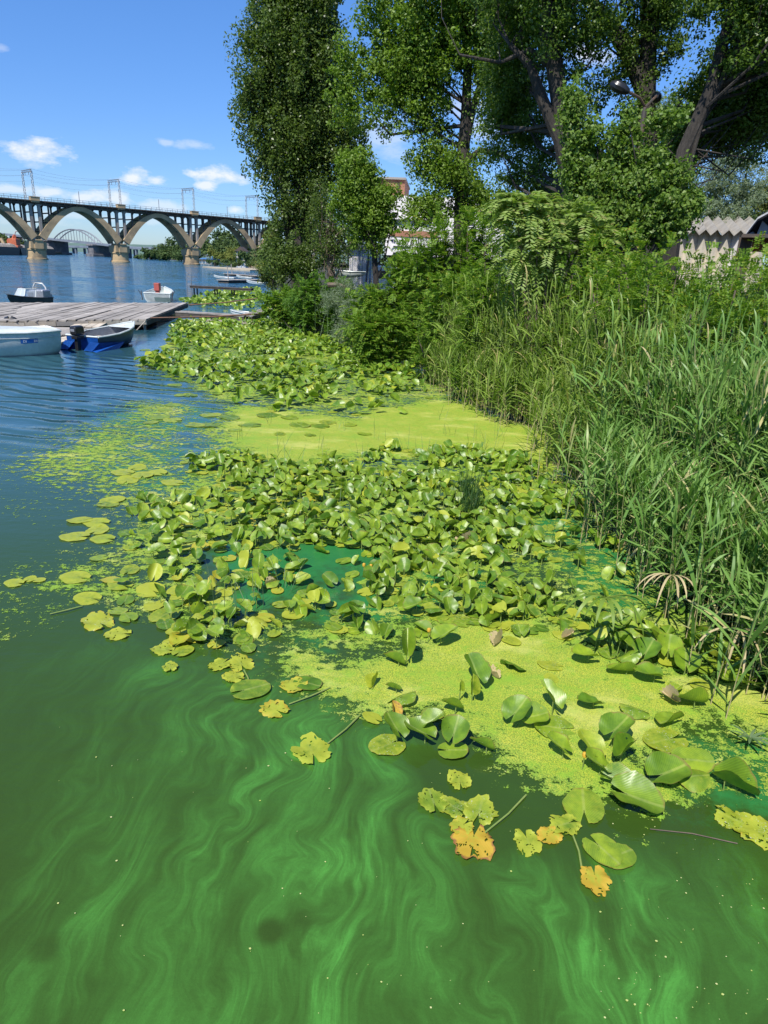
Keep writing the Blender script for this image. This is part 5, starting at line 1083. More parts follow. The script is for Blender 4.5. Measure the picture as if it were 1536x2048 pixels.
for x0_, y0_, z0_, x1_, y1_, z1_, lab in ((300, 636, .42, 548, 626, .75, 'rusty pipe handrail running low along the near side of the gangway'), (378, 610, .45, 515, 597, .9, 'rusty pipe running beyond the gangway over the lily leaves')):
    a_ = G(x0_, y0_, z0_); b_ = G(x1_, y1_, z1_); mb = MB(); mb.tube([a_, (a_+b_)/2-[0, 0, .05], b_], .035, 6); tag(mb.build('steel_pipe', rust, None, True), lab, 'pipe')
# spiky grass/rail ramp right of gangway
# second jetty
j0 = G(383, 596)[:2]; jz = zat(j0, 571.5); jz = min(max(jz, .6), 1.4); j0 = G(383, 571.5, jz)[:2]; j1 = G(505, 577, jz)[:2]
ps = []
for t in (.04, .09, .38, .42, .66, .7): p = j0+(j1-j0)*t; ps.append((*p, jz-.05))
jetty('steel_jetty', 'high narrow plank jetty on thin steel posts behind the gangway', 'jetty', [j0, j1], .9, [jz, jz-.02], [3], wood_dark, ps, .12)
mb = MB(); p = j0; 
for s_ in (0, .35):
    mb.tube([(p[0]-s_, p[1], -.3), (p[0]-s_, p[1], jz+.5), (p[0]-s_*.5, p[1], jz+.9)], .03, 6)
for z_ in np.arange(.1, jz+.3, .28): mb.tube([(p[0], p[1], z_), (p[0]-.35, p[1], z_)], .02, 5)
tag(mb.build('swim_ladder', steel, None, True), 'steel bathing ladder at the river end of the high narrow jetty', 'ladder')
# rafts farther up
for (x0_, y0_, x1_, y1_, lab, h) in ((455, 551, 520, 556, 'dark flat raft moored along the shore beyond the jetty', .35), (445, 566, 520, 565, 'grey raft with boats lying next to the high jetty', .4)):
    a_ = G(x0_, y0_)[:2]; b_ = G(x1_, y1_)[:2]; r_ = empty('raft', (*a_, 0), lab, 'raft'); d_ = b_-a_; L_ = np.linalg.norm(d_); d_ /= L_; nn_ = np.array([-d_[1], d_[0]])
    for i in range(10):
        t = (i+.5)/10; mb = MB(); mb.box((*(a_+d_*L_*t), h-.05+rg.normal()*.01), (L_/10-.03, 1.8, .08), (np.array([*d_, 0]), np.array([*nn_, 0]), up)); mb.build('deck_board', plank_m, r_)
    mb = MB(); mb.box((*(a_+d_*L_*.5), h/2-.1), (L_*.96, 1.5, h-.1), (np.array([*d_, 0]), np.array([*nn_, 0]), up)); mb.build('float', wood_dark, r_)
    mb = MB(); mb.tube([(*(a_+d_*L_*.15), h), (*(a_+d_*L_*.13), h+1.6)], .06, 6); mb.build('post', plank_m, r_)
for x_, y_, lab, L0, mt in ((470, 562, 'white rowing boat with raised bow on the grey raft', 3.0, white_grp), (505, 561, 'pale boat lying among the plants next to the raft', 2.4, white_grp), (530, 573, 'pale green boat pulled up by the bushes', 2.2, white_grp)):
    l_ = G(x_, y_); boat('rowing_boat', lab, np.array([l_[0], l_[1], .1]), math.radians(172), [(0, .45, 0, .32, .5), (L0*.3, .5, -.02, .3, .5), (L0*.6, .45, 0, .34, .6), (L0*.85, .2, .1, .45, .9), (L0, .02, .3, .55, 1.)], mt, alu, white_grp, .05)
# blue canopy pavilion
c2 = G(412, 531)[:2]; e2 = G(450, 531)[:2]; zc = zat(c2, 517.5)
cp = empty('canopy_pavilion', (*c2, 0), 'blue canopy on posts over a small jetty on the far shore', 'pavilion')
d_ = e2-c2; L_ = np.linalg.norm(d_); d_ /= L_; nn_ = np.array([-d_[1], d_[0]]); axc = (np.array([*d_, 0]), np.array([*nn_, 0]), up)
mb = MB(); mb.bar((*c2, zc), (*e2, zc-.35), 3.5, .3); mb.build('roof', blue_can, cp)
mb = MB(); mb.box((*(c2+d_*L_*.08-nn_*1.8), zc+.35), (1.3, .12, 1.2), axc); mb.build('sign_board', surf('pale_blue_board', (.25, .5, .75), (.22, .45, .7), 1, .6), cp)
for t in (.03, .2, .55, .95):
    for q in (-1.5, 1.5): mb = MB(); mb.tube([(*(c2+d_*L_*t+nn_*q), -.5), (*(c2+d_*L_*t+nn_*q), zc-.2)], .11, 6); mb.build('post', floatwhite, cp)
mb = MB(); mb.box((*(c2+d_*L_*.5), .5), (L_, 4, .2), axc); mb.build('floor', plank_m, cp)
# little white house on the far shore
c2 = D(484, 505, 255)[:2]; zz_ = zat(c2, 503); hs_ = empty('small_house', (*c2, .5), 'small white house with a dark roof under the bridge arch', 'house')
mb = MB(); mb.box((*c2, zz_/2), (3.2, 5, zz_)); mb.build('wall', white_p, hs_)
mb = MB(); mb.add([(c2[0]-2, c2[1]-3, zz_+.01), (c2[0]+2, c2[1]-3, zz_+.01), (c2[0]+2, c2[1]+3, zz_+.01), (c2[0]-2, c2[1]+3, zz_+.01), (c2[0], c2[1]-3, zz_+1.5), (c2[0], c2[1]+3, zz_+1.5)], [(0, 1, 4), (3, 5, 2), (0, 4, 5, 3), (1, 2, 5, 4), (0, 3, 2, 1)]); mb.build('roof', steel_dark, hs_)
mb = MB(); mb.box((c2[0]-.3, c2[1]-2.53, zz_*.5), (.8, .06, .9)); mb.build('window', dark_gl, hs_)
# barge and crane at the far left
q = G(20, 510.5)[:2]; q2 = G(62, 511)[:2]
for x0_, x1_, lab, mt in ((-14, 30, 'dark barge lying at the far bank left of the bridge pier', steel_dark), (31, 64, 'long low barge loaded with rubble below the orange crane', dark_hull), (84, 104, 'dark barge moored between the bridge piers at the far bank', steel_dark)):
    a_ = G(x0_, 509.5)[:2]; b_ = G(x1_, 510)[:2]; r_ = empty('barge', (*a_, 0), lab, 'barge'); h = 3.4
    d_ = b_-a_; L_ = np.linalg.norm(d_); d_ /= L_; nn_ = np.array([-d_[1], d_[0]])
    v = []
    for z_, e_ in ((-.3, .08), (h, 0)):
        for s_, t in ((0+e_, -2.5), (1-e_, -2.5), (1-e_, 2.5), (0+e_, 2.5)): v.append((*(a_+d_*L_*s_+nn_*t), z_))
    mb = MB(); mb.add(v, [(0, 1, 5, 4), (1, 2, 6, 5), (2, 3, 7, 6), (3, 0, 4, 7), (4, 5, 6, 7)]); mb.build('hull', mt, r_)
    mb = MB(); n_ = 8
    for i in range(n_): p = a_+d_*L_*(i+.7)/(n_+.6); mb.lathe((*p, h), [(2.2, 0), (1.4, .7+.5*rg.random()), (.2, 1.3+.4*rg.random())], 7)
    mb.build('cargo_heap', concrete_grey, r_)
c2 = G(24, 509.5)[:2]+np.array([0., 3.]); cz = 3.4; crn = empty('quay_crane', (*c2, cz), 'orange crane with raised pale jib working on the far quay', 'crane')
tpz = D(31, 463, np.hypot(*c2)); b1 = np.array([*c2, cz+3.])
mb = MB(); mb.box((*c2, cz+2.2), (4.5, 4, 3.2)); mb.box((*c2, cz+.3), (6, 4.5, 1)); mb.build('cab', orange_p, crn, bevel=.2)
mb = MB(); t1 = b1+(tpz-b1)*.62; mb.tube([b1, t1], [1.2, .75], 4); mb.build('boom', orange_p, crn)
mb = MB(); mb.tube([t1, tpz, tpz+[1.4, 0, .2]], [.4, .3, .2], 4); mb.build('jib', surf('pale_jib', (.5, .42, .36), (.45, .38, .3), 1, .6), crn)
a_ = G(5, 509)[:2]; qw = empty('quay_gantry', (*a_, 0), 'pale concrete portal frame on the quay at the left edge', 'gantry')
for sx_ in (0, 3.2):
    mb = MB(); mb.bar((a_[0]+1.8+sx_*.2, a_[1]-4, 7.), (a_[0]-.4+sx_*1.9, a_[1]-4, .2), 1.1, 1.1, (0, 1, 0)); mb.build('leg', concrete, qw)

# zigzag hall at the right
dz = 42.; c, ax = frame(1425, dz, rz=0.06); c3 = np.array([*c, 0.])
def ZX(px): p = D(px, 540, dz)[:2]-c; return float(p@ax[0][:2])
ze = zat(c, 459); zg = 1.4; pit = abs(ZX(1425+23)-ZX(1425)); xs_ = ZX(1340); n = 8
zh = empty('zigzag_hall', (*c, zg), 'cream walled hall with a folded zigzag roof behind the bushes at right', 'building')
amp = .2; hgt_b = 1.95; dep = 5.
for i in range(n):
    x0_ = xs_+i*pit
    for s_, (xa, xb, za_, zb_2) in enumerate(((x0_, x0_+pit/2, ze-amp, ze+amp*.4), (x0_+pit/2, x0_+pit, ze+amp*.4, ze-amp))):
        # roof plates run up and back
        def RP(x, z, t): return c3+ax[0]*(x-.35*t*1.0)+ax[1]*(t*dep)+[0, 0, z+t*.95]
        q = [RP(xa, za_, -.06), RP(xb, zb_2, -.06), RP(xb, zb_2, 1), RP(xa, za_, 1)]; mb = MB(); mb.add(q+[p-np.array([0, 0, .06]) for p in q], [(0, 1, 2, 3), (7, 6, 5, 4), (0, 4, 5, 1), (1, 5, 6, 2), (2, 6, 7, 3), (3, 7, 4, 0)]); mb.build('roof_plate', roof_m, zh)
        # wall panels zigzag in plan
        ya, yb = (.30, -.02) if s_ == 0 else (-.02, .30)
        p0_, p1_ = c3+ax[0]*xa+ax[1]*ya, c3+ax[0]*xb+ax[1]*yb
        mb = MB(); q = [p0_+[0, 0, zg], p1_+[0, 0, zg], p1_+[0, 0, zb_2-.05], p0_+[0, 0, za_-.05]]; mb.add(q+[p+ax[1]*.08 for p in q], [(0, 1, 2, 3), (7, 6, 5, 4), (0, 4, 5, 1), (1, 5, 6, 2), (2, 6, 7, 3), (3, 7, 4, 0)]); mb.build('wall_panel', white_p if i == 5 else pink_p, zh)
# shell hut with pipe
dh = 36.; c, ax = frame(1510, dh, 0); c3 = np.array([*c, 0.])
def HX(px): p = D(px, 540, dh)[:2]-c; return float(p@ax[0][:2])
def HZ(px, py): return zat(D(px, 540, dh)[:2], py)
hut = empty('tent_hut', (*c, 1.3), 'grey tent shaped hut with triangular sheet gable at the right edge', 'hut')
zb = HZ(1510, 470)
ridge = [(1478, 470), (1494, 441), (1536, 415), (1590, 383), (1650, 470)]
rp = [c3+ax[0]*HX(x)+[0, 0, HZ(x, y)] for x, y in ridge]
mb = MB(); 
for a_, b_ in zip(rp[:-1], rp[1:]): mb.add([a_-ax[1]*.8, b_-ax[1]*.8, b_+ax[1]*4, a_+ax[1]*4, a_-ax[1]*.8+[0, 0, .08], b_-ax[1]*.8+[0, 0, .08], b_+ax[1]*4+[0, 0, .08], a_+ax[1]*4+[0, 0, .08]], [(0, 1, 2, 3), (4, 5, 6, 7), (0, 1, 5, 4), (2, 3, 7, 6)])
mb.build('roof', grey_sh, hut)
for (x0_, x1_, xt, yt) in ((1480, 1497, 1490, 461), (1498, 1519, 1504, 440), (1519, 1545, 1528, 426), (1545, 1575, 1556, 412), (1575, 1610, 1585, 400)):
    mb = MB(); a_ = c3+ax[0]*HX(x0_)+[0, 0, zb]; b_ = c3+ax[0]*HX(x1_)+[0, 0, zb]; t_ = c3+ax[0]*HX(xt)+ax[1]*.5+[0, 0, HZ(xt, yt)]; t2 = c3+ax[0]*HX(x1_)+ax[1]*.35+[0, 0, HZ(x1_, yt+12)]
    mb.add([a_, b_, t2, t_]+[p+ax[1]*.06 for p in (a_, b_, t2, t_)], [(0, 1, 2, 3), (7, 6, 5, 4), (0, 4, 5, 1), (1, 5, 6, 2), (2, 6, 7, 3), (3, 7, 4, 0)]); mb.build('gable_sheet', grey_sh, hut)
mb = MB(); mb.add([rp[0]+ax[1]*.7, rp[1]+ax[1]*.7, rp[2]+ax[1]*.7, rp[3]+ax[1]*.7, rp[4]+ax[1]*.7], [(0, 1, 2, 3, 4), (4, 3, 2, 1, 0)]); mb.build('back_panel', surf('dark_sheet', (.05, .05, .06), (.07, .07, .08), 2, .7), hut)
mb = MB(); mb.box(c3+ax[0]*(HX(1470)+HX(1640))/2-ax[1]*.3+[0, 0, zb-.08], (HX(1640)-HX(1470), 1.2, .14), ax); mb.build('sill_beam', steel_dark, hut)
for px in (1474, 1487, 1545): mb = MB(); mb.box(c3+ax[0]*HX(px)+ax[1]*.1+[0, 0, zb/2+.5], (.22 if px != 1474 else .34, .25, zb-1.2), ax); mb.build('support_post', steel_dark, hut)
zc_ = HZ(1515, 483); mb = MB(); mb.tube([c3+ax[0]*HX(1493)+ax[1]*.9+[0, 0, zc_], c3+ax[0]*HX(1660)+ax[1]*.9+[0, 0, zc_]], .40, 20); tag(mb.build('steel_tank', surf('rust_red_tank', (.30, .10, .055), (.2, .08, .05), 2, .6, .1), None, True), 'rust red horizontal tank lying under the tent shaped hut', 'tank')
# street lamp between the cottonwoods
d_ = 21.; h1 = D(1221, 166, d_); h1b = D(1258, 184, d_); h2 = D(1313, 192, d_+1.2); pole = D(1290, 215, d_+.3)
lp = empty('street_lamp', (pole[0], pole[1], 1.2), 'old two headed street lamp among the cottonwood leaves against the sky', 'street lamp')
mb = MB(); mb.tube([(pole[0], pole[1], 1.), pole], [.11, .07], 8); mb.tube([pole, D(1280, 196, d_+.1), h1b], .035, 6); mb.tube([pole, D(1300, 205, d_+.8), h2], .035, 6); mb.build('pole', steel_dark, lp, True)
def head(a_, b_):
    t = np.linspace(0, 1, 7); ks = [.35, .85, 1., 1., .9, .75, .4]; mb = MB(); mb.tube([a_*(1-q)+b_*q for q in t], [.14*k_ for k_ in ks], 10); return mb
head(h1, h1b).build('lamp_head', black_pl, lp, True)
v_ = (h2-pole); v_ /= np.linalg.norm(v_); head(h2+np.array([.12, .35, .02]), h2).build('lamp_head', black_pl, lp, True)

# ================================================================== REEDS
def strip(base, dirv, length, width, droop, nseg=5, fold=.0, twist=0.):
    """one lanceolate blade; returns verts (2*(nseg)+1 ...)"""
    d_ = np.array(dirv, float); d_ /= np.linalg.norm(d_); side = np.cross(d_, [0, 0, 1.]); 
    if np.linalg.norm(side) < 1e-3: side = np.array([1., 0, 0])
    side /= np.linalg.norm(side); p = np.array(base, float); vs_ = []; cur = d_.copy(); st_ = length/nseg
    for i in range(nseg+1):
        t = i/nseg; w2 = width*.5*(math.sin(math.pi*min(1, (t*.88+.10)))**.7 if t < 1 else .02)
        n_ = np.cross(side, cur); s2 = side*math.cos(twist*t)+n_*math.sin(twist*t)
        vs_.append(p-s2*w2); vs_.append(p+s2*w2); p = p+cur*st_; cur = cur-np.array([0, 0, 1.])*droop*st_*(.4+1.6*t); cur /= np.linalg.norm(cur)
    f = [(2*i, 2*i+1, 2*i+3, 2*i+2) for i in range(nseg)]; return np.array(vs_), f
leaf_protos = []
for k in range(6):
    v, f = strip((0, 0, 0), (1, 0, [1.5, 1.1, .7, 2.1, 1.3, .5][k]), [.42, .48, .38, .46, .36, .5][k], [.029, .032, .026, .03, .027, .029][k], [1.0, 1.8, 1.0, 1.5, 2.4, 1.4][k], 6, twist=[.3, .8, -.5, 1.2, -.9, .4][k])
    leaf_protos.append((v, f))
def reed_layout(h, seed):
    r_ = np.random.default_rng(seed); lean = r_.normal(size=2)*.17+np.array([-.07, -.04]); ph = r_.random()*6.28; zs_ = np.linspace(-.3, h, 6)
    axis = np.array([[lean[0]*max(z, 0)**1.6*.55, lean[1]*max(z, 0)**1.6*.55, z] for z in zs_]); lv = []
    nl = int(11+r_.integers(0, 4))
    for i in range(nl):
        z = h*(.10+.88*(i/(nl-1))**.85); x_ = np.interp(z, zs_, axis[:, 0]); y_ = np.interp(z, zs_, axis[:, 1])
        az_ = ph+(i % 2)*math.pi+r_.normal()*.85; k = int(r_.integers(0, 6)); sc = (.75+.5*r_.random())*(1 if i < nl-2 else .8); tilt = r_.normal()*.32-(.35 if i > nl-3 else 0)
        lv.append((x_, y_, z, az_, k, sc, tilt))
    return axis, lv
def reed_arrays(h, seed):
    axis, lv = reed_layout(h, seed); mb = MB(); mb.tube(axis, np.linspace(.0065, .003, 6), 4, False); sv = np.concatenate(mb.v); sf = np.array(mb.f)
    LV = []; LF = []; n0 = 0
    for (x_, y_, z, a_, k, sc, tl) in lv:
        v, f = leaf_protos[k]; v = v*sc; ct, st_ = math.cos(tl), math.sin(tl); v = np.stack([v[:, 0]*ct+v[:, 2]*st_, v[:, 1], -v[:, 0]*st_+v[:, 2]*ct], 1)
        ca, sa = math.cos(a_), math.sin(a_); v = np.stack([v[:, 0]*ca-v[:, 1]*sa+x_, v[:, 0]*sa+v[:, 1]*ca+y_, v[:, 2]+z], 1); LV.append(v); LF.append(np.array(f)+n0); n0 += len(v)
    return sv, sf, np.concatenate(LV), np.concatenate(LF)
protos = [(h_, s_, reed_arrays(h_, s_)) for h_, s_ in [(2.3, 1), (2.6, 2), (2.1, 3), (2.8, 4), (2.45, 5), (1.9, 6), (2.65, 7), (1.3, 8), (1.1, 9), (1.5, 10)]]
# positions: belt along the shore
belt = shore[:14]; seg = np.diff(belt, axis=0); sl_ = np.linalg.norm(seg, axis=1); cum = np.concatenate([[0], np.cumsum(sl_)])
pos = []
tries = 10500
for _ in range(tries):
    s_ = rg.random()*cum[-1]; i = min(int(np.searchsorted(cum, s_)-1), len(seg)-1); i = max(i, 0); p = belt[i]+seg[i]*((s_-cum[i])/sl_[i]); n_ = np.array([seg[i][1], -seg[i][0]])/sl_[i]
    if n_[0] < 0: n_ = -n_
    if p[1] < 4.2 and rg.random() < .5: continue
    dpt = rg.random()**1.1*(3.4 if p[1] < 8.5 or p[1] > 17.5 else 4.8)-.12-.5*(rg.random() < .10); q = p+n_*dpt*(.35 if p[1] > 20 else (1 if p[1] < 16 else .7))
    d_ = min(np.hypot(*(q-b_)) for b_ in belt)
    short = dpt < (.35 if p[1] < 9 else .08)+.25*rg.random()
    pos.append((q[0], q[1], short, dpt))
pos = [p for p in pos if p[1] > 1.2]
fringe = gpoly([(1110,930),(1190,960),(1250,1060),(1330,1160),(1470,1260),(1536,1380),(1536,1300),(1400,1150),(1250,960)])
xs_, ys_ = [p[0] for p in fringe], [p[1] for p in fringe]
pos.sort(key=lambda p: math.hypot(p[0], p[1]))
instance = []
for (x_, y_, short, dpt) in pos:
    k = int(rg.integers(7, 10)) if short else int(rg.integers(0, 7)); sc = (.86+.26*rg.random())*float(np.interp(y_, [4, 7, 11, 14, 16.5, 18.5, 21], [.80, .80, .87, .90, .84, .72, .5])); 
    z0 = 0. if dpt < 1.2 else min(.5, (dpt-1.2)*.14)
    yel = (y_ > 9.5 and y_ < 21 and (x_ < 4.4)); instance.append((x_, y_, z0, k, sc, rg.random()*6.28*1.0, yel))
vis = []
stem_me = {}; leaf_me = {}
for yk, lm in ((False, reed_leaf), (True, reed_yleaf)):
    for k, (v, f) in enumerate(leaf_protos):
        for vi, va in enumerate((.15, .45, .8, .96)): leaf_me[(yk, k, vi)] = mesh('leaf', v, np.array(f), lm, {'var': np.full(len(v), va)}, smooth=True)
for k, (h_, s_, arr) in enumerate(protos): stem_me[k] = mesh('stem', arr[0], arr[1], reed_stem, {'var': np.clip(1-arr[0][:, 2]/1.3, 0, 1)}, smooth=True)
def seen(i):
    x_, y_, z0, k, sc, rz, yl = instance[i]; p = proj([x_, y_, z0+protos[k][0]*.6]); return p[2] > 0 and -50 < p[0] < 1560 and 0 < p[1] < 2100
order = [i for i in range(len(instance)) if seen(i) and instance[i][1] > 1.5][:290]; single = set(order)
for i in order:
    x_, y_, z0, k, sc, rz, yl = instance[i]; axis, lv = reed_layout(protos[k][0], protos[k][1])
    lab = 'tall green reed in the thick stand' if k < 7 else 'short green reed at the water edge'
    px_, py_ = proj([x_, y_, 0.])[:2]; lm_ = ('nearest the duckweed bay' if py_ < 1010 else 'at the right edge' if px_ > 1500 else 'above the dry reed' if px_ > 1430 else 'right of the broken reed' if px_ > 1370 else 'over the broken reed' if px_ > 1300 else 'left of the broken reed' if px_ > 1230 else 'at the left corner')
    row_ = 'front row' if py_ > 1330 else 'second row' if py_ > 1230 else 'middle rows' if py_ > 1130 else 'back rows'; lab = ('tall' if k < 7 else 'short')+' reed, leaning '+('left' if protos[k][2][0][-1][0] < 0 else 'right')+', '+row_+' of the stand, '+lm_
    r_ = bpy.data.objects.new('reed', None); COL.objects.link(r_); r_.location = (x_, y_, z0); r_.scale = (sc, sc, sc); r_.rotation_euler = (0, 0, rz*.2); tag(r_, lab, 'reed', 'tall reeds on the right bank' if k < 7 else 'short reeds at the edge of the stand')
    link('stem', stem_me[k], r_)
    rot = rz
    for (lx, ly, lz, la, lk, ls, lt) in lv:
        o = link('leaf', leaf_me[(yl, lk, int(rg.choice(4, p=[.35, .35, .25, .05])))], r_, (lx, ly, lz)); o.scale = (ls, ls, ls); o.rotation_euler = (0, lt, la+rot)
SV, SF, SA, LV, LF, LA, LY = [], [], [], [], [], [], []; ns_ = 0; nl_ = {True: 0, False: 0}; LVd = {True: [], False: []}; LFd = {True: [], False: []}; LAd = {True: [], False: []}
for i, (x_, y_, z0, k, sc, rz, yl) in enumerate(instance):
    if i in single: continue
    sv, sf, lv, lf = protos[k][2]; ca, sa = math.cos(rz), math.sin(rz)
    def tr_(v): return np.stack([(v[:, 0]*ca-v[:, 1]*sa)*sc+x_, (v[:, 0]*sa+v[:, 1]*ca)*sc+y_, v[:, 2]*sc+z0], 1)
    SV.append(tr_(sv)); SF.append(sf+ns_); ns_ += len(sv); SA.append(np.clip(1-sv[:, 2]/1.3, 0, 1))
    LVd[yl].append(tr_(lv)); LFd[yl].append(lf+nl_[yl]); nl_[yl] += len(lv); LAd[yl].append(np.repeat(rg.random(len(lv)//14+1)*.985, 14)[:len(lv)])
rb = link('reed_bed', mesh('reed_bed', np.concatenate(SV), np.concatenate(SF), reed_stem, {'var': np.concatenate(SA)}, smooth=True)); tag(rb, 'massed reed stems filling the back of the stand on the right bank', 'reeds', kind='stuff')
for yl, mt, lab in ((False, reed_leaf, 'massed blue green reed leaves filling the back of the right stand'), (True, reed_yleaf, 'massed yellow green reed leaves at the far end of the stand')):
    o = link('reed_leaves', mesh('reed_leaves', np.concatenate(LVd[yl]), np.concatenate(LFd[yl]), mt, {'var': np.concatenate(LAd[yl])}, smooth=True)); tag(o, lab, 'reeds', kind='stuff')
# sedge / willow tuft patches and grass
def tuft(name, label, spots, n, h, wd, mat_, droop=1.2, cat='grass', kind='stuff', spread=.3, lean=.5):
    V, F, A_ = [], [], []; n0 = 0
    for (x_, y_, z_) in spots:
        for k in range(n):
            a_ = rg.random()*6.28; t = rg.random()*lean; p = (x_+rg.normal()*spread, y_+rg.normal()*spread, z_)
            v, f = strip(p, (math.cos(a_)*t, math.sin(a_)*t, 1), h*(.5+.7*rg.random()), wd, droop/h*.8, 4, twist=rg.normal()*.6); V.append(v); F.append(np.array(f)+n0); n0 += len(v); A_.append(np.full(len(v), rg.random()*.98))
    o = link(name, mesh(name, np.concatenate(V), np.concatenate(F), mat_, {'var': np.concatenate(A_)}, smooth=True)); return tag(o, label, cat, kind=kind)
sp_ = []
for px, py in [(570, 655), (590, 650), (615, 662), (640, 668), (660, 675), (690, 690), (600, 645), (635, 655), (665, 662), (560, 640), (580, 640), (700, 680), (720, 700)]:
    g_ = G(px, py-8); sp_.append((g_[0], g_[1], 0.))
    sp_.append((g_[0]+.8, g_[1]+.6, .1)); sp_.append((g_[0]+1.4, g_[1]+1.4, .25))
tuft('sedge_grass', 'grey green fine grasses on the bank beyond the lily leaves', sp_, 130, 1.7, .022, sedge_leaf, 1.0, spread=.45, lean=.4)
b0 = D(690, 610, 27.); b0[2] = .1
tree('silver_willow_bush', 'silvery narrow leaved willow bush on the bank in front of the stair', 'bush', b0, [(b0, .05), (b0+[0, 0, 1.2], .02)], 12, [cl(690, 600, 26, 40, 26.5), cl(705, 640, 30, 40, 25.5), cl(665, 600, 25, 25, 27.), cl(690, 670, 24, 24, 25.)], 6500, .13, silver_leaf, sub=.3, per=60, asp=.14)
b0 = D(600, 620, 30.); b0[2] = .1
tree('willow_shrub', 'narrow leaved green shrub at the bank end of the gangway', 'bush', b0, [(b0, .05), (b0+[0, 0, 1.], .02)], 8, [cl(590, 610, 26, 26, 30.), cl(620, 625, 30, 30, 29.), cl(560, 625, 14, 16, 31.), cl(650, 610, 20, 26, 29.)], 6000, .12, bush_leaf, sub=.28, per=60, asp=.2)
# ground cover under the bushes so the bank is not bare
sp_ = []
for i in range(240):
    j = rg.integers(2, 15); t = rg.random(); p = shore[j]*(1-t)+shore[j+1]*t; off_ = 2+rg.random()*8; p = p+np.array([off_*.9, off_*.35]); sp_.append((p[0], p[1], landz(p)))
tuft('undergrowth', 'dense grass and weeds under the bank bushes', sp_, 46, 1.1, .03, amorpha_leaf, 1.5, spread=.5, cat='undergrowth')
# thin emergent blades in the duckweed bay and the bed
sp_ = [(*G(x, y)[:2], 0) for x, y in ((540,850),(555,930),(640,905),(585,925),(690,860),(720,925),(760,880),(850,920),(830,945),(560,905),(880,840),(890,870),(925,985),(1000,880),(960,900),(985,905),(450,1235),(440,1190),(510,1210),(560,1180),(665,1010),(890,1010),(1090,1090),(1070,960),(820,905),(940,890),(480,880))]
tuft('water_grass', 'thin grass blades standing out of the water between the lily leaves', sp_, 6, .42, .006, sedge_leaf, .8, spread=.08, lean=.7)
sp_ = [(*G(x, y)[:2], 0) for x, y in ((930,1010),(940,1020),(925,1000),(950,1030),(935,1035),(945,990))]
tuft('water_weed', 'dark feathery weed standing in the middle of the lily bed', sp_, 60, .40, .007, leafmat('dark_weed', (.03, .08, .02), (.06, .12, .03)), .6, spread=.07, lean=.6, cat='water weed', kind=None)
# bent reed heads hanging over the lily leaves
def fan(name, label, px, py, h, n, ln, wd, mat_, spread=1.6, az0=-1.7):
    g_ = G(px, py, h); r_ = empty(name, (g_[0], g_[1], 0), label, 'reed')
    mb = MB(); mb.tube([(g_[0]+.5, g_[1]+.35, -.1), (g_[0]+.3, g_[1]+.2, h*.8), g_], [.006, .005, .004], 5); mb.build('stem', petiole_m, r_)
    for i in range(n):
        a_ = az0+(i/(n-1)-.5)*spread*1.6+rg.normal()*.1; v, f = strip(g_, (math.cos(a_), math.sin(a_), .25+.3*rg.random()), ln*(.7+.5*rg.random()), wd, 5.5, 7, twist=rg.normal()*.5)
        link('leaf', mesh('leaf', v-ORI[r_.name], np.array(f), mat_, {'var': np.full(len(v), rg.random()*.9)}, smooth=True), r_)
fan('drooping_reed', 'drooping green reed head hanging over the lily leaves with a star shaped shadow', 1212, 1195, .52, 13, .48, .03, reed_yleaf, 2.0)
fan('broken_reed', 'broken dry tan reed hanging down beside the drooping green one', 1345, 1150, .55, 8, .42, .02, dry_leaf, 1.2, -2.0)
fan('dry_reed', 'dry tan reed bent over the water at the right edge', 1480, 1260, .5, 7, .5, .018, dry_leaf, 1.6, -1.5)
fan('dry_reed', 'dry tan reed leaves at the foot of the yellow green reeds by the duckweed bay', 1050, 815, .35, 12, .35, .02, dry_leaf, 2.6, -1.8)
fan('small_reed', 'small grey green reed sprig lying on the water at the right edge', 1500, 1475, .08, 9, .16, .02, sedge_leaf, 3.0, -1.6)

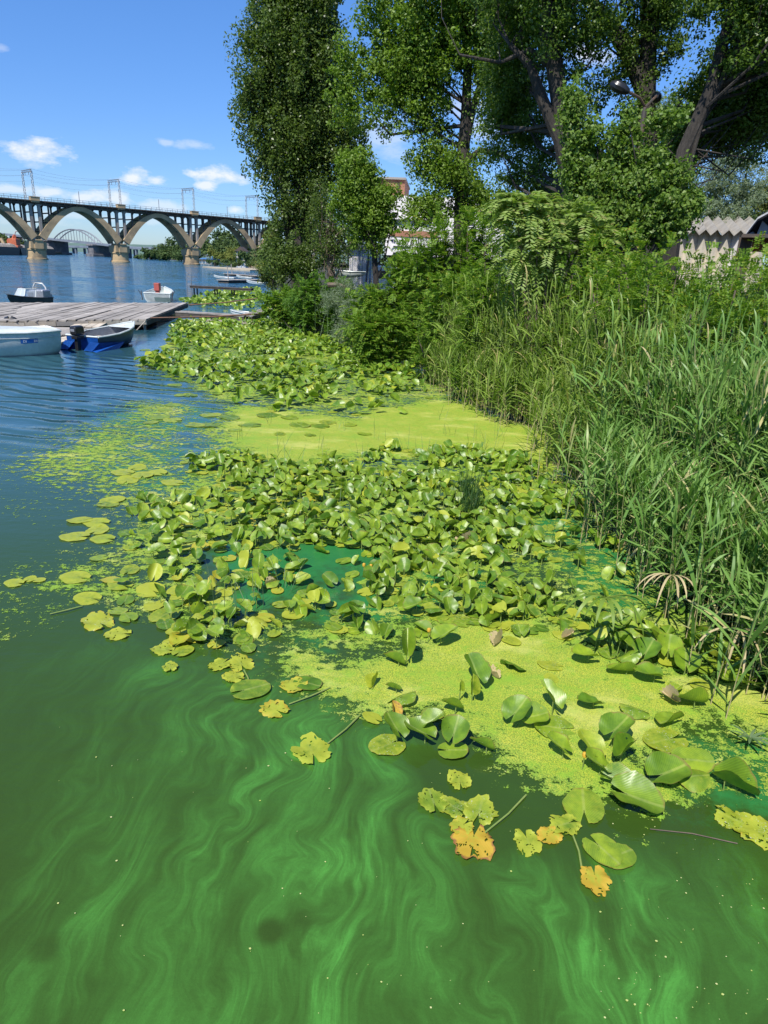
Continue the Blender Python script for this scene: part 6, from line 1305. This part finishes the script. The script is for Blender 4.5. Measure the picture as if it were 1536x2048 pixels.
# ================================================================== WATER LILIES
def lily_leaf(seed, mode, hi=True):
    """leaf lying along +y (tip) with sinus at -y, in metres for unit length 1. mode: flat, cup, fold, ragged"""
    r_ = np.random.default_rng(seed); nt_ = 61 if mode == 'ragged' else (25 if hi == 1 else 41 if hi else 15); nr_ = 15 if mode == 'ragged' else (5 if hi == 1 else 9 if hi else 3)
    gapa = .16+.12*r_.random(); th = np.linspace(-math.pi+gapa, math.pi-gapa, nt_)     # measured from +y
    oy = -.16; aw = .39+.04*r_.random(); al_ = .5
    dx, dy = np.sin(th), np.cos(th)
    A_ = dx*dx/aw**2+dy*dy/al_**2; B_ = 2*dy*oy/al_**2; C_ = oy*oy/al_**2-1; R_ = (-B_+np.sqrt(B_*B_-4*A_*C_))/(2*A_)
    R_ = R_*(1+.025*np.sin(th*3+r_.random()*6)+.012*r_.normal(size=nt_))
    R_ *= 1-.10*np.clip((np.abs(th)-2.5)/.5, 0, 1)
    if seed % 3 == 0 and mode != 'ragged': R_ *= 1-.5*np.clip(fbm(th*1.7+seed*3.3, th*0+seed, 3)-.60, 0, .25)
    age = np.zeros((nr_+1, nt_)); 
    if mode == 'ragged':
        nz_ = .5+.5*np.sin(th*5+r_.random()*6)*np.sin(th*11+r_.random()*6); R_ *= 1-.16*nz_-.22*np.clip(fbm(th*2.2+seed, th*0+seed, 4)-.42, 0, 1)*2-.05*r_.random(nt_)
    t = np.linspace(0.02, 1, nr_+1)**.9; X = R_[None]*t[:, None]*dx[None]; Y = oy+R_[None]*t[:, None]*dy[None]
    ax_ = np.abs(X)/aw; Z = np.zeros_like(X)
    if mode == 'flat' or mode == 'ragged':
        Z += (.012 if mode == 'flat' else .035)*np.sin(th*4+r_.random()*6)[None]*t[:, None]**3+.01
    elif mode == 'cup':
        Z += (.16+.10*r_.random())*(ax_**1.6)+.10*(Y+.1)**2+.03*np.sin(th*5+r_.random()*6)[None]*t[:, None]**3
    elif mode == 'fold':
        ang = .55+.5*r_.random(); Z += np.abs(X)*math.tan(ang)*.9; X = X*math.cos(ang)*.98; Z += .05*np.sin(th*4+1)[None]*t[:, None]**3
    elif mode == 'curl':
        sd = 1 if r_.random() < .5 else -1; k_ = np.clip(X*sd/aw, 0, 1); Z += .42*k_**2.2*1.0; X = X-sd*.16*k_**2; Z += .10*np.abs(X)+.10*Y**2
    elif mode == 'dome':
        Z += -.18*ax_**2-.14*(Y)**2+.05+.02*np.sin(th*6)[None]*t[:, None]**3
    Z += .06*(fbm(X*4+seed, Y*4, 2, seed*1.)-.5)*(t[:, None]**.5)
    v = np.stack([X, Y, Z], -1).reshape(-1, 3); uv = np.stack([(R_[None]*t[:, None]*dx[None]), oy+R_[None]*t[:, None]*dy[None]], -1).reshape(-1, 2)
    ii_ = np.arange((nr_+1)*nt_).reshape(nr_+1, nt_); f = np.stack([ii_[:-1, :-1], ii_[1:, :-1], ii_[1:, 1:], ii_[:-1, 1:]], -1).reshape(-1, 4)
    if hi == 2 and seed % 4 == 1:
        cx = uv[f].mean(1); f = f[fbm(cx[:, 0]*16+seed, cx[:, 1]*16, 2, seed*.3) < .86]
    if mode == 'ragged':
        cx = uv[f].mean(1); hole = fbm(cx[:, 0]*14+seed*3.1, cx[:, 1]*14, 4, seed*.7); rr_ = np.linalg.norm(cx-[0, oy], axis=1); f = f[hole < .80-.26*rr_]
    return v, f, uv, t[:, None].repeat(nt_, 1).ravel()
def rotm(yaw, pitch, roll): return np.array(Matrix.Rotation(yaw, 3, 'Z') @ Matrix.Rotation(pitch, 3, 'X') @ Matrix.Rotation(roll, 3, 'Y'))
MODES = ['cup', 'cup', 'fold', 'curl', 'cup', 'fold', 'dome', 'flat', 'flat', 'cup', 'curl', 'dome', 'cup', 'fold', 'dome', 'curl', 'cup', 'dome', 'fold', 'cup']
LP = [lily_leaf(100+i, m_) for i, m_ in enumerate(MODES)]; LPhi = [lily_leaf(100+i, m_, 2) for i, m_ in enumerate(MODES)]; LPlo = [lily_leaf(100+i, m_, False) for i, m_ in enumerate(MODES)]
lily_mesh = {}
def get_lily(k, age, crust=0.):
    key = (k, age, crust)
    if key not in lily_mesh:
        v, f, uv, t = LPhi[k]; lily_mesh[key] = mesh('blade', v, f, lily_m, {'var': np.full(len(v), 0.), 'age': np.clip(age+.12*t, 0, 1.2), 'crust': np.full(len(v), crust), 'rad': t}, True, uv)
    return lily_mesh[key]
# petiole prototype: unit length downward
mb = MB(); mb.tube([(0, 0, 0), (.015, -.03, -.45), (.05, -.06, -1.)], [.026, .03, .034], 5, False); pet_v = np.concatenate(mb.v); pet_f = np.array(mb.f); pet_me = mesh('petiole', pet_v, pet_f, petiole_m, smooth=True)
bedA = [(345,650),(440,640),(560,645),(620,665),(690,700),(745,715),(830,745),(870,790),(850,805),(810,835),(760,835),(640,825),(560,830),(470,815),(440,795),(400,770),(350,760),(290,742),(262,735),(300,712),(345,705),(330,680)]
bedA2 = [(415,592),(450,585),(520,580),(530,600),(500,625),(440,622),(380,612),(350,610)]
bedB = [(355,925),(470,905),(560,925),(620,935),(650,905),(690,925),(765,890),(800,895),(840,905),(900,895),(960,905),(1050,915),(1110,945),(1180,1000),(1230,1080),(1290,1150),(1370,1210),(1440,1270),(1500,1330),(1440,1350),(1380,1340),(1290,1340),(1180,1320),(1130,1280),(1050,1275),(960,1255),(880,1255),(820,1290),(760,1305),(720,1290),(640,1250),(560,1230),(500,1260),(520,1310),(440,1320),(340,1310),(300,1260),(180,1240),(160,1200),(180,1150),(240,1110),(225,1050),(240,1010),(330,1000),(430,985),(440,950),(360,950)]
sparse = [(400,1090),(540,1100),(690,1085),(760,1130),(720,1200),(640,1240),(560,1225),(480,1240),(420,1190)]
leafset = []   # (pos xyz, yaw, pitch, roll, size, mode index, age, crust, hero label)
def scatter(poly, dens, prob=None, minfac=.5, size=(.125, .20), hgt=(.02, .15), flatp=.15, tag_='B'):
    P = np.array(gpoly(poly)); x0_, y0_ = P.min(0); x1_, y1_ = P.max(0); n = int((x1_-x0_)*(y1_-y0_)*dens); xs_ = x0_+rg.random(n)*(x1_-x0_); ys_ = y0_+rg.random(n)*(y1_-y0_)
    # cluster: leaves bunch at crowns
    nc = max(4, n//9); cx = x0_+rg.random(nc)*(x1_-x0_); cy = y0_+rg.random(nc)*(y1_-y0_); pick = rg.integers(0, nc, n); mcl = rg.random(n) < .55
    xs_ = np.where(mcl, cx[pick]+rg.normal(size=n)*.16, xs_); ys_ = np.where(mcl, cy[pick]+rg.normal(size=n)*.16, ys_)
    ok = inpoly(xs_, ys_, gpoly(poly)); xs_, ys_ = xs_[ok], ys_[ok]; q = proj(np.stack([xs_, ys_, np.zeros(len(xs_))], 1)); ed = polydist(xs_, ys_, gpoly(poly))
    hole = fbm(xs_*.9, ys_*.9, 3, 31.)
    kept = []
    for x_, y_, px, py, e_, hl in zip(xs_, ys_, q[:, 0], q[:, 1], ed, hole):
        pr = np.clip(.35+e_/.35, .35, 1)*np.clip((.65-hl)*7, .10, 1)
        if prob: pr *= prob(px, py)
        if rg.random() > pr: continue
        sz = size[0]+rg.random()*(size[1]-size[0]); 
        if any(abs(x_-a_) < minfac*sz and abs(y_-b_) < minfac*sz and (x_-a_)**2+(y_-b_)**2 < (minfac*sz)**2 for a_, b_ in kept[-220:]): continue
        kept.append((x_, y_)); fl_ = rg.random() < (flatp+(.55 if e_ < .15 else 0))
        if fl_: leafset.append([(x_, y_, .008+.01*rg.random()), rg.random()*6.28, rg.normal()*.04, rg.normal()*.04, sz, int(rg.choice([7, 8])), [0., .12, .3, .5][int(rg.integers(0, 4))], float(rg.random() < .35), None, tag_])
        else:
            h = hgt[0]+rg.random()*(hgt[1]-hgt[0]); k = int(rg.choice([0, 1, 2, 3, 4, 5, 6, 9, 10, 11, 12, 13, 14, 15, 16, 17, 18, 19])); 
            yaw = rg.normal()*1.0+(0 if rg.random() < .6 else math.pi)+.35; pit_ = (.03+.80*rg.random()**1.6) if abs(math.cos(yaw)) > 0 else .4
            pit_ = pit_*(1 if math.cos(yaw) > 0 else -1)+rg.normal()*.15
            leafset.append([(x_, y_, h), yaw, pit_, rg.normal()*.38, sz, k, float(rg.choice([0., 0., 0., .1, .2, .45], p=[.35, .25, .2, .1, .06, .04])), float(rg.random() < .12), None, tag_])
def pB(px, py):
    f_ = 1.
    if inpoly([px], [py], sparse)[0]: f_ *= .22
    if px < 420 and py > 930: f_ *= .55
    if px < 640 and py > 980: f_ *= .75
    return f_
scatter(bedB, 140, pB, .36, flatp=.30)
scatter(bedA, 32, lambda px, py: (1. if px > 400 or py < 760 else .6)*(1. if py < 810 else .6), .42, size=(.20, .28), hgt=(.05, .26), flatp=.12, tag_='A')
scatter(bedA2, 14, None, .45, size=(.28, .38), hgt=(.12, .35), flatp=.05, tag_='C')
lowpoly = [(560,1290),(700,1330),(800,1330),(960,1270),(1130,1290),(1300,1350),(1536,1370),(1536,1600),(1400,1620),(1230,1620),(1000,1530),(850,1440),(700,1420),(600,1370)]
hp = []
def pL(px, py): return .55 if px > 1000 else .8
n_before = len(leafset)
scatter(lowpoly, 16, pL, .9, size=(.13, .24), hgt=(.01, .06), flatp=.62, tag_='L')
for L_ in leafset[n_before:]: L_[6] = float(rg.choice([.05, .15, .25, .4, .5])); L_[7] = float(rg.random() < .6); L_[2] *= .5
scatter([(180,1120),(420,960),(640,1000),(640,1240),(480,1320),(340,1320),(160,1240)], 30, None, .6, size=(.13, .24), hgt=(.01, .06), flatp=.75, tag_='L2')
for L_ in leafset[n_before:]:
    if L_[9] == 'L2': L_[6] = float(rg.choice([.1, .2, .3, .45, .6])); L_[7] = float(rg.random() < .6)
# floating leaves at the left fringe, given by where they lie
def flatset(lst, lab=None, age0=.32):
    for it in lst:
        x, y, wpx = it[:3]; g_ = G(x, y, .01); k = np.linalg.norm(g_-EYE)/FPX; leafset.append([(g_[0], g_[1], .012), it[3] if len(it) > 3 else rg.random()*6.28, rg.normal()*.03, rg.normal()*.03, wpx*k*1.05, int(rg.choice([7, 8])), age0+.15*rg.random(), float(rg.random() < .5), it[4] if len(it) > 4 else None, 'F'])
flatset([(245,945,44,1.4),(255,960,46),(285,950,48),(275,935,36),(315,945,40),(345,965,42),(225,1000,46),(215,1008,40),(160,1040,44),(150,1073,52,1.5,'yellow green oval leaf floating alone, leftmost of the row off the bed'),(192,1045,50,1.4),(205,1078,46,1.5),(195,1060,46),(60,1158,24),(28,1166,34,1.5),(78,1160,22),(150,1155,56,1.4),(175,1197,50,1.5),(300,1030,48),(330,1010,46),(360,1040,48),(260,1140,40),(300,1180,60),(330,1230,60),(420,1230,60),(360,1180,50),(240,1170,50)])
for (x, y, w_) in [(320,835,40),(345,840,36),(300,845,30),(330,820,30),(380,790,34),(390,850,40),(370,760,30),(420,850,44),(460,835,46),(500,850,44),(540,832,50),(600,850,46),(580,835,40),(640,852,40),(655,845,36),(700,850,30),(730,868,30),(420,830,40),(290,700,20),(310,715,22),(280,730,20),(330,725,24),(350,770,28),(360,790,26),(285,740,20),(345,810,32),(620,870,26),(560,868,26),(470,860,28)]:
    flatset([(x, y, w_)], age0=.15)
# hero leaves close to the camera: x, y, width px, yaw, pitch, roll, mode, age, height, label
def heading(deg): return math.radians(deg)
HERO = [
 (815,1287,58,0.05,.75,.0,5,.0,.16,'upright bright green folded lily leaf at the lower edge of the crowded bed'),
 (790,1320,50,1.2,.2,.3,3,.0,.05,'dark green cupped leaf tucked under the upright folded one'),
 (890,1268,56,-1.0,.3,-.2,0,.0,.10,'long bright green leaf tilted to the right near the lower edge of the bed'),
 (787,1375,34,1.3,.15,.1,10,.1,.05,'small curled leaf alone on duckweed above the clump by the open water'),
 (950,1340,74,.3,.35,.1,2,.1,.12,'pale glossy crumpled leaf above the yellow spear leaf'),
 (945,1368,40,.05,1.25,.1,5,.35,.14,'yellow spear shaped unopened leaf standing on the duckweed'),
 (922,1370,22,.0,1.4,.1,5,.25,.14,'narrow pale rolled leaf standing left of the yellow spear leaf'),
 (1035,1420,62,-.8,.45,.0,0,.0,.12,'glossy ribbed leaf standing over the duckweed, left one of a pair'),
 (1068,1432,60,-1.3,.1,.2,1,.05,.07,'shadowed leaf of the pair standing over the duckweed'),
 (1100,1392,64,.6,.55,.2,2,.0,.14,'glossy leaf with a turned up rim alone above the pair on duckweed'),
 (1110,1455,78,1.5,.1,-.1,7,.2,.02,'flat crusted leaf lying on duckweed under the glossy leaf'),
 (1180,1405,50,1.9,.25,.2,4,.1,.06,'ribbed leaf near the pale dead curl on the duckweed'),
 (1380,1400,66,1.8,.3,.3,3,.05,.08,'olive leaf beside the pale twisted dead leaf on the right'),
 (1235,1455,68,-.9,.25,-.1,0,.0,.14,'big glossy heart shaped leaf casting a black shadow on duckweed'),
 (1118,1490,56,1.2,.5,.1,1,.1,.10,'green cupped leaf on a short stalk left of the yellow bud'),
 (1180,1490,60,.5,.35,.2,4,.3,.12,'yellow green cupped leaf holding the orange bud'),
 (1195,1525,60,1.5,.55,.0,1,.15,.10,'small cupped leaf in front of the orange bud'),
 (1250,1503,62,-.9,.2,.0,5,.0,.11,'bright green leaf right of the orange bud'),
 (1335,1545,80,-1.2,.1,.1,0,.0,.06,'large glossy ribbed leaf, biggest of those at the lower right'),
 (1385,1555,60,-1.4,.05,.1,11,.2,.04,'yellow green leaf overlapping the largest ribbed leaf on its right'),
 (1385,1520,70,-1.7,.05,.2,7,.1,.03,'long flat leaf lying behind the largest ribbed leaf'),
 (1465,1570,76,-2.1,-.15,.2,5,.0,.06,'narrow dark edged leaf pointing down right over open water'),
 (1270,1595,92,-2.0,-.1,.1,0,.0,.06,'large smooth oval green leaf lying below the yellow bud leaf'),
 (1235,1558,60,-2.0,.1,.2,2,.2,.05,'yellow green folded leaf above the large smooth oval leaf'),
 (1372,1322,56,-.3,.3,.0,0,.0,.10,'bright light green leaf near the reeds at the lower right of the bed'),
 (1338,1292,54,-.4,.4,.1,1,.0,.12,'dark green shiny leaf up and left of the brightest one'),
 (1295,1300,54,-.7,.35,.0,9,.0,.11,'shiny leaf in the row under the drooping reed'),
 (1300,1348,56,1.5,.1,.1,0,.0,.08,'leaf lying flat in its own shadow left of the brightest leaf'),
 (1245,1340,56,1.6,.05,.1,3,.1,.05,'leaf crossed by the star shaped reed shadow'),
 (1170,1310,54,1.9,.2,.1,0,.0,.08,'leaf left of the star shaped reed shadow'),
 (1480,1360,76,1.6,.05,.1,1,.05,.06,'wide leaf with a black shadow by the right edge'),
 (1340,1440,56,2.1,.05,.1,10,.1,.05,'pale rolled leaf pointing right on the duckweed'),
 (1270,1420,54,1.2,.1,.2,11,.25,.03,'mottled leaf half under duckweed beside the pale rolled leaf'),
 (1330,1480,80,1.9,.0,.0,7,.35,.02,'wide flat spotted leaf floating right of the big heart shaped leaf'),
 (840,1462,66,1.2,.25,.1,0,.05,.08,'green cupped leaf in the middle of the clump by the open water'),
 (790,1452,60,.6,.35,.2,0,.05,.10,'round green leaf at the left of the clump by the open water'),
 (910,1460,60,-.35,.45,.1,9,.0,.12,'round smooth leaf at the right of the clump by the open water'),
 (866,1440,50,-1.3,.5,.1,2,.15,.12,'light green upright leaf at the top of the clump by the open water'),
 (905,1500,58,-1.6,.1,.0,7,.12,.03,'floating green leaf at the foot of the clump by the open water'),
 (965,1490,50,1.4,.35,.3,3,.1,.06,'curled leaf with a brown rim at the right end of the clump'),
 (905,1410,46,1.5,.3,.2,10,.05,.08,'curled dark leaf above the clump by the open water'),
 (775,1490,72,2.2,.02,.0,8,.3,.015,'white crusted torn leaf floating left below the clump'),
 (745,1435,40,1.0,.15,.1,7,.45,.02,'yellowing leaf at the left tip of the clump'),
 (790,1420,36,.2,.7,.2,10,.95,.10,'withered pink brown leaf standing on the clump'),
]
for (x, y, wpx, yaw, pt_, rl, md, age, h, lab) in HERO:
    g_ = G(x, y, h); k = np.linalg.norm(g_-EYE)/FPX; leafset[:] = [q for q in leafset if not (q[9] == 'L' and math.hypot(q[0][0]-g_[0], q[0][1]-g_[1]) < .6*wpx*k)]; leafset.append([tuple(g_), yaw, pt_, rl, wpx*k*1.03, md, age, 1. if 'crust' in lab or 'spotted' in lab or 'mottled' in lab else 0., lab, 'H'])
RAG = [(622,1499,88,.35,.42,0,'ragged yellow leaf floating alone in the middle of the swirling green water'),
 (546,1417,64,.9,.62,0,'ragged orange yellow leaf floating above left of the lone yellow one'),
 (586,1372,58,2.2,.55,0,'small ragged yellow leaf at the edge of the weed, above the other yellow ones'),
 (465,1355,46,1.2,.45,0,'ragged yellow leaf at the lower tip of the left bed'),
 (480,1325,60,.5,.45,0,'ragged yellow leaf in the lower tip of the left bed, behind'),
 (440,1330,50,2.5,.4,0,'yellow green torn leaf in the lower tip of the left bed'),
 (325,1300,44,1.4,.38,0,'yellow green torn leaf at the whirl left of the bed'),
 (340,1335,34,.4,.4,0,'small torn leaf in the whirl of green water'),
 (235,1268,50,1.6,.5,0,'torn yellow leaf at the lower left corner of the bed'),
 (195,1242,72,.8,.5,1,'mottled yellow leaf at the left corner of the bed'),
 (865,1601,64,.2,.25,0,'yellow green leaf left of the crusted pair over dark water'),
 (918,1560,52,.1,.4,0,'yellow green leaf on top of the crusted cluster over dark water'),
 (905,1612,60,.8,.3,1,'crusted leaf in the middle of the cluster over dark water'),
 (960,1618,80,-.3,.32,1,'large white crusted leaf at the right of the cluster over dark water'),
 (945,1688,88,2.9,.78,0,'rotting orange leaf hanging below the crusted cluster'),
 (920,1655,50,2.2,.6,0,'orange yellow torn leaf joining the crusted cluster to the rotting one'),
 (1057,1685,62,3.3,.42,0,'yellow green half leaf floating left of the notched pair'),
 (1098,1672,50,2.2,.72,0,'brown edged orange fragment between two yellow green leaves'),
 (1128,1650,58,1.9,.33,0,'bitten yellow green leaf below the notched heart leaf'),
 (1190,1762,62,3.0,.72,0,'rotting orange leaf sinking at the bottom right of the leaf group'),
 (1470,1640,70,1.0,.38,1,'long yellow crusted leaf at the right edge, left piece'),
 (1515,1665,80,1.3,.45,1,'yellow crusted leaf at the right edge, right piece')]
ragmesh = []
def pitch_root(name, lab, loc, group=None):
    r_ = bpy.data.objects.new(name, None); COL.objects.link(r_); r_.location = loc; r_.empty_display_size = .05; return tag(r_, lab, 'water lily leaf', group)
for i, (x, y, wpx, yaw, age, crust, lab) in enumerate(RAG):
    g_ = G(x, y, .01); k = np.linalg.norm(g_-EYE)/FPX; v, f, uv, t = lily_leaf(300+i, 'ragged'); sz = wpx*k*1.15
    ag = age+.28*(t**3)*(rg.random()*.5+.5)
    me = mesh('blade', v, f, lily_m, {'var': np.zeros(len(v)), 'age': ag, 'crust': np.full(len(v), float(crust)), 'rad': t}, True, uv)
    r_ = pitch_root('lily_pad', lab, (g_[0], g_[1], .010+.003*(i % 4))); o = link('blade', me, r_); o.scale = (sz, sz, sz); o.rotation_euler = (rg.normal()*.02, rg.normal()*.02, yaw)
# two sound floating leaves
for (x, y, wpx, yaw, age, lab) in ((500,1379,68,-1.1,.24,'oval yellow green leaf with a long stalk at the tip of the left bed'), (1167,1612,76,-.2,.16,'notched heart shaped leaf over dark water at the lower right'), (1205,1700,66,-2.6,.10,'green pierced leaf in the lowest leaf group, left lobe'), (1232,1712,60,-1.2,.12,'green pierced leaf in the lowest leaf group, right lobe')):
    g_ = G(x, y, .014); k = np.linalg.norm(g_-EYE)/FPX; leafset.append([(g_[0], g_[1], .016+.004*rg.random()), yaw, 0.03, 0.03, wpx*k*1.15, 8, age, 0., lab, 'H'])
# long stalks in the open water
for (x0_, y0_, x1_, y1_, lab) in ((655,1487,720,1430,'long green stalk running from the lone yellow leaf to the weed'),(578,1408,660,1375,'long stalk running from the orange yellow leaf to the weed'),(970,1665,1052,1590,'thick curved stalk beside the crusted leaf cluster'),(1142,1660,1165,1745,'stalk crossing to the lowest leaf group'),(500,1370,488,1340,'short stalk on the oval yellow green leaf'),(100,1228,165,1212,'thick pale stalk sticking out at the left corner of the bed'),(780,1118,770,1085,'pale cut flower stalk standing in the middle of the bed')):
    a_ = G(x0_, y0_, .012); b_ = G(x1_, y1_, .012); m_ = (a_+b_)/2+np.array([.01, -.01, .006]); mb = MB(); mb.tube([a_, m_, b_], [.005, .0055, .006], 7); tag(mb.build('lily_stalk', petiole_m, None, True), lab, 'stalk')
for (x0_, y0_, x1_, y1_, lab) in ((370,920,400,908,'short dark stick floating at the edge of the duckweed'),(1300,1658,1475,1687,'thin brown twig floating at the lower right')):
    a_ = G(x0_, y0_, .01); b_ = G(x1_, y1_, .01); mb = MB(); mb.tube([a_, (a_+b_)/2+np.array([.0, .02, 0]), b_], .0035 if y0_ < 1100 else .003, 6); tag(mb.build('floating_stick', wood_dark if y0_ < 1100 else twig_m, None, True), lab, 'stick')
for (x, y, lab) in ((1170,1507,'orange yellow lily bud among the bright leaves at lower right'), (742,1130,'yellow lily bud, left one of two close together in the bed'), (728,1128,'yellow lily bud, right one of two close together in the bed'), (858,1258,'small yellow lily flower by the big upright leaf')):
    g_ = G(x, y, .13); r_ = empty('lily_bud', (g_[0], g_[1], 0.), lab, 'flower bud'); mb = MB(); mb.lathe((g_[0], g_[1], .10), [(.004, 0), (.014, .006), (.018, .02), (.014, .034), (.004, .04)], 10); mb.build('bud', yellow_m, r_, True); mb = MB(); mb.tube([(g_[0], g_[1], -.05), (g_[0], g_[1], .102)], .004, 5); mb.build('stalk', petiole_m, r_)
# dead leaf curls
for i, (x, y, wpx, lab) in enumerate(((1345,1395,44,'pale twisted dead leaf on the duckweed at the lower right'),(1000,1280,40,'dry tan leaf fragment on the duckweed below the bed'),(1135,1268,30,'small dry brown leaf scrap near the row of glossy leaves'),(930,1080,36,'brown withered leaf in the middle of the crowded bed'),(540,1165,26,'thin grey dead leaf on the green scum'),(985,1345,30,'white withered leaf scrap right of the yellow spear leaf'))):
    g_ = G(x, y, .04); k = np.linalg.norm(g_-EYE)/FPX; v, f, uv, t = lily_leaf(500+i, 'ragged'); v = v.copy(); v[:, 2] += np.abs(v[:, 0])*1.3+.5*v[:, 1]**2; v[:, 0] *= .55
    M_ = dry_leaf; me = mesh('withered_leaf', v, f, M_, {'var': rg.random(len(v))*.5+.4}, True); o = link('withered_leaf', me, None, (g_[0], g_[1], .02)); o.scale = (wpx*k*1.2,)*3; o.rotation_euler = (rg.normal()*.3, rg.normal()*.3, rg.random()*6); tag(o, lab, 'dead leaf')
# build the rest: largest in view as things, remainder joined
info = []
for L_ in leafset:
    q = proj(L_[0]); vis_ = q[2] > 0 and -30 < q[0] < 1566 and q[1] < 2100; info.append(L_[4]/q[2] if vis_ else 0)
heroes = [i for i, L_ in enumerate(leafset) if L_[8]]; rest = sorted([i for i in range(len(leafset)) if not leafset[i][8]], key=lambda i: -info[i]); nsing = 290-len(heroes)-len(RAG)
GEN = {'up': 'glossy green lily leaf raised above the water in the crowded middle bed', 'flat': 'flat green lily leaf floating in the middle bed', 'fringe': 'yellow green oval lily leaf floating at the left fringe of the beds'}
for i in heroes+rest[:nsing]:
    (p, yaw, pt_, rl, sz, md, age, crust, lab, tg_) = leafset[i]; kind_ = 'fringe' if tg_ == 'F' else ('flat' if md in (7, 8) else 'up')
    if not lab:
        q_ = proj(p); zn = ('near the reeds' if q_[0] > 1120 else 'at the left end' if q_[0] < 430 else 'left of the middle' if q_[0] < 720 else 'in the middle')+(', near rows' if q_[1] > 1140 else ', far rows')
        lab_ = {'up': ('yellowing' if age > .15 else 'glossy green')+' raised lily leaf '+zn+' of the bed', 'flat': ('yellowing' if age > .25 else 'green')+' lily leaf floating flat '+zn+' of the bed', 'fringe': GEN['fringe']}[kind_]
    else: lab_ = lab
    r_ = pitch_root('lily_pad', lab_, (p[0], p[1], 0), None if lab else {'up': 'raised lily leaves of the middle bed', 'flat': 'floating lily leaves of the middle bed', 'fringe': 'floating lily leaves at the left fringe'}[kind_])
    o = link('blade', get_lily(md, round(age, 1), crust), r_, (0, 0, p[2])); o.scale = (sz, sz, sz); o.rotation_mode = 'XYZ'; R_ = Matrix(rotm(yaw, pt_, rl).tolist()); o.rotation_euler = R_.to_euler()
    if p[2] > .03:
        att = R_ @ Vector((0, -.16*sz, 0)); pe_ = link('petiole', pet_me, r_, (att.x, att.y, p[2]+att.z)); ln = max(.05, p[2]+att.z+.06); pe_.scale = (.16, .16, ln); pe_.rotation_euler = (0, 0, rg.random()*6.28)
for tg_, nm_lab in (('L', 'decaying lily leaves lying half sunk in the near duckweed'), ('L2', 'mottled lily leaves floating between the raised ones at the left'), ('B', 'remaining lily leaves packed into the middle bed'), ('A', 'far bed of countless lily leaves by the bushes'), ('C', 'lily leaves covering the water beyond the gangway'), ('F', 'small lily leaves lying flat at the edge of the far bed')):
    V, F, U, VA, AG, CR, RD = [], [], [], [], [], [], []; n0 = 0; PV, PF = [], []; m0 = 0
    for i in rest[nsing:]:
        (p, yaw, pt_, rl, sz, md, age, crust, lab, t2) = leafset[i]
        if t2 != tg_: continue
        v, f, uv, t = (LP if tg_ == 'B' else LPlo)[md]; v = (v*sz)@rotm(yaw, pt_, rl).T+np.array(p); V.append(v); F.append(f+n0); n0 += len(v); U.append(uv); VA.append(np.full(len(v), rg.random())); AG.append(np.clip(age+.12*t, 0, 1.2)); CR.append(np.full(len(v), crust)); RD.append(t)
        if p[2] > .03:
            att = rotm(yaw, pt_, rl)@np.array([0, -.16*sz, 0])+np.array(p); pv = pet_v*np.array([.16, .16, max(.05, att[2]+.06)])+att; PV.append(pv); PF.append(pet_f+m0); m0 += len(pv)
    if V:
        o = link('lily_bed', mesh('lily_bed', np.concatenate(V), np.concatenate(F), lily_m, {'var': np.concatenate(VA), 'age': np.concatenate(AG), 'crust': np.concatenate(CR), 'rad': np.concatenate(RD)}, True, np.concatenate(U))); tag(o, nm_lab, 'water lily leaves', kind='stuff')
        if PV and tg_ == 'B': l_ = link('petioles', mesh('petioles', np.concatenate(PV), np.concatenate(PF), petiole_m, smooth=True), o); tag(l_, kind='stuff')
# tiny floating specks on the open water
V, F = [], []; n0 = 0
for i in range(150):
    px = 100+rg.random()*1400; py = 1450+rg.random()*590
    if rg.random() < .45: px = 1200+rg.random()*336; py = 1600+rg.random()*440
    g_ = G(px, py, .006); s_ = .0018+.004*rg.random()**3; a_ = rg.random()*6.28; v = np.array([[math.cos(a_+t)*s_*(1+.4*(j % 2)), math.sin(a_+t)*s_, 0] for j, t in enumerate(np.arange(5)*1.2566)])+g_; V.append(v); F.append(np.arange(5)+n0); n0 += 5
tag(link('floating_specks', mesh('floating_specks', np.concatenate(V), np.array(F), surf('lime_speck', (.35, .42, .08), (.5, .5, .25), 40, .7, 0))), 'tiny loose duckweed specks scattered on the green water', 'duckweed', kind='stuff')
print('tris', sum(len(m_.polygons)*2 for m_ in bpy.data.meshes)); print('objects', len(bpy.data.objects), 'leafset', len(leafset), 'reeds', len(instance))
